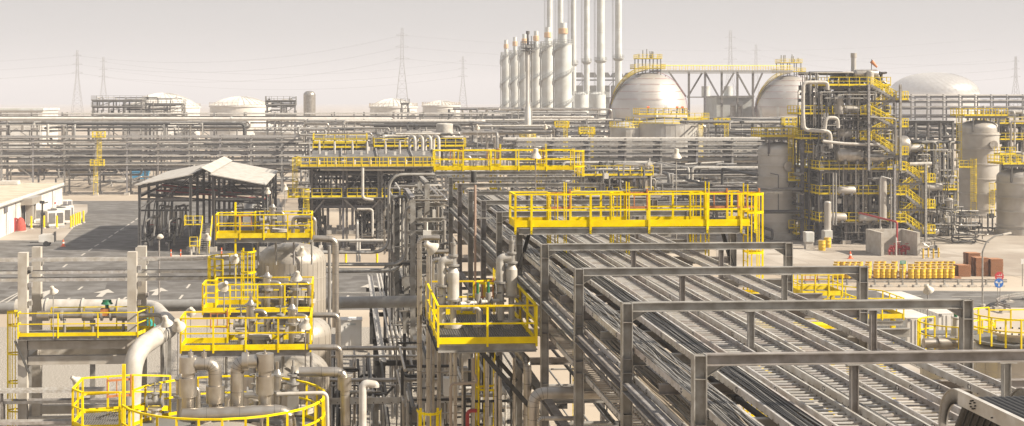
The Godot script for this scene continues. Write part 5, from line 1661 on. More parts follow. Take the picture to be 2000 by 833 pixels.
func sphere(c: Vector3, r: float, label: String) -> void:
	var U := Vector3.UP
	var t := thing("gas_sphere", label, "sphere tank", v3(c.x, 0, c.z), "silver gas spheres")
	var pr := []
	for k in 41: pr.append(Vector2(r * sin(PI * k / 40.0), -r * cos(PI * k / 40.0)))
	part(mb().lathe(pr, c, 72), "shell", M.sphere, t)
	var b := mb()
	for k in 11:
		var y := -0.7 + 0.14 * k
		var q: float = sqrt(1 - y * y) * r
		b.lathe([Vector2(q - 0.02, y * r - 0.05), Vector2(q + 0.025, y * r), Vector2(q - 0.02, y * r + 0.05)], c, 72)
	part(b, "weld_seams", M.sphere, t)
	var rg := mb()
	for y in [0.05, 0.3, 0.5, 0.68, 0.83]:
		var q: float = (sqrt(1 - y * y)) * (r + 0.25)
		for k in 64:
			if (k + int(y * 40)) % 8 == 0: continue
			var a0 := TAU * k / 64
			var a1 := TAU * (k + 1) / 64
			rg.tube(c + v3(cos(a0) * q, y * r, sin(a0) * q), c + v3(cos(a1) * q, y * r, sin(a1) * q), 0.04, 5, -1, false)
	for k in 40:
		var a0 := PI * k / 40 - 0.4
		var a1 := PI * (k + 1) / 40 - 0.4
		for s in [1, -1]:
			rg.tube(c + v3(cos(a0) * (r + 0.35) * s, sin(a0) * (r + 0.35), 0.8), c + v3(cos(a1) * (r + 0.35) * s, sin(a1) * (r + 0.35), 0.8), 0.06, 5, -1, false)
	part(rg, "spray_ring_pipes", mat("spray_red", Color(0.33, 0.13, 0.12), 0.6) if not M.has("spray_red") else M.spray_red, t)
	for k in 10:
		var a := TAU * (k + 0.5) / 10
		pbar(t, "leg", M.stack, v3(c.x + cos(a) * r * 0.97, 0, c.z + sin(a) * r * 0.97), v3(c.x + cos(a) * r * 0.97, c.y + 0.5, c.z + sin(a) * r * 0.97), 0.45, true)
	# top platform
	var y := c.y + r + 1.0
	for s in [0, 1]:
		var yy: float = y + s * 2.6
		var w: float = 4.0 - s * 0.8
		pbox(t, "platform_deck", M.grating, v3(c.x, yy, c.z), v3(w * 2, 0.12, w * 1.6))
		railing(t, M.far_yellow, [v3(c.x - w, yy, c.z - w * 0.8), v3(c.x - w, yy, c.z + w * 0.8), v3(c.x + w, yy, c.z + w * 0.8), v3(c.x + w, yy, c.z - w * 0.8)], false, 1.1, 1.2, 0.11, 0.2)
	for sx in [-3, -1, 1, 3]:
		for sz in [-2, 2]: pbar(t, "platform_post", M.steel, v3(c.x + sx, c.y + r - 0.8, c.z + sz), v3(c.x + sx, y + 2.6, c.z + sz), 0.14)
	var rn := RandomNumberGenerator.new()
	rn.seed = int(r * 100)
	for k in 8:
		var p := v3(c.x + rn.randf_range(-2.6, 2.6), y + 2.6, c.z + rn.randf_range(-1.5, 1.5))
		part(mb().tube(p, p + U * rn.randf_range(0.8, 2.6), 0.16, 8).tube(p + U * 0.7, p + U * 0.85, 0.34, 10), "nozzle", M.pipe, t)
	# stair following the left flank
	var s := mb()
	var s2 := mb()
	for k in 40:
		var a0 := lerpf(PI * 0.53, PI * 1.03, k / 40.0)
		var a1 := lerpf(PI * 0.53, PI * 1.03, (k + 1) / 40.0)
		var R := r + 0.6
		var p := c + v3(cos(a0) * R * 0.93, sin(a0) * R, R * 0.37 * sin(a0 * 1.0))
		var q := c + v3(cos(a1) * R * 0.93, sin(a1) * R, R * 0.37 * sin(a1 * 1.0))
		s.sq(p, q, 1.0, 0.25)
		for zz in [-0.5, 0.5]:
			s2.sq(p + v3(0, 1.1, zz), q + v3(0, 1.1, zz), 0.1, 0.1)
			s2.sq(p + v3(0, 0, zz), p + v3(0, 1.1, zz), 0.08, 0.08)
	part(s, "stair", M.steel, t)
	part(s2, "stair_rail", M.far_yellow, t)
	part(mb().sq(c + v3(-r - 0.5, 0, 0.4), v3(c.x - r - 3.5, 2.0, c.z + 0.4), 1.0, 0.3), "lower_flight", M.steel, t)
	if c.x < 100: part(mb().box(c + v3(r * 0.12, r * 0.05, r * 0.97), v3(3.2, 1.8, 0.05), Basis(Vector3.RIGHT, -0.05)), "name_board", M.white, t)
	if c.x < 100:
		for k in 3: pbox(t, "board_lettering", M.stackdark, c + v3(r * 0.12, r * 0.05 + 0.5 - k * 0.45, r * 0.97 + 0.06 + 0.03 * k), v3([1.0, 2.4, 2.0][k], 0.14, 0.05))
func silver_tank(px0: float, px1: float, pt: float, d: float, label: String) -> void:
	var r := (px1 - px0) / 2 * d / F
	var c := v3(gx((px0 + px1) / 2, d), 0, -d - r)
	var h := hy(pt, d)
	var t := thing("insulated_tank", label, "tank", c, "silver panelled tanks")
	var n := int(r * 7)
	for k in n:
		var a0 := TAU * k / n
		var a1 := TAU * (k + 0.985) / n
		var e := 0.03 if k % 2 else 0.0
		var b := mb()
		b.quad(c + v3(cos(a1) * (r + e), 0, sin(a1) * (r + e)), c + v3(cos(a0) * (r + e), 0, sin(a0) * (r + e)), c + v3(cos(a0) * (r + e), h, sin(a0) * (r + e)), c + v3(cos(a1) * (r + e), h, sin(a1) * (r + e)))
		if sin(a0) > -0.3: part(b, "cladding_panel", M.panel, t)
	part(mb().lathe([Vector2(r - 0.02, 0), Vector2(r - 0.02, h), Vector2(r + 0.1, h), Vector2(r + 0.1, h + 0.15), Vector2(r * 0.4, h + 1.1), Vector2(0, h + 1.3)], c, 48), "shell", M.panel, t)
	railing(t, M.far_yellow, arc_pts(c + Vector3.UP * (h + 0.15), r, 180, 360, 14), false, 1.15, 1.5, 0.1, 0.25)
	if r > 5:
		pbox(t, "roof_platform", M.grating, c + v3(-1, h + 1.8, 1), v3(9, 0.1, 5))
		railing(t, M.far_yellow, [c + v3(-5.5, h + 1.8, -1.5), c + v3(-5.5, h + 1.8, 3.5), c + v3(3.5, h + 1.8, 3.5), c + v3(3.5, h + 1.8, -1.5)], false, 1.15, 1.5, 0.1, 0.25)
		pbox(t, "roof_platform", M.grating, c + v3(5.4, h + 0.9, 2.5), v3(4, 0.1, 4))
		railing(t, M.far_yellow, [c + v3(3.4, h + 0.9, 4.5), c + v3(7.4, h + 0.9, 4.5), c + v3(7.4, h + 0.9, 0.5)], false, 1.15, 1.5, 0.1, 0.25)
		ladder(t, M.far_yellow, c + v3(r * 0.78, 0.3, r * 0.68), h, v3(0.6, 0, 0.8), 2.2, false, 0.6, 1.3)
		for k in 7:
			var p := c + v3(-4.0 + k * 1.3, h + 1.8, 0.5 + (k % 3) * 0.6)
			part(mb().pipe([p, p + v3(0, 0.7 + (k % 2) * 0.5, 0), p + v3(0.9, 0.7 + (k % 2) * 0.5, 0), p + v3(0.9, 0.2, 0)], 0.08, 8), "roof_pipe", M.pipe, t)
		for k in 3:
			var p := c + v3([-3.6, 1.9, 2.9][k], h + 1.8, 2.6)
			part(mb().tube(p, p + v3(0, 1.2, 0), 0.12, 8), "valve_stem", M.steel, t)
			part(mb().tube(p + v3(-0.2, 1.3, 0), p + v3(0.2, 1.3, 0), 0.22, 12), "orange_actuator", M.orange_cone, t)
func stairs(par: Node, x0: float, y0: float, x1: float, y1: float, z: float, w := 1.0) -> void:
	# one flight in the x direction
	var b := mb()
	var n := maxi(4, roundi(absf(y1 - y0) / 0.22))
	for k in n: b.box(v3(lerpf(x0, x1, (k + 0.5) / n), lerpf(y0, y1, (k + 0.5) / n), z), v3(absf(x1 - x0) / n, 0.05, w))
	part(b, "stair_treads", M.grating, par, true)
	for s in [-1, 1]:
		psq(par, "stringer", M.pipe, v3(x0, y0, z + s * w / 2), v3(x1, y1, z + s * w / 2), 0.08, 0.3)
		var r := mb()
		r.sq(v3(x0, y0 + 1.1, z + s * w / 2), v3(x1, y1 + 1.1, z + s * w / 2), 0.09, 0.1)
		r.sq(v3(x0, y0 + 0.6, z + s * w / 2), v3(x1, y1 + 0.6, z + s * w / 2), 0.07, 0.09)
		for k in 6: r.sq(v3(lerpf(x0, x1, k / 5.0), lerpf(y0, y1, k / 5.0), z + s * w / 2), v3(lerpf(x0, x1, k / 5.0), lerpf(y0, y1, k / 5.0) + 1.1, z + s * w / 2), 0.08, 0.08)
		part(r, "handrail", M.far_yellow, par)
func process_tower() -> void:
	var U := Vector3.UP
	var D := 178.0
	var x0 := gx(1604, D)
	var x1 := gx(1748, D)
	var t := module("lower storeys of the big process tower with yellow railed decks, right of centre", x0, x1, -D, -D - 11, [3.05, 6.6, 9.84], 3, 2)
	var u0 := gx(1632, D)
	var u1 := gx(1746, D)
	var t2 := module("upper storeys of the process tower rising above the skyline", u0, u1, -D - 2, -D - 10, [9.9, 13.8, 17.1, 20.9], 3, 2, true, 0.0)
	# wide side decks
	for q in [[1578, 1632, 13.8], [1575, 1640, 17.1]]:
		var a := gx(q[0], D)
		var b := gx(q[1], D)
		pbox(t2, "side_deck", M.grating, v3((a + b) / 2, q[2] - 0.05, -D - 5), v3(b - a, 0.1, 5))
		railing(t2, M.far_yellow, [v3(a, q[2], -D - 7.5), v3(a, q[2], -D - 2.5), v3(b, q[2], -D - 2.5)], false, 1.1, 1.3, 0.085, 0.24)
		pib(t2, "side_column", M.steel, v3(a + 0.4, 0.3, -D - 3), v3(a + 0.4, q[2], -D - 3), 0.26, 0.28)
	# stair tower on the right
	var st := thing("stair_tower", "yellow zigzag stair tower climbing the right side of the process tower", "stair", v3(gx(1760, D), 0, -D + 1))
	var lv := [0.0, 3.05, 6.6, 9.84, 13.8, 17.1, 20.9]
	var L := gx(1703, D)
	var R := gx(1752, D)
	for k in 6:
		var up: bool = k >= 3
		var a := gx(1690, D) if up else gx(1757, D)
		var b := gx(1738, D) if up else gx(1790, D)
		var z := -D + 1.6
		var mid: float = (lv[k] + lv[k + 1]) / 2
		stairs(st, a, lv[k + 1], b, mid, z)
		stairs(st, b, mid, a, lv[k], z - 1.15)
		pbox(st, "landing", M.grating, v3(b + 0.8, mid, z - 0.55), v3(1.6, 0.08, 2.3))
		railing(st, M.far_yellow, [v3(b, mid, z + 0.6), v3(b + 1.6, mid, z + 0.6), v3(b + 1.6, mid, z - 1.7)], false, 1.1, 0.8, 0.085, 0.22)
		pbox(st, "landing", M.grating, v3(a - 0.7, lv[k + 1] - 0.05, z - 0.55), v3(1.5, 0.08, 2.3))
		if k < 5: railing(st, M.far_yellow, [v3(a - 1.4, lv[k + 1], z + 0.6), v3(a, lv[k + 1], z + 0.6)], false, 1.1, 0.8, 0.085, 0.22)
		pib(st, "cross_beam", M.steel, v3(a - 1.4, mid - 0.2, z + 0.7), v3(b + 1.7, mid - 0.2, z + 0.7), 0.16, 0.26)
	for px in [1684.0, 1745.0]: pib(st, "column", M.galv, v3(gx(px, D), 9.8, -D + 2.4), v3(gx(px, D), 21.0, -D + 2.4), 0.28, 0.3)
	for px in [1734.0, 1794.0]: pib(st, "column", M.galv, v3(gx(px, D), 0.2, -D + 2.4), v3(gx(px, D), 10.6, -D + 2.4), 0.28, 0.3)
	# equipment
	drum_h(1640, 1680, 303, D - 0.5, 0.95, "silver horizontal drum on the tower's middle deck", M.clad)
	drum_h(1693, 1722, 307, D - 1, 0.7, "smaller silver horizontal drum right of the bigger one on the tower", M.clad)
	drum_h(1672, 1712, 145, D + 3, 0.62, "silver exchanger on the very top deck of the process tower", M.clad)
	drum_h(1755, 1769, 284, D + 6, 1.3, "silver rounded drum between the tower and the right module", M.clad)
	drum_h(1655, 1664, 396, D + 2, 0.95, "round drum end in the shade on the tower's second deck", M.clad_dull)
	piping("dark pipes and vessels filling the process tower's lower storeys", v3(x0 + 0.5, 0.5, -D - 10), v3(x1 - 0.5, 9.5, -D - 1), 190, 51, 0.06, 0.26, 0.5)
	piping("pipes and equipment between the process tower's upper decks", v3(u0 - 2, 10, -D - 9), v3(u1, 22.6, -D - 2.5), 170, 52, 0.06, 0.24, 0.35)
	piping("bright pipes and valves on the tower's middle deck", v3(x0, 10, -D - 3), v3(gx(1750, D), 13, -D + 0.3), 60, 53, 0.06, 0.2, 0.1)
	for q in [["insulated pale pipe arching over the tower's left side and down", [[1569, 250, 177], [1569, 161, 177], [1617, 161, 177], [1617, 176, 177]], 0.24], ["pale pipe crossing at the tower's left below the sphere", [[1569, 225, 177], [1571, 254, 177], [1622, 257, 177], [1624, 290, 177]], 0.25], ["pale header pipe along the tower's middle deck", [[1608, 276, 176], [1650, 281, 176], [1718, 283, 176]], 0.2], ["pale bent pipe above the tower's middle deck", [[1612, 252, 176], [1614, 230, 176], [1637, 230, 176], [1638, 250, 176]], 0.22], ["thin pipe frame in front of the tower's lower decks", [[1720, 460, 173], [1720, 345, 173], [1741, 350, 173], [1741, 470, 173]], 0.1], ["silver exchanger pipe with red end right of the tower", [[1777, 321, 176], [1820, 320, 176]], 0.25], ["tall grey pipe at the tower's right corner", [[1750, 300, 175], [1750, 232, 175], [1700, 229, 175]], 0.1]]:
		pipe_thing(P(q[1]), q[2], M.white_pipe if q[2] > 0.15 else M.pipe, q[0], "pipe", 14, false)
	# more exchangers, drums and small decks packed into the block
	var ex := [["silver exchanger on the tower's first deck, left side", 1620, 1650, 425, 177.5, 0.55], ["silver exchanger on the tower's first deck, right side", 1680, 1712, 426, 177.5, 0.5], ["silver exchanger low on the tower's second deck", 1640, 1668, 372, 177.2, 0.5], ["pale drum on the tower's fourth deck beside the white bend", 1640, 1660, 262, 179, 0.6], ["silver exchanger on the tower's fifth deck", 1650, 1690, 214, 179.5, 0.5], ["pale drum on the upper deck of the right module", 1810, 1838, 366, 187.5, 0.55], ["silver exchanger on the lower deck of the right module", 1812, 1846, 414, 187.5, 0.55], ["silver exchanger on the high linking deck", 1770, 1800, 290, 191.5, 0.55], ["pale drum at the foot of the right module", 1800, 1830, 452, 186, 0.6]]
	for q in ex: drum_h(q[1], q[2], q[3], q[4], q[5], q[0], M.clad_far)
	var vx := [["slim upright vessel inside the tower's left bay", 1617, 400, 470, 176.8, 0.45], ["slim upright vessel inside the tower's right bay", 1725, 352, 436, 176.8, 0.5], ["slim upright vessel standing in the right module", 1855, 395, 465, 187, 0.5], ["slim upright vessel on the tower's top deck", 1700, 140, 166, 180, 0.5], ["green ended upright vessel above the tower's upper deck", 1640, 190, 224, 179, 0.5]]
	for q in vx: vessel(gz(q[1], 300, q[4]), q[5], hy(q[3], q[4]), hy(q[2], q[4]), M.clad_far, "slim_vessel", q[0], "vessel", 0.5, 1.5)
	var dk := [["small yellow railed deck left of the tower at mid height", 1580, 1602, 300, 181], ["small yellow railed deck left of the tower above the shed", 1572, 1600, 262, 184], ["small yellow railed deck between stair tower and right module", 1796, 1812, 340, 186], ["small yellow railed deck low beside the right column", 1846, 1872, 396, 200], ["small yellow railed deck behind the tall right column's foot", 1848, 1872, 352, 205], ["small yellow railed deck on the linking structure's right end", 1822, 1850, 318, 196], ["small yellow railed deck right of the tall column", 1955, 1985, 305, 205]]
	for q in dk:
		var a := gx(q[1], q[4])
		var b := gx(q[2], q[4])
		var y := hy(q[3], q[4])
		var p := thing("small_platform", q[0], "platform", v3((a + b) / 2, y, -q[4]))
		pbox(p, "deck", M.grating, v3((a + b) / 2, y - 0.05, -q[4] - 1), v3(b - a, 0.1, 2))
		railing(p, M.far_yellow, [v3(a, y, -q[4] - 2), v3(a, y, -q[4]), v3(b, y, -q[4]), v3(b, y, -q[4] - 2)], false, 1.1, 0.9, 0.075, 0.24)
		for x in [a + 0.15, b - 0.15]: pib(p, "leg", M.steel, v3(x, 0, -q[4] - 0.3), v3(x, y - 0.1, -q[4] - 0.3), 0.2, 0.2)
	piping("fine silver lines and instruments over the tower's front", v3(x0, 0.5, -D - 1.0), v3(gx(1752, D), 20, -D + 0.4), 110, 59, 0.04, 0.1, 0.15, 0.6)
	piping("fine silver lines and instruments over the right module's front", v3(gx(1795, 187), 0.5, -188), v3(gx(1868, 187), 12, -186.4), 60, 60, 0.04, 0.1, 0.15, 0.6)
	var fl := thing("flue_stack", "slim silver flue rising above the process tower's roof deck", "stack", v3(gx(1668, D + 6), 20.9, -D - 6))
	var fp := v3(gx(1668, D + 6), 20.9, -D - 6)
	part(mb().tube(fp, v3(fp.x, hy(105, D + 6), fp.z), 0.34, 14), "shaft", M.panel, fl)
	part(mb().tube(v3(fp.x, hy(111, D + 6), fp.z), v3(fp.x, hy(102, D + 6), fp.z), 0.4, 14), "tip", M.clad_dull, fl)
	var ws := thing("windsock", "orange windsock on a pole above the process tower", "windsock", v3(gx(1720, D), 20.9, -D - 3))
	var wp := v3(gx(1720, D), 20.9, -D - 3)
	pbar(ws, "pole", M.steel, wp, v3(wp.x, hy(113, D), wp.z), 0.05)
	part(mb().tube(v3(wp.x, hy(117, D), wp.z), v3(wp.x + 0.75, hy(129, D), wp.z), 0.26, 10, 0.12, false), "sock", mat("sock", Color(0.5, 0.2, 0.09), 0.8), ws)
	# grey risers in front of lower left
	for px in [1628.0, 1633.5]: pipe_thing(P([[px, 440, 174.5], [px, 338, 174.5]]), 0.12, M.pipe, "upright riser pipe at the tower's left front, %s of two" % ("left" if px < 1630 else "right"), "pipe", 10, false)
	# right hand modules
	module("two deck yellow railed module right of the stair tower", gx(1800, 188), gx(1866, 188), -188, -196, [3.2, 6.4], 3, 1)
	module("higher deck with yellow rails linking tower and right columns", gx(1755, 192), gx(1838, 192), -192, -198, [11.6], 3, 1)
	module("open steel frame with cable trays behind the right module", gx(1765, 205), gx(1862, 205), -205, -214, [9.0, 12.5, 15.8], 4, 1, false)
	piping("dark pipework packed into the modules right of the stair tower", v3(gx(1795, 190), 0.4, -204), v3(gx(1868, 190), 13, -189), 110, 54, 0.06, 0.24, 0.5)
	piping("low pipes and valves at the foot of the right columns", v3(gx(1840, 180), 0.3, -186), v3(gx(1920, 180), 4.2, -176), 60, 55, 0.05, 0.12, 0.3, 0.6)
	piping("pipework behind the tower below the dark far rack", v3(gx(1740, 230), 1, -300), v3(gx(1880, 230), 15, -225), 80, 56, 0.08, 0.25, 0.4)
	module("small railed module behind the right vessels at the picture's edge", gx(1935, 225), gx(2040, 225), -225, -233, [6.0, 9.0, 12.3, 15.0], 3, 1)
	piping("pipes on the module at the right edge of the picture", v3(gx(1940, 225), 1, -233), v3(gx(2040, 225), 17, -224), 80, 57, 0.08, 0.26, 0.3)
	# column vessels
	var c := gz(1913, 300, 218)
	column_vessel(v3(c.x, 0, -218), 3.07, hy(252, 218), "tall beige clad column with yellow platform on top, at the right", 6, 3.0)
	c = gz(1988, 300, 190)
	column_vessel(v3(c.x, 0, -190), 2.75, hy(350, 190), "shorter beige clad column cut by the picture's right edge", 4, 2.6)
	c = gz(1518, 300, 186)
	column_vessel(v3(c.x, 0, -186), 2.53, hy(294, 186), "pale ringed column behind the long yellow platform's ladder", 8, 1.5)
	# corrugated shed
	var sx0 := gx(1562, 194)
	var sx1 := gx(1603, 194)
	var sh := thing("corrugated_shed", "grey corrugated metal shed between the ringed column and the tower", "shed", v3((sx0 + sx1) / 2, 0, -194))
	var n := 26
	for i in n:
		var x := lerpf(sx0, sx1, (i + 0.5) / n)
		pbox(sh, "sheet_rib", M.stackdark, v3(x, 2.2 + 3.6, -194 + (0.06 if i % 2 else 0.0)), v3((sx1 - sx0) / n, 7.2, 0.12))
	part(mb().bb(sx0, sx1, 2.2, 9.35, -194.12, -202), "wall", M.stackdark, sh)
	part(mb().bb(sx0 - 0.2, sx1 + 0.2, 9.4, 9.55, -193.7, -202.2), "roof", M.stack, sh)
	for x in [sx0 + 0.3, sx1 - 0.3]: pib(sh, "leg", M.steel, v3(x, 0, -194.6), v3(x, 2.2, -194.6), 0.3, 0.3)
	piping("red fire water pipes under the corrugated shed", v3(sx0 - 1, 1.4, -196), v3(sx1 + 1.5, 2.1, -193), 8, 58, 0.08, 0.12, 0.0, 0.1)
	# yellow low railing and cabinet
	var yr := thing("low_platform", "low yellow railed platform at the foot of the corrugated shed", "platform", v3(gx(1590, 182), 0, -182))
	railing(yr, M.far_yellow, [v3(gx(1556, 182), 0.9, -184), v3(gx(1556, 182), 0.9, -182), v3(gx(1622, 182), 0.9, -182)], true, 1.2, 1.2, 0.09, 0.3)
	pbox(yr, "deck", M.grating, v3(gx(1589, 182), 0.85, -183.2), v3(gx(1622, 182) - gx(1556, 182), 0.1, 2.4))
	var cab := gy(1617, 489)
	for q in [[1616, 480, 0.8, 1.1, "white equipment cabinet on a stand near the tower's left foot"], [1580, 487, 0.8, 1.3, "grey equipment cabinet beside the ringed column"]]:
		var g := gy(q[0], q[1])
		var a := thing("equipment_cabinet", q[4], "cabinet", g)
		pbox(a, "body", M.white, g + U * (0.9 + q[3] / 2), v3(q[2] * 1.4, q[3], 1.0))
		pbox(a, "plinth", M.concrete, g + U * 0.45, v3(q[2] * 1.2, 0.9, 0.8))
		pbox(a, "door", M.stack, g + v3(0, 0.9 + q[3] / 2, 0.52), v3(q[2] * 1.15, q[3] * 0.85, 0.04))
	for q in [[1606, 490, "yellow drum standing alone nearest the tower"], [1617, 484, "yellow drum standing below the white cabinet"]]: oil_drum(gy(q[0], q[1]), q[2], 1.5)
func column_vessel(c: Vector3, r: float, y1: float, label: String, rings: int, _s: float) -> void:
	var U := Vector3.UP
	var t := vessel(c, r, 0.8, y1, M.clad_far, "clad_column", label, "column", 0.42, 2.6, 0, "clad columns at the right")
	part(mb().tube(c, c + U * 0.8, r + 0.35, 32), "plinth", M.concrete, t)
	for k in rings:
		var y := y1 * (k + 0.6) / rings
		part(mb().lathe([Vector2(r, y - 0.12), Vector2(r + 0.16, y - 0.1), Vector2(r + 0.16, y + 0.1), Vector2(r, y + 0.12)], c, 40), "stiffening_ring", M.clad_far, t)
	var m := c + v3(r * 0.25, y1 * 0.82, r * 0.97)
	part(mb().tube(m, m + v3(0.05, 0, 0.45), 0.55, 20).tube(m + v3(0.05, 0, 0.4), m + v3(0.06, 0, 0.55), 0.68, 20), "manway", M.clad, t)
	# top platform
	var yp := y1 + r * 0.42 + 0.75
	var p := thing("access_platform", "yellow railed top platform of the " + label.get_slice(",", 0).get_slice(" with", 0).get_slice(" behind", 0).get_slice(" cut", 0), "platform", v3(c.x, yp - 0.4, c.z))
	pbox(p, "deck", M.grating, v3(c.x, yp, c.z), v3(r * 2.3, 0.12, r * 1.7))
	pib(p, "girder", M.steel, v3(c.x - r * 1.15, yp - 0.25, c.z + r * 0.85), v3(c.x + r * 1.15, yp - 0.25, c.z + r * 0.85), 0.2, 0.34)
	for s in [-1, 1]: pib(p, "support", M.steel, v3(c.x + s * r * 0.7, yp - 2.6, c.z + r * 0.75), v3(c.x + s * r * 0.7, yp - 0.3, c.z + r * 0.85), 0.2, 0.22)
	railing(p, M.far_yellow, [v3(c.x - r * 1.15, yp, c.z - r * 0.85), v3(c.x - r * 1.15, yp, c.z + r * 0.85), v3(c.x + r * 1.15, yp, c.z + r * 0.85), v3(c.x + r * 1.15, yp, c.z - r * 0.85), v3(c.x - r * 1.15, yp, c.z - r * 0.85)], true, 1.15, 1.0, 0.085, 0.26)
	var k := 0
	for q in [[-0.6, 1.2], [-0.2, 0.8], [0.2, 1.6], [0.55, 0.9]]:
		var o := v3(c.x + q[0] * r, yp, c.z + 0.2 * k)
		part(mb().tube(o - U * 0.8, o + U * q[1], 0.16, 10).tube(o + U * q[1] * 0.8, o + U * q[1] * 0.9, 0.3, 12), "nozzle", M.pipe if k != 2 else M.white_pipe, t)
		k += 1
	# ladders and side landing
	if r > 3:
		ladder(p, M.far_yellow, v3(c.x - r - 0.6, yp - 8.5, c.z + 0.8), yp, v3(0, 0, 1), 0.3, false, 0.9, 1.2)
		ladder(p, M.far_yellow, v3(c.x - r + 0.9, 0.6, c.z + r * 0.9), yp - 8, v3(0, 0, 1), 2.2, false, 0.9, 1.2)
		pbox(p, "side_landing", M.grating, v3(c.x - r - 0.2, yp - 8.3, c.z + 1.4), v3(2.2, 0.1, 2.0))
		railing(p, M.far_yellow, [v3(c.x - r - 1.3, yp - 8.3, c.z + 2.4), v3(c.x - r + 0.9, yp - 8.3, c.z + 2.4)], false, 1.15, 0.8, 0.085, 0.26)
		railing(p, M.far_yellow, [v3(c.x + r * 0.25, 4.6, c.z + r + 0.9), v3(c.x + r * 1.3, 4.6, c.z + r + 0.9), v3(c.x + r * 1.3, 4.6, c.z)], false, 1.15, 0.9, 0.085, 0.26)
		pbox(p, "side_landing", M.grating, v3(c.x + r * 0.78, 4.55, c.z + r + 0.2), v3(r * 1.1, 0.1, 1.5))
		ladder(p, M.far_yellow, v3(c.x + r * 0.15, 0.3, c.z + r + 0.5), 4.6, v3(0, 0, 1), 1.5, false, 0.9, 1.2)
	else:
		var yl := hy(354, -c.z) if c.x < 60 else hy(412, -c.z)
		var yl2 := hy(447, -c.z)
		ladder(p, M.far_yellow, v3(c.x + r * 0.45, yl, c.z + r * 0.95), yp, v3(0, 0, 1), 0.3, false, 0.7, 1.1)
		for y in [yl, yl2]:
			pbox(p, "side_landing", M.grating, v3(c.x + r * 0.7, y - 0.05, c.z + r * 0.95), v3(r * 0.95, 0.1, 1.6))
			railing(p, M.far_yellow, [v3(c.x + r * 0.25, y, c.z + r * 0.95 + 0.75), v3(c.x + r * 1.2, y, c.z + r * 0.95 + 0.75), v3(c.x + r * 1.2, y, c.z + r * 0.3)], false, 1.15, 0.8, 0.085, 0.26)
			for s in [0.35, 0.7, 1.05]: psq(p, "bracket", M.steel, v3(c.x + r * s, y - 0.1, c.z + r * 0.95 + 0.6), v3(c.x + r * s * 0.85, y - 1.4, c.z + r * 0.7), 0.1, 0.12)
		ladder(p, M.far_yellow, v3(c.x + r * 1.02, yl2, c.z + r * 0.75), yl, v3(0.7, 0, 0.7).normalized(), 0.4, false, 0.7, 1.1)
		ladder(p, M.far_yellow, v3(c.x + r * 1.05, 0.3, c.z + r * 0.75), yl2, v3(0.7, 0, 0.7).normalized(), 1.0, false, 0.7, 1.1)
func oil_drum(g: Vector3, label: String, s := 1.0, group := "yellow drums") -> Node3D:
	var t := thing("oil_drum", label, "drum", g, group)
	var r := 0.29 * s
	var h := 0.88 * s
	part(mb().lathe([Vector2(0, 0), Vector2(r, 0), Vector2(r, h * 0.33), Vector2(r * 1.04, h * 0.35), Vector2(r, h * 0.37), Vector2(r, h * 0.65), Vector2(r * 1.04, h * 0.67), Vector2(r, h * 0.69), Vector2(r, h)], g, 16), "body", M.drum, t)
	part(mb().lathe([Vector2(r, h), Vector2(r * 0.93, h), Vector2(r * 0.9, h - 0.02), Vector2(0, h - 0.02)], g, 16), "lid", mat("drum_lid", Color(0.5, 0.40, 0.24), 0.7, 0, tx.dust, 0.5) if not M.has("drum_lid") else M.drum_lid, t)
	return t
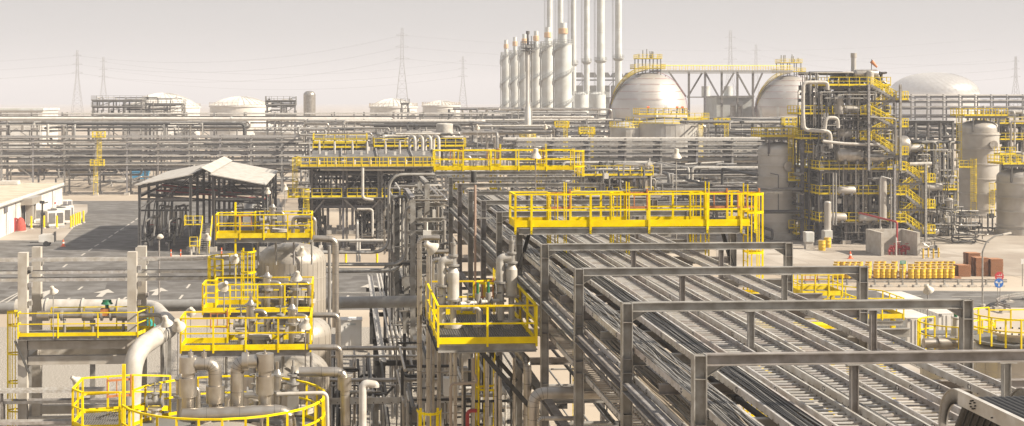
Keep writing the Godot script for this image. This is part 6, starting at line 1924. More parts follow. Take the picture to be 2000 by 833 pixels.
func right_yard() -> void:
	var U := Vector3.UP
	# fire water shelter
	var a := gy(1722, 500)
	var W := thing("firewater_shelter", "three sided concrete shelter with red fire water pipes in the right yard", "shelter", gy(1760, 505))
	var z := -51300.0 / (508 - 195.0)
	var xl := gx(1722, -z)
	var xr := gx(1798, -z)
	var zb := z - 5.0
	part(mb().bb(xl, xl + 0.35, 0.02, 2.85, z, zb), "side_wall", M.concrete, W)
	part(mb().bb(xr - 0.35, xr, 0.02, 2.85, z, zb), "side_wall", M.concrete, W)
	part(mb().bb(xl + 0.36, xr - 0.36, 0.02, 2.85, zb + 0.4, zb), "back_wall", M.concrete, W)
	var rp := thing("fire_manifold", "red fire water valves and pipes inside the concrete shelter", "pipe", v3((xl + xr) / 2, 0, z - 1))
	var cx := (xl + xr) / 2
	for k in 5:
		var x := cx - 0.9 + k * 0.5
		part(mb().pipe([v3(x, 0, z - 1.2), v3(x, 0.9 + 0.2 * (k % 2), z - 1.2), v3(x + 0.5, 0.9 + 0.2 * (k % 2), z - 1.2)], 0.13, 10), "pipe", M.red, rp)
		valve(rp, v3(x + 0.1, 0.5 + (k % 3) * 0.25, z - 1.0), Vector3.RIGHT, 1.3, M.red, M.white if k == 2 else M.red)
	part(mb().pipe([v3(cx + 0.2, 0, z - 1.6), v3(cx + 0.2, 4.0, z - 1.6), v3(gx(1700, 168), 4.6, z - 6), v3(gx(1690, 170), 4.6, z - 8)], 0.12, 10), "riser", M.red, rp)
	part(mb().box(v3(cx - 1.0, 1.9, zb + 0.45), v3(0.45, 0.2, 0.04)), "sign", M.red, rp)
	part(mb().tube(v3(xl + 2.0, 0, z - 0.3), v3(xl + 2.0, 2.2, z - 0.3), 0.09, 8), "post", M.white, rp)
	# barriers right of the shelter
	var bn := ["first", "second", "third", "fourth"]
	for k in 4:
		var g := gy(1804 + k * 10, 506 - (k % 2) * 2)
		var b := thing("bollard", "%s yellow bollard from the left beside the concrete shelter" % bn[k], "bollard", g, "yellow bollards by the concrete shelter")
		part(mb().tube(g, g + U * 1.2, 0.1, 10), "post", M.drum, b)
		part(mb().tube(g, g + U * 0.06, 0.2, 10), "foot", M.concrete, b)
	piping("small grey hydrant pipes beside the concrete shelter", gy(1803, 501) + v3(0, 0.4, -2), gy(1838, 501) + v3(0, 1.6, 0), 12, 61, 0.06, 0.1, 0.1, 0.3)
	cone(gy(1661.5, 506), "orange and white traffic cone alone in the right yard")
	# drums on pallets
	var r := RandomNumberGenerator.new()
	r.seed = 5
	var nd := 0
	var cnt := [0, 0, 0, 0]
	var x := 1634.0
	var np := 0
	var pc := [0, 0]
	while x < 1862 and nd < 110:
		for row in 4:
			var py := 546.0 - row * 5.0 + 0.4 * sin(x * 0.05)
			var px := x + row * 1.5 - (0.0 if row < 2 else 3.0)
			if r.randf() < 0.12 and row > 0: continue
			var g := gy(px, py)
			g.y = 0.15
			oil_drum(g, "yellow drum, %s from the left in the %s row beyond the guardrail" % [ordw(cnt[row]), ["front", "second", "third", "rear"][row]], 1.12, "yellow drums in the long row")
			cnt[row] += 1
			nd += 1
			if row % 2 == 0 and np % 2 == 0:
				pallet(gy(px + 5, py - 2), "wooden pallet under the drums, %s from the left in the %s line" % [ordw(pc[row / 2]), ["front", "rear"][row / 2]], "pallets under the drums")
				pc[row / 2] += 1
		np += 1
		x += 11.2 if r.randf() > 0.2 else 17.0
	# stacks of pallets
	var sl := ["pallet in the low stack at the left of the pallet stacks", "pallet in the tall rear stack of the pallet stacks", "pallet in the tall middle stack of the pallet stacks", "pallet in the right stack of the pallet stacks"]
	var k2 := 0
	for q in [[1880, 540, 10], [1899, 534, 18], [1914, 539, 16], [1943, 539.5, 15]]:
		var g := gy(q[0], q[1])
		for k in q[2]:
			var pt := pallet(g + v3(r.randf_range(-0.03, 0.03), k * 0.125, r.randf_range(-0.03, 0.03)), "%s %s" % [("topmost" if k == q[2] - 1 else ordw(k) + " lowest" if k > 0 else "bottom"), sl[k2]], "stacked wooden pallets %s" % ["low", "rear", "middle", "right"][k2], 1.35)
		k2 += 1
	# guardrail
	var A := gy(1560, 561)
	var B := gy(1968, 561)
	guardrail([A, B], 15, "steel guardrail on concrete feet along the far side of the right road")
	guardrail([gy(2030, 584), gy(1985, 589), gy(1958, 594), gy(1947, 601), gy(1952, 607), gy(1975, 614)], 9, "curved steel guardrail at the road junction on the right edge")
	# road furniture
	sign_posts()
	# road markings
	var rd: Node = get_node("road_001")
	for q in [[1740, 578, 1800, 578], [1860, 580, 1920, 580.5], [1960, 581, 2020, 582]]:
		part(mb().sq(gy(q[0], q[1]) + U * 0.026, gy(q[2], q[3]) + U * 0.026, 0.15, 0.004), "lane_marking", M.paint_line, rd)
	part(mb().sq(gy(1560, 567) + U * 0.026, gy(2100, 572) + U * 0.026, 0.15, 0.004), "edge_line", M.paint_line, rd)
	# joints and stains of the concrete yard
	var yd: Node = get_node("pavement_001")
	for py in [538.0, 527.0, 516.0, 505.0, 495.0, 486.0, 478.0]:
		part(mb().sq(gy(1480, py) + U * 0.024, gy(2050, py) + U * 0.024, 0.06, 0.004), "joint", M.concrete_dark, yd)
	for i in 9:
		var xx := gx(1500 + i * 62, 150)
		part(mb().sq(v3(xx, 0.025, -142), v3(xx, 0.025, -190), 0.06, 0.003), "joint", M.concrete_dark, yd)
	var rs := RandomNumberGenerator.new()
	rs.seed = 17
	for i in 14:
		var c := gy(rs.randf_range(1500, 1990), rs.randf_range(484, 532))
		var pl := []
		var rad := rs.randf_range(0.6, 2.4)
		for k in 14: pl.append(c + v3(cos(TAU * k / 14) * rad * rs.randf_range(0.7, 1.2), 0, sin(TAU * k / 14) * rad * rs.randf_range(0.7, 1.2)))
		part(flat(pl, 0.0285 + i * 0.0004), "stain", M.stain, yd)
	part(mb().sq(gy(1480, 520) + U * 0.03, gy(1660, 534) + U * 0.03, 0.14, 0.004), "yellow_line", M.cream, yd)
func pallet(g: Vector3, label: String, group: String, s := 1.15) -> Node3D:
	var t := thing("wooden_pallet", label, "pallet", g, group)
	pbox(t, "top_boards", M.wood, g + v3(0, 0.115, 0), v3(s, 0.02, s))
	for z in [-0.45, 0.0, 0.45]: pbox(t, "bearer", M.wood, g + v3(0, 0.06, z * s), v3(s, 0.08, 0.1))
	return t
func guardrail(pts: Array, n: int, label: String) -> void:
	var t := thing("guardrail", label, "guardrail", pts[0])
	var U := Vector3.UP
	for i in pts.size() - 1:
		var a: Vector3 = pts[i]
		var b: Vector3 = pts[i + 1]
		psq(t, "upper_rail", M.galv, a + U * 0.72, b + U * 0.72, 0.05, 0.14)
		psq(t, "lower_rail", M.galv, a + U * 0.52, b + U * 0.52, 0.05, 0.14)
		var m := maxi(1, n / (pts.size() - 1))
		for k in m:
			var p := a.lerp(b, (k + 0.5) / m)
			pbox(t, "post", M.galv, p + U * 0.4, v3(0.14, 0.75, 0.18))
			pbox(t, "foot", M.concrete, p + U * 0.1, v3(0.75, 0.2, 0.6))
func text_mesh(s: String, size: float, m: Material, par: Node, at: Vector3) -> void:
	var tm := TextMesh.new()
	var f := SystemFont.new()
	f.font_names = PackedStringArray(["Droid Sans"])
	f.font_weight = 700
	tm.font = f
	tm.text = s
	tm.font_size = 64
	tm.pixel_size = size / 64.0
	tm.depth = 0.006
	var o := MeshInstance3D.new()
	o.mesh = tm
	o.material_override = m
	o.position = at - gpos(par)
	put(o, "lettering", par)
func sign_posts() -> void:
	var U := Vector3.UP
	var d := 124.0
	var z := -d
	var x := gx(1952, d)
	var t := thing("road_sign", "red octagonal stop sign above a round blue sign with two white arrows", "road sign", v3(x, 0, z))
	for s in [-0.12, 0.12]: pbar(t, "post", M.galv, v3(x + s - 0.0, 0, z), v3(x + s, hy(549, d), z), 0.03)
	var ys := hy(549.5, d)
	var oct := PackedVector2Array()
	for k in 8: oct.append(Vector2(cos(PI / 8 + k * PI / 4), sin(PI / 8 + k * PI / 4)) * 0.44)
	part(mb().prism(oct, v3(x + 0.02, ys, z + 0.03), v3(x + 0.02, ys, z + 0.06)), "stop_plate", mat("sign_red", Color(0.42, 0.02, 0.03), 0.5), t)
	var q := v3(x + 0.02, ys + 0.1, z + 0.064)
	var arab := mb()
	var st := [[-0.26, 0.02, -0.2, -0.04], [-0.2, -0.04, 0.0, -0.04], [0.0, -0.04, 0.03, 0.04], [0.03, 0.04, -0.03, 0.05], [-0.03, 0.05, -0.03, 0.0], [0.0, -0.04, 0.24, -0.04], [0.24, -0.04, 0.25, 0.05], [0.25, 0.05, 0.17, 0.06], [0.17, 0.06, 0.17, 0.0], [0.17, 0.0, 0.24, -0.01]]
	for l in st: arab.sq(q + v3(l[0], l[1], 0), q + v3(l[2], l[3], 0), 0.035, 0.006, Vector3.BACK)
	for dd in [[-0.02, 0.12], [0.18, 0.13], [0.24, 0.13]]: arab.box(q + v3(dd[0], dd[1], 0), v3(0.035, 0.035, 0.006))
	part(arab, "arabic_lettering", M.white, t)
	text_mesh("STOP", 0.2, M.white, t, v3(x + 0.02, ys - 0.16, z + 0.066))
	var yb := hy(563, d)
	part(mb().tube(v3(x - 0.03, yb, z + 0.04), v3(x - 0.03, yb, z + 0.08), 0.43, 28), "blue_plate", mat("sign_blue", Color(0.01, 0.12, 0.42), 0.5), t)
	var ar := mb()
	var o := v3(x - 0.03, yb, z + 0.083)
	ar.sq(o + v3(0, -0.3, 0), o + v3(0, 0.04, 0), 0.11, 0.006, Vector3.BACK)
	for s in [-1, 1]: ar.sq(o + v3(0, -0.02, 0), o + v3(s * 0.22, 0.09, 0), 0.1, 0.006, Vector3.BACK)
	for s in [-1, 1]:
		ar.tri(o + v3(s * 0.37, 0.1, 0.004), o + v3(s * 0.15, 0.25, 0.004), o + v3(s * 0.17, -0.04, 0.004))
	part(ar, "arrows", M.white, t)
	# green direction sign
	var g := gy(1764, 557)
	var gs := thing("road_sign", "small green rectangular sign on a thin post before the drums", "road sign", g)
	pbar(gs, "post", M.galv, g, v3(g.x, hy(516, -g.z), g.z), 0.035)
	var gp := v3(g.x, hy(520, -g.z), g.z + 0.06)
	part(mb().box(gp, v3(0.6, 0.36, 0.03)), "plate", mat("sign_green", Color(0.01, 0.22, 0.14), 0.5), gs)
	part(mb().box(gp + v3(0, 0.06, 0.018), v3(0.42, 0.05, 0.006)).box(gp + v3(0, -0.07, 0.018), v3(0.36, 0.05, 0.006)), "lines", M.white, gs)
	# street lamp
	var sp := gy(1920, 600)
	var sl := thing("street_lamp", "grey street lamp with a long curved arm by the right road", "street lamp", sp)
	var dz := -sp.z
	part(mb().pipe([sp, v3(sp.x, hy(500, dz), sp.z), v3(sp.x + 0.4, hy(480, dz), sp.z), v3(gx(1945, dz), hy(468, dz), sp.z), v3(gx(1962, dz), hy(466, dz), sp.z)], 0.075, 10, 0.8), "pole", M.galv, sl)
	part(mb().prism(PackedVector2Array([Vector2(-0.12, -0.04), Vector2(0.12, -0.04), Vector2(0.09, 0.1), Vector2(-0.09, 0.1)]), v3(gx(1960, dz), hy(466, dz), sp.z), v3(gx(1976, dz), hy(463, dz), sp.z)), "lamp_head", M.lamp, sl)
	part(mb().tube(sp, sp + U * 0.25, 0.25, 12), "base", M.concrete, sl)
	# left slender lamp by shelter
	var lp := gy(310, 600)
	var l2 := thing("street_lamp", "slender grey lamp post with round head on the left road", "street lamp", lp)
	pbar(l2, "pole", M.galv, lp, v3(lp.x, hy(466, -lp.z), lp.z), 0.07)
	part(mb().lathe([Vector2(0, -0.25), Vector2(0.3, -0.1), Vector2(0.32, 0.05), Vector2(0.15, 0.25), Vector2(0, 0.28)], v3(lp.x + 0.1, hy(460, -lp.z), lp.z), 14), "lamp_head", M.lamp, l2)
	# blue and white sign at the right edge
	var rs := gy(1998, 560)
	var r2 := thing("road_sign", "narrow white and blue sign post at the right edge", "road sign", rs)
	pbar(r2, "post", M.galv, rs, v3(rs.x, hy(515, -rs.z), rs.z), 0.04)
	part(mb().box(v3(rs.x, hy(520, -rs.z), rs.z + 0.06), v3(0.35, 0.55, 0.03)), "plate", M.white, r2)

func ordw(i: int) -> String:
	var a := ["first", "second", "third", "fourth", "fifth", "sixth", "seventh", "eighth", "ninth", "tenth", "eleventh", "twelfth", "thirteenth", "fourteenth", "fifteenth", "sixteenth", "seventeenth", "eighteenth", "nineteenth", "twentieth"]
	return a[i] if i < 20 else "twenty " + a[i - 20]
func cooler() -> void:
	var U := Vector3.UP
	var D := 172.0
	var X0 := gx(590, D)
	var X1 := gx(852, D)
	var t := thing("air_cooler", "long air cooler bank on a steel frame with yellow railed decks in the centre", "air cooler", v3((X0 + X1) / 2, 0, -D))
	var yu := 10.76
	var yl := 6.9
	for px in [609.0, 670.0, 677.0, 739.0, 745.0, 807.0, 813.0, 850.0]:
		for z in [-D, -D - 9]:
			pib(t, "column", M.steel, v3(gx(px, D), 0.3, z), v3(gx(px, D), yu, z), 0.28, 0.3)
			pbox(t, "footing", M.concrete, v3(gx(px, D), 0.3, z), v3(0.7, 0.6, 0.8))
	for y in [yu - 0.25, yl - 0.2, yl - 1.2]:
		for z in [-D, -D - 4.5, -D - 9]: pib(t, "beam", M.steel, v3(X0 - 0.5, y, z), v3(X1, y, z), 0.22, 0.34)
	for q in [[609, 640], [670, 640], [677, 708], [739, 708], [745, 776], [807, 776]]:
		psq(t, "brace", M.steel, v3(gx(q[0], D), yl, -D - 0.3), v3(gx(q[1], D), yu - 0.5, -D - 0.3), 0.16, 0.16)
	for q in [[612, 633, 1], [700, 672, 1], [718, 742, 1], [764, 742, 1]]: psq(t, "knee_brace", M.galv, v3(gx(q[0], D), 5.0, -D + 0.1), v3(gx(q[1], D), 6.6, -D + 0.1), 0.18, 0.18)
	pbox(t, "upper_deck", M.grating, v3((X0 + X1) / 2, yu - 0.04, -D - 4), v3(X1 - X0 + 1.2, 0.08, 11.5))
	pbox(t, "lower_deck", M.grating, v3((X0 + X1) / 2, yl - 0.04, -D - 4), v3(X1 - X0 + 0.4, 0.08, 10.0))
	railing(t, M.far_yellow, [v3(gx(578, D), yu, -D - 2), v3(gx(588, D), yu, -D + 1.6), v3(X1 + 0.4, yu, -D + 1.6)], true, 1.15, 1.1, 0.095, 0.32)
	railing(t, M.far_yellow, [v3(gx(604, D), yu, -D + 0.4), v3(gx(848, D), yu, -D + 0.4)], false, 1.1, 0.9, 0.08, 0.3)
	for q in [[609, 667], [678, 736], [746, 804]]:
		railing(t, M.far_yellow, [v3(gx(q[0], D), yl, -D + 0.3), v3(gx(q[1], D), yl, -D + 0.3)], true, 1.1, 1.3, 0.09, 0.26)
	railing(t, M.far_yellow, [v3(gx(562, D), yl, -D - 3), v3(gx(562, D), yl, -D + 0.3), v3(gx(603, D), yl, -D + 0.3)], true, 1.1, 1.0, 0.09, 0.26)
	pbox(t, "side_landing", M.grating, v3(gx(583, D), yl - 0.05, -D - 1.5), v3(2.8, 0.08, 3.6))
	ladder(t, M.far_yellow, v3(gx(598, D), 0.3, -D + 0.7), yl, v3(0, 0, 1), 2.2, false, 0.7, 1.1)
	ladder(t, M.far_yellow, v3(gx(580, D), yl, -D + 0.2), yu, v3(-1, 0, 0.3).normalized(), 0.6, false, 0.7, 1.1)
	var k := 0
	for q in [[606, 667], [675, 737], [738, 806], [806, 852]]:
		var a := gx(q[0], D)
		var b := gx(q[1], D)
		part(mb().prism(PackedVector2Array([Vector2(-3.5, 0), Vector2(3.5, 0), Vector2(3.5, 1.3), Vector2(-3.5, 0.75)]), v3(a + 0.1, yu + 0.35, -D - 3.9), v3(b - 0.1, yu + 0.35, -D - 3.9)), "cooler_bay", M.steel, t)
		part(mb().prism(PackedVector2Array([Vector2(-3.8, 0), Vector2(3.8, 0), Vector2(3.8, 1.65), Vector2(-3.8, 1.0)]), v3(b - 0.09, yu + 0.3, -D - 3.9), v3(b + 0.06, yu + 0.3, -D - 3.9)), "side_plate", M.galv, t)
		pbox(t, "junction_box", M.white, v3((a + b) / 2, yu + 1.5, -D - 1.2), v3(0.3, 0.45, 0.3))
		k += 1
	for px in [623.0, 653.0, 688.0, 717.0, 753.0, 781.0]:
		var x := gx(px, D + 3)
		part(mb().tube(v3(x, yu + 1, -D - 4), v3(x, hy(284, D + 4), -D - 4), 0.15, 12).tube(v3(x, hy(284, D + 4), -D - 4), v3(x, hy(276, D + 4), -D - 4), 0.15, 12, 0.08), "vent_pipe", M.white_pipe, t)
	for px in [622.0, 654.0, 691.0, 722.0, 760.0, 791.0]: pbar(t, "motor", M.white_pipe, v3(gx(px, D), yu + 0.1, -D + 0.9), v3(gx(px, D), yu + 0.8, -D + 0.9), 0.22)
	for px in [811.0, 826.0, 842.0, 858.0]:
		var x := gx(px, D + 6)
		pipe_thing([v3(x, yu, -D - 7), v3(x, hy(268, D + 7), -D - 7), v3(x - 0.6, hy(266, D + 7), -D - 8.5), v3(x - 0.6, yu + 1.5, -D - 8.5)], 0.21, M.white_pipe, "white curved vent pipe above the air cooler, %s from the left of four" % {811.0: "first", 826.0: "second", 842.0: "third", 858.0: "fourth"}[px], "vent_pipe", 12, false, "four white curved vent pipes")
	pipe_thing(P([[708, 328, D - 2], [708, 388, D - 2], [729, 391, D - 2]]), 0.18, M.white_pipe, "white drain pipe dropping in front of the air cooler frame", "pipe", 12, false)
	pipe_thing(P([[625, 331, D - 1], [790, 332, D - 1]]), 0.16, M.white_pipe, "pale header pipe under the air cooler's upper deck", "pipe", 12, false)
	pipe_thing(P([[733, 395, D + 2], [832, 395, D + 2]]), 0.14, M.red, "thin red pipe crossing under the air cooler", "pipe", 8, false)
	piping("dark pipes inside the air cooler's steel frame", v3(X0 + 1, yl, -D - 8.5), v3(X1, yu - 0.6, -D - 1), 70, 71, 0.08, 0.22, 0.6)
	piping("pipes and pumps under the air cooler, left of the passage", v3(X0 - 0.5, 0.2, -D - 9), v3(gx(634, D), yl - 0.5, -D), 40, 72, 0.08, 0.2, 0.5, 0.7)
	piping("pipes and pumps under the air cooler, right of the passage", v3(gx(697, D), 0.2, -D - 9), v3(X1 + 2, yl - 0.5, -D + 1), 120, 73, 0.06, 0.22, 0.5, 0.65)
	vessel(gz(775, 400, D + 4), 1.35, hy(408, D), hy(395, D), M.clad_dull, "pressure_vessel", "small brown vessel hanging under the air cooler's deck", "vessel", 0.3, 5)
	# railed decks behind the cooler
	module("yellow railed deck behind the air cooler's left half", gx(615, 196), gx(713, 196), -196, -204, [hy(288, 196), hy(278, 196)], 4, 1)
	module("yellow railed deck behind the air cooler's right half", gx(735, 192), gx(905, 192), -192, -200, [hy(286, 192)], 5, 1)
	piping("white pipes and valves on the deck behind the air cooler", v3(gx(738, 196), hy(286, 192), -200), v3(gx(900, 196), hy(262, 192), -192), 70, 74, 0.1, 0.3, 0.05, 0.45)
	var q := vessel(gz(868, 250, 196), 1.2, hy(262, 196), hy(243, 196), M.white_pipe, "exhaust_silencer", "round white silencer on posts behind the air cooler's right end", "silencer", 0.15, 5)
	for px in [855.0, 880.0]: pib(q, "post", M.steel, v3(gx(px, 196), hy(290, 196), -196.5), v3(gx(px, 196), hy(240, 196), -196.5), 0.3, 0.3)
	# module right of the second platform
	module("small railed module with white pipes right of the second yellow platform", gx(1145, 158), gx(1270, 158), -158, -164, [hy(386, 158), hy(344, 158)], 4, 1)
	var vs := vessel(gz(1242, 400, 160), 1.7, 0.4, hy(352, 160), M.clad, "pressure_vessel", "small clad vessel below the railed module in the centre", "vessel", 0.4, 1.4)
	piping("white looping pipes on the small module in the centre", v3(gx(1140, 158), hy(386, 158), -163), v3(gx(1290, 158), hy(322, 158), -156.5), 60, 75, 0.08, 0.16, 0.1, 0.6)
	piping("grey pipework and cable trays under the right centre rack", v3(gx(1100, 200), 0.5, -218), v3(gx(1480, 200), 9, -180), 130, 76, 0.08, 0.26, 0.35, 0.25)
	for w in [["small yellow caged platform on the rack near the white mast", 1097, 249, 260], ["small yellow platform further right above the rack", 1146, 262, 240], ["yellow caged ladder platform right of the silver tanks", 1410, 244, 250], ["yellow railed landing beside the ringed column's top", 1545, 245, 215], ["yellow railed deck at the left foot of the process tower's sphere side", 1590, 285, 200]]:
		var d: float = w[3]
		var y := hy(w[2], d)
		var x := gx(w[1], d)
		var p := thing("small_platform", w[0], "platform", v3(x, y, -d))
		pbox(p, "deck", M.grating, v3(x, y, -d), v3(2.6, 0.1, 1.8))
		railing(p, M.far_yellow, [v3(x - 1.3, y, -d - 0.9), v3(x - 1.3, y, -d + 0.9), v3(x + 1.3, y, -d + 0.9), v3(x + 1.3, y, -d - 0.9), v3(x - 1.3, y, -d - 0.9)], false, 1.15, 0.7, 0.1, 0.3)
		ladder(p, M.far_yellow, v3(x + 0.6, 0.2, -d + 1.0), y, v3(0, 0, 1), 2.4, false, 0.7, 1.1)
		for s in [-1.1, 1.1]: pib(p, "leg", M.steel, v3(x + s, 0, -d), v3(x + s, y, -d), 0.25, 0.25)
	flood(1046, 305, 60, 12.0, "large bell floodlight on a pole in front of the second yellow platform", 1.15, 0.15, 0.3)
	flood(1321, 305, 62, 12.0, "large bell floodlight on a pole behind the long yellow platform", 1.15, 0.15, 0.3)
	flood(932, 250, 110, 10.0, "small floodlight above the rack's far end, left of the mast", 1.0, 0.7, 0.0)
	flood(1065, 249, 115, 10.0, "small floodlight above the rack, right of the white mast", 1.0, 0.7, 0.0)
	flood(556, 368, 120, 6.0, "small white floodlight left of the air cooler's landing", 1.3, 0.4, 0.2)
	flood(522, 375, 110, 6.0, "small white floodlight at the shelter's right corner", 1.2, 0.5, 0.1)
	flood(404, 465, 75, 3.0, "floodlight on a dark pole before the shelter's stair", 0.95, 0.6, 0.1)
	var bk := thing("junction_mast", "brown pole with a grey box on top at the rack's left side", "pole", v3(gx(924, 58), 0, -58))
	pbar(bk, "pole", mat("brown_pole", Color(0.36, 0.25, 0.19), 0.6), v3(gx(928, 58), 6, -58), v3(gx(928, 58), hy(362, 58), -58), 0.05)
	part(mb().tube(v3(gx(925, 58), hy(357, 58), -58), v3(gx(925, 58), hy(335, 58), -58), 0.12, 14), "head", M.dark, bk)
	part(mb().sq(v3(gx(925, 58), hy(427, 58), -58), v3(gx(960, 58), hy(427, 58), -58), 0.05, 0.05), "bracket", M.galv, bk)
func riser_steel() -> void:
	# cable tray risers, frames and pipes between vessels and rack
	var U := Vector3.UP
	var tr := func(pts: Array, w: float, label: String) -> void:
		var t := thing("cable_tray", label, "cable tray", pts[0], "bent grey trays left of the rack")
		for s in [-1, 1]:
			var p := []
			for q in pts: p.append(q + v3(0, 0, s * w / 2))
			var mbx := mb()
			mbx.pipe(p, 0.075, 4, 1.0)
			part(mbx, "side_rail", M.galv, t)
		var b := mb()
		for i in pts.size() - 1:
			var a: Vector3 = pts[i]
			var c: Vector3 = pts[i + 1]
			var n := int(a.distance_to(c) / 0.4)
			for k in n: b.sq(a.lerp(c, (k + 0.5) / n) + v3(0, 0, -w / 2), a.lerp(c, (k + 0.5) / n) + v3(0, 0, w / 2), 0.05, 0.03)
		if b.v.size(): part(b, "rungs", M.galv, t, true)
	tr.call(P([[850, 341, 85], [759, 341, 85], [759, 493, 85], [600, 493, 85]]), 0.6, "grey cable tray arching over and dropping left of the rack")
	tr.call(P([[812, 405, 82], [793, 405, 82], [793, 517, 82], [560, 517, 82]]), 0.6, "grey cable tray turning down beside the steel frame left of the rack")
	tr.call(P([[800, 400, 84], [786, 430, 84], [786, 529, 84], [560, 531, 84]]), 0.6, "lower grey cable tray running left above the road")
	var f := thing("steel_frame", "dark steel goalpost frames standing left of the cable rack", "frame", v3(gx(800, 80), 0, -80))
	for q in [[797, 378, 806, 390, 806, 700, 79], [826, 348, 834, 360, 834, 420, 84]]:
		var d: float = q[6]
		pib(f, "leg", M.galv, gz(q[4], q[5], d), gz(q[2], q[3], d), 0.3, 0.3)
		pib(f, "top_beam", M.galv, gz(q[2], q[3], d), gz(q[2], q[3], d) + v3(0, 0, -8), 0.25, 0.3)
		pib(f, "leg", M.galv, v3(gz(q[2], q[3], d).x, 0, -d - 8), gz(q[2], q[3], d) + v3(0, 0, -8), 0.3, 0.3)
	for y in [hy(400, 84), hy(430, 84), hy(455, 84), hy(480, 84), hy(520, 82)]:
		pib(f, "cross_beam", M.galv, v3(gx(795, 84), y, -84), v3(gx(868, 84), y, -84), 0.2, 0.26)
		pib(f, "cross_beam", M.dark, v3(gx(795, 84), y - 0.5, -90), v3(gx(868, 84), y - 0.5, -90), 0.2, 0.26)
	for px in [775.0, 840.0]: pib(f, "leg", M.dark, v3(gx(px, 86), 0, -86), v3(gx(px, 86), hy(400, 86), -86), 0.28, 0.28)
	psq(f, "bracket", M.galv, gz(764, 490, 83), gz(772, 512, 83), 0.2, 0.2)
	psq(f, "bracket", M.galv, gz(772, 512, 83), gz(803, 512, 83), 0.2, 0.2)
	piping("dense dark pipework in the gap left of the cable rack", v3(gx(760, 90), 1, -100), v3(gx(880, 88), 13, -82), 120, 81, 0.035, 0.1, 0.5, 0.5)
	piping("pipes and cables under the near part of the cable rack", v3(6.3, 2, -75), v3(13.2, 9.5, -32), 70, 82, 0.04, 0.1, 0.5, 0.1)
	pipe_thing(P([[655, 470, 150], [780, 470, 150]]), 0.16, M.white_pipe, "white pipe crossing the road gap below the air cooler passage", "pipe", 10, false)
	for k in 4: pipe_thing(P([[697 + k * 5 + (60 if k > 1 else 0), 466, 151], [697 + k * 5 + (60 if k > 1 else 0), 512, 151]]), 0.12, M.white_pipe, "thin white upright pipe by the road gap, %s of four" % ["first", "second", "third", "fourth"][k], "pipe", 8, false)
	var yb := ["left", "right"]
	for k in 2:
		var g := gy(675 + k * 61, 520)
		var b := thing("bollard", "yellow bollard at the %s side of the road gap below the air cooler" % yb[k], "bollard", g)
		part(mb().tube(g, g + U * 1.4, 0.13, 10), "post", M.yellow, b)
		part(mb().tube(g, g + U * 0.1, 0.22, 10), "foot", M.concrete, b)
	# upright insulated pipes left of the valve platform
	var k := 0
	for q in [[819, 465, 0.085, 46.5], [836, 492, 0.065, 46], [844, 508, 0.08, 47], [857, 528, 0.07, 48]]:
		loop_pipe(P([[q[0] + 40, q[1], q[3]], [q[0], q[1], q[3]], [q[0], 900, q[3]]]), q[2], [], "grey clad pipe dropping left of the valve platform, %s from the left" % ["first", "second", "third", "fourth"][k])
		k += 1
	# level below the rack: sloping trays and silver cross pipes over the gravel
	var y0 := 5.0
	k = 0
	for x in [2.05, 2.75, 3.0, 3.25, 3.5, 3.75, 4.5, 5.0, 5.4]:
		var t := thing("low_tray" if k in [0, 6, 7, 8] else "low_pipe", "%s of nine pale pipes and trays running away above the gravel, from the left" % ["first", "second", "third", "fourth", "fifth", "sixth", "seventh", "eighth", "ninth"][k], "pipe", v3(x, y0, -85))
		if k in [0, 6, 7, 8]:
			part(mb().sq(v3(x, y0, -74), v3(x, y0, -110), 0.1, 0.16), "side_rail", M.tray, t)
			part(mb().sq(v3(x + 0.3, y0, -74), v3(x + 0.3, y0, -110), 0.03, 0.16).sq(v3(x + 0.15, y0 - 0.05, -74), v3(x + 0.15, y0 - 0.05, -110), 0.3, 0.02), "tray_bottom", M.tray, t)
		else:
			part(mb().pipe([v3(x, y0 + 0.1, -110), v3(x, y0 + 0.1, -76 + k * 0.2), v3(x, 1.5, -76 + k * 0.2)], 0.08, 10), "run", M.white_pipe, t)
			part(mb().tube(v3(x, y0 + 0.1, -80), v3(x, y0 + 0.1, -79.9), 0.14, 10), "flange", M.pipe, t)
		k += 1
	var lf := thing("low_rack", "dark low steel rack under the pale pipes over the gravel", "pipe rack", v3(3.5, 0, -82))
	for x in [2.2, 5.6]:
		for z in [-75.0, -82.0, -92.0, -104.0]:
			pib(lf, "column", M.dark, v3(x, 0.6, z), v3(x, y0 - 0.3, z), 0.28, 0.28)
			pbox(lf, "footing", M.concrete, v3(x, 0.3, z), v3(0.6, 0.6, 0.6))
	for z in [-75.0, -82.0, -92.0, -104.0]: pib(lf, "cross_beam", M.dark, v3(1.8, y0 - 0.3, z), v3(6.0, y0 - 0.3, z), 0.2, 0.28)
	for s in [-1, 1]: psq(lf, "brace", M.dark, v3(3.9, y0 - 0.4, -75), v3(3.9 + s * 1.7, y0 - 2.2, -75), 0.12, 0.12)
	for q in [[681, 57, 0.09, "upper silver pipe crossing low between vessels and rack", 600, 860], [743, 56, 0.08, "lower silver pipe crossing low between vessels and rack", 640, 1000], [697, 62, 0.06, "thin dark pipe crossing low behind the silver one", 600, 850], [754, 60, 0.04, "thin dark line crossing below the lower silver pipe", 640, 880]]:
		loop_pipe(P([[q[4], q[0], q[1]], [q[5], q[0] - 1, q[1]]]), q[2], [], q[3])
	var bm := thing("cross_tray", "long grey bolted tray crossing at the bottom between vessels and rack", "cable tray", gz(800, 783, 52))
	pbox(bm, "side_rail", M.tray, gz(820, 782, 52), v3(7.2, 0.24, 0.04))
	pbox(bm, "tray_bottom", M.tray, gz(820, 786, 52) + v3(0, 0, -0.3), v3(7.2, 0.03, 0.6))
	part_bolts(bm, gz(650, 787, 52), gz(1000, 787, 52), 20)
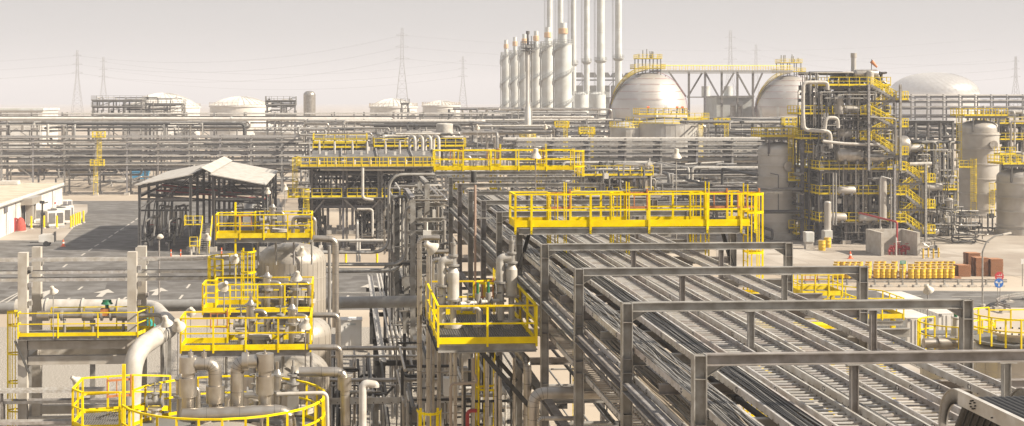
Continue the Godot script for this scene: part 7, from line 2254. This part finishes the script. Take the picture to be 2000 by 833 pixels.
	for px in [735.0, 862.0, 620.0]: pib(bm, "support", M.galv, v3(gx(px, 52.3), 0, -52.3), v3(gx(px, 52.3), hy(788, 52), -52.3), 0.16, 0.16)
	for q in [[862, 620, 60], [868, 600, 55], [640, 640, 62], [650, 700, 58]]:
		pass
	var wb := gy(684, 684)
	var bx := thing("equipment_box", "cream equipment enclosure with ribbed sides beyond the low silver pipe", "equipment", wb)
	pbox(bx, "casing", M.white, wb + U * 1.25, v3(1.7, 2.1, 1.4))
	pbox(bx, "plinth", M.concrete, wb + U * 0.1, v3(2.0, 0.2, 1.7))
	pbox(bx, "lid", M.white, wb + U * 2.35, v3(1.8, 0.08, 1.5))
	pbox(bx, "name_plate", M.stackdark, wb + v3(0.1, 2.05, 0.71), v3(0.6, 0.14, 0.02))
	for j in 5: pbox(bx, "rib", M.white, wb + v3(-0.7 + j * 0.35, 1.2, 0.72), v3(0.05, 1.5, 0.05))
	# forest of uprights under the valve platform
	k = 0
	for q in [[881, 690, 0.045, 43], [889, 690, 0.06, 43.4], [951, 694, 0.065, 44], [968, 730, 0.045, 42.2], [976, 736, 0.065, 42.2], [903, 700, 0.03, 45], [1004, 700, 0.045, 45.5], [924, 700, 0.06, 45.6]]:
		loop_pipe(P([[q[0], q[1], q[3]], [q[0], 960, q[3]]]), q[2], [], "upright clad pipe under the valve platform, %s in from the left" % ["first", "second", "fifth", "sixth", "seventh", "third", "eighth", "fourth"][k])
		k += 1
	loop_pipe(P([[1005, 680, 45], [1030, 706, 42.6], [1030, 960, 42.6]]), 0.13, [], "thick clad pipe bending down from under the valve platform")
	loop_pipe(P([[1180, 768, 36.5], [1042, 768, 36.5], [1042, 960, 36.5]]), 0.16, [], "thickest clad pipe elbow at the rack's foot, turning down")
	loop_pipe(P([[1130, 818, 36], [1053, 818, 36], [1053, 960, 36]]), 0.06, [], "thin clad pipe elbow under the thickest one")
	pipe_thing(P([[925, 700, 42], [925, 730, 42], [933, 748, 42], [880, 751, 42], [879, 960, 42]]), 0.045, mat("brown_pipe", Color(0.34, 0.27, 0.21), 0.6), "thin brown bent pipe below the valve platform", "pipe", 8, false)
	pipe_thing(P([[931, 803, 43], [913, 803, 43], [913, 900, 43]]), 0.06, M.red, "small red pipe bend below the valve platform", "pipe", 8, false)
	piping("shadowed pipes behind the uprights below the valve platform", v3(2.2, 1, -56), v3(5.8, 9.5, -46), 90, 83, 0.025, 0.07, 0.6, 0.5)
	piping("pipes and supports low beside the vessels on the gravel", v3(-0.4, 0.3, -66), v3(1.8, 7, -46), 70, 84, 0.025, 0.07, 0.4, 0.5)
	var cw := thing("concrete_pier", "pale concrete pier in shade behind the pipes below the valve platform", "pier", v3(4.2, 0, -58))
	part(mb().bb(3.2, 5.4, 0, 8.6, -58, -59), "pier", M.concrete, cw)
	part(mb().bb(3.0, 5.6, 8.6, 8.9, -57.9, -59.1), "cap", M.concrete, cw)
	var yl := thing("caged_ladder", "yellow caged ladder rising from the bottom edge left of the rack", "ladder", v3(gx(838, 40), 0, -40))
	ladder(yl, M.yellow, v3(gx(838, 40), 3.0, -40), hy(838, 40), v3(0, 0, 1), 0.6, true, 0.5, 0.6)
func part_bolts(par: Node, a: Vector3, b: Vector3, n: int) -> void:
	var m := mb()
	for k in n: m.box(a.lerp(b, (k + 0.5) / n) + v3(0, 0, 0.03), v3(0.035, 0.035, 0.03))
	part(m, "bolts", M.dark, par, true)
func near_right() -> void:
	var U := Vector3.UP
	var Y: Material = M.yellow
	# yellow caged platform
	var d := 74.0
	var y := hy(584, d)
	var x0 := gx(1567, d)
	var x1 := gx(1646, d)
	var t := thing("access_platform", "small yellow boxed platform with orange gates right of the rack", "platform", v3((x0 + x1) / 2, y - 0.3, -d))
	railing(t, Y, [v3(x0, y, -d), v3(x1, y, -d), v3(x1, y, -d - 2.2), v3(x0, y, -d - 2.2), v3(x0, y, -d)], true, 1.1, 0.8, 0.062, 0.26)
	grating(t, x0, x1, -d - 2.2, -d, y, false)
	gate(t, v3(x0 + 0.9, y, -d - 2.1), v3(x0 + 1.6, y, -d - 2.1))
	for x in [x0 + 0.2, x1 - 0.2]: pib(t, "leg", Y, v3(x, 0, -d - 1), v3(x, y - 0.05, -d - 1), 0.2, 0.2)
	# big yellow platform over the container
	d = 75.5
	y = hy(631, d)
	x0 = gx(1555, d)
	x1 = gx(1766, d)
	t = thing("access_platform", "wide yellow railed platform seen past the trays at the right", "platform", v3((x0 + x1) / 2, y - 0.3, -d))
	railing(t, Y, [v3(x0, y, -d), v3(x1, y, -d), v3(x1, y, -d - 3.0), v3(x1 - 2.2, y, -d - 6.0), v3(x0, y, -d - 6.0)], true, 1.1, 1.2, 0.062, 0.26)
	railing(t, Y, [v3(x1 - 2.6, y, -d), v3(x1 - 2.6, y, -d - 4)], true, 1.1, 1.2, 0.062, 0.26)
	grating(t, x0, x1, -d - 3.0, -d, y, false)
	grating(t, x0, x1 - 2.2, -d - 6.0, -d - 3.02, y, false)
	pib(t, "girder", M.galv, v3(x0, y - 0.3, -d - 0.05), v3(x1, y - 0.3, -d - 0.05), 0.14, 0.26)
	for k in 4: pib(t, "leg", Y, v3(lerpf(x0 + 0.4, x1 - 0.3, k / 3.0), 0, -d - 0.8), v3(lerpf(x0 + 0.4, x1 - 0.3, k / 3.0), y - 0.2, -d - 0.8), 0.24, 0.24)
	for px in [1500.0, 1580.0, 1663.0, 1722.0]:
		var yp := thing("pipe_post", "yellow post seen between the cable trays, %s from the left" % {1500.0: "first", 1580.0: "second", 1663.0: "third", 1722.0: "fourth"}[px], "post", v3(gx(px, 56), 0, -56))
		part(mb().box(v3(gx(px, 56), 4.2, -56), v3(0.3, 8.4, 0.3)), "post", Y, yp)
		part(mb().box(v3(gx(px, 56), 0.05, -56), v3(0.6, 0.1, 0.6)), "base", M.concrete, yp)
	var yd := thing("yellow_beam", "broad yellow painted beam lying across below the right trays", "beam", gz(1530, 640, 62))
	part(mb().sq(gz(1480, 636, 62), gz(1640, 640, 62), 0.9, 0.3), "beam", Y, yd)
	part(mb().sq(v3(gx(1500, 62), 0, -62), v3(gx(1500, 62), hy(640, 62), -62), 0.2, 0.2).sq(v3(gx(1620, 62), 0, -62), v3(gx(1620, 62), hy(640, 62), -62), 0.2, 0.2), "leg", Y, yd)
	# containers
	for q in [[1771, 1824, 101.0, 2.6, 8.0, "white container with closed doors beside the yellow platform"], [1832, 1885, 103.0, 2.6, 12.0, "long grey white container right of the closed one"]]:
		var a := gx(q[0], q[2])
		var b := gx(q[1], q[2])
		var z: float = -q[2]
		var c := thing("shipping_container", q[5], "container", v3((a + b) / 2, 0, z), "white containers at the right")
		part(mb().bb(a, b, 0.15, q[3], z, z - q[4]), "body", M.white, c)
		part(mb().bb(a - 0.03, b + 0.03, q[3], q[3] + 0.06, z + 0.02, z - q[4] - 0.02), "roof", M.white, c)
		for k in 20: pbox(c, "side_rib", M.stack, v3(a - 0.02, 1.35, z - 0.3 - k * (q[4] - 0.5) / 20.0), v3(0.05, 2.3, 0.16))
		for s in 2:
			pbox(c, "door", M.white, v3(lerpf(a, b, 0.26 + 0.48 * s), 1.35, z + 0.03), v3((b - a) * 0.46, 2.3, 0.05))
			for u in [-0.15, 0.15]: pbar(c, "lock_bar", M.galv, v3(lerpf(a, b, 0.26 + 0.48 * s) + u, 0.25, z + 0.08), v3(lerpf(a, b, 0.26 + 0.48 * s) + u, 2.5, z + 0.08), 0.02)
		pbox(c, "door_label", M.blue, v3(lerpf(a, b, 0.72), 1.7, z + 0.07), v3(0.3, 0.3, 0.01))
		for s in [0.1, 0.9]: pbox(c, "corner_casting", M.steel, v3(lerpf(a, b, s), q[3] - 0.1, z + 0.01), v3(0.18, 0.18, 0.18))
	# ring platforms over the two vessels at the right edge
	var k := 0
	for q in [[1868, 62.0, 1.55, 664, "clad vessel with a yellow ring rail and relief valve at the right"], [1985, 58.0, 1.75, 652, "wide clad vessel with bolted manway and yellow rails at the right edge"]]:
		d = q[1]
		var yt := hy(q[3] + 24, d)
		var c := v3(gx(q[0], d), 0, -d)
		vessel(c, q[2], 0.2, yt - 0.5, M.clad_dull, "pressure_vessel", q[4], "vessel", 0.3, 1.2, 18)
		var p := thing("access_platform", "yellow ring railing around the " + ["relief valve vessel", "manway vessel"][k] + " at the right", "platform", v3(c.x, yt - 0.3, c.z))
		railing(p, Y, arc_pts(c + U * yt, q[2] + 0.1, 100, 400, 16), true, 1.1, 1.6, 0.062, 0.0)
		part(mb().lathe([Vector2(0, 0), Vector2(q[2], 0), Vector2(q[2], -0.1), Vector2(0, -0.1)], c + U * (yt - 0.02), 24), "deck", M.grating, p)
		var g := c + v3(-0.15, yt, 0.3)
		if k == 0:
			var r := thing("relief_valve", "pale relief valve with green cap inside the ring railing at the right", "valve", g)
			part(mb().tube(g, g + U * 0.5, 0.13, 14).tube(g + U * 0.45, g + U * 0.52, 0.26, 16).tube(g + U * 0.52, g + U * 0.95, 0.22, 16, 0.17).tube(g + U * 0.95, g + U * 1.35, 0.14, 14).tube(g + U * 1.32, g + U * 1.38, 0.2, 14), "body", M.white_pipe, r)
			part(mb().tube(g + U * 1.38, g + U * 1.6, 0.08, 10), "green_cap", M.green, r)
			part(mb().tube(g + v3(0.35, 0, 0), g + v3(0.35, 1.3, 0), 0.12, 12).tube(g + v3(0.35, 1.3, 0), g + v3(0.35, 1.45, 0), 0.12, 12, 0.04), "side_cylinder", M.white_pipe, r)
			loop_pipe([g + v3(-1.9, 0.35, 0.9), g + v3(1.2, 0.35, 0.9)], 0.22, [[0.2, 0.45]], "silver pipe with a thick sleeve crossing in front of the ring railing")
		else:
			var r := thing("manway", "round bolted manway lid on the vessel at the right edge", "manway", g)
			part(mb().tube(g, g + U * 0.25, 0.75, 28), "neck", M.clad_dull, r)
			part(mb().tube(g + U * 0.25, g + U * 0.36, 0.95, 32), "lid", M.cream, r)
			for j in 20: pbar(r, "bolt", M.dark, g + v3(cos(TAU * j / 20) * 0.87, 0.36, sin(TAU * j / 20) * 0.87), g + v3(cos(TAU * j / 20) * 0.87, 0.43, sin(TAU * j / 20) * 0.87), 0.035)
		k += 1
	t = thing("access_platform", "straight yellow railing with walkway at the right edge above the paving", "platform", gz(1960, 640, 54))
	var ye := hy(662, 66)
	railing(t, Y, [v3(gx(1933, 66), ye, -66), v3(gx(2060, 66), ye, -66)], true, 1.1, 1.2, 0.062, 0.14)
	railing(t, Y, [v3(gx(1945, 63), ye, -63), v3(gx(2060, 63), ye, -63)], true, 1.1, 1.3, 0.062, 0.14)
	pbox(t, "deck", M.grating, v3(gx(2010, 60), ye - 0.06, -66.4), v3(4, 0.08, 1.0))
	for x in [gx(1940, 66), gx(1990, 66)]: pib(t, "leg", M.galv, v3(x, 0, -66.4), v3(x, ye - 0.1, -66.4), 0.16, 0.16)
	flood(1813, 567, 70, 4.0, "white floodlight on a pole above the containers at the right", 1.25, 0.7, -0.9)
	# pavers right of the rack
	var pv := get_node("pavement_002")
	for i in 9:
		for j in 10:
			var c := gy(1900, 740) + v3((i - 3) * 0.62, 0, (j - 5) * 1.6)
			pbox(pv, "paving_slab", M.yard, c + U * 0.04, v3(0.6, 0.05, 1.57))
	# bent foreground tray at the bottom right
	var fx := [6.95, 7.75]
	var ft := thing("cable_tray", "foreground cable tray curving down with black cables at the bottom right corner", "cable tray", v3(7.3, 13.6, -14))
	for x in fx:
		var b := mb()
		var path := [v3(x, 15.72, -8.0), v3(x, 15.72, -15.2)]
		for j in 25:
			var a := PI / 2 * j / 24.0
			path.append(v3(x, 15.72 - 0.45 + 0.45 * cos(a), -15.2 - 0.45 * sin(a)))
		path.append(v3(x, 14.0, -15.65))
		for j in path.size() - 1:
			var p: Vector3 = path[j]
			var q: Vector3 = path[j + 1]
			var dir := (q - p).normalized()
			var n := Vector3(0, -dir.z, dir.y)
			if n.y < 0 and absf(dir.y) < 0.5: n = -n
			var e := dir * 0.004
			b.sq(p - n * 0.08 - e, q - n * 0.08 + e, 0.02, 0.17, n)
			b.sq(p - e, q + e, 0.06, 0.012, n)
		part(b, "side_rail", M.tray, ft)
		var bo := mb()
		for j in 8: bo.tube(v3(x - 0.03, 15.64 + 0.045 * sin(j * 0.785), -14.8 + 0.06 * cos(j * 0.785)), v3(x - 0.01, 15.64 + 0.045 * sin(j * 0.785), -14.8 + 0.06 * cos(j * 0.785)), 0.009, 8)
		for j in 14: bo.tube(v3(x - 0.03, 15.6, -8.5 - j * 0.45), v3(x - 0.01, 15.6, -8.5 - j * 0.45), 0.008, 8)
		part(bo, "bolts", M.dark, ft, true)
	var cb := mb()
	for j in 9:
		var x := 7.03 + j * 0.08
		cb.pipe([v3(x, 15.66, -8), v3(x + 0.02 * sin(j), 15.68, -12), v3(x, 15.66, -15.1), v3(x, 15.1, -15.5), v3(x, 14.0, -15.5)], 0.034, 8, 0.35)
	part(cb, "cables", M.cable_dark, ft, true)
	for z in [-9.0, -12.0, -15.0]: pbox(ft, "rung", M.tray, v3(7.35, 15.58, z), v3(0.78, 0.03, 0.06))
	pib(ft, "bracket", M.galv, v3(6.7, 15.2, -15.0), v3(8.0, 15.2, -15.0), 0.2, 0.24)
	pib(ft, "bracket_post", M.galv, v3(7.3, 13.6, -15.0), v3(7.3, 15.08, -15.0), 0.2, 0.2)
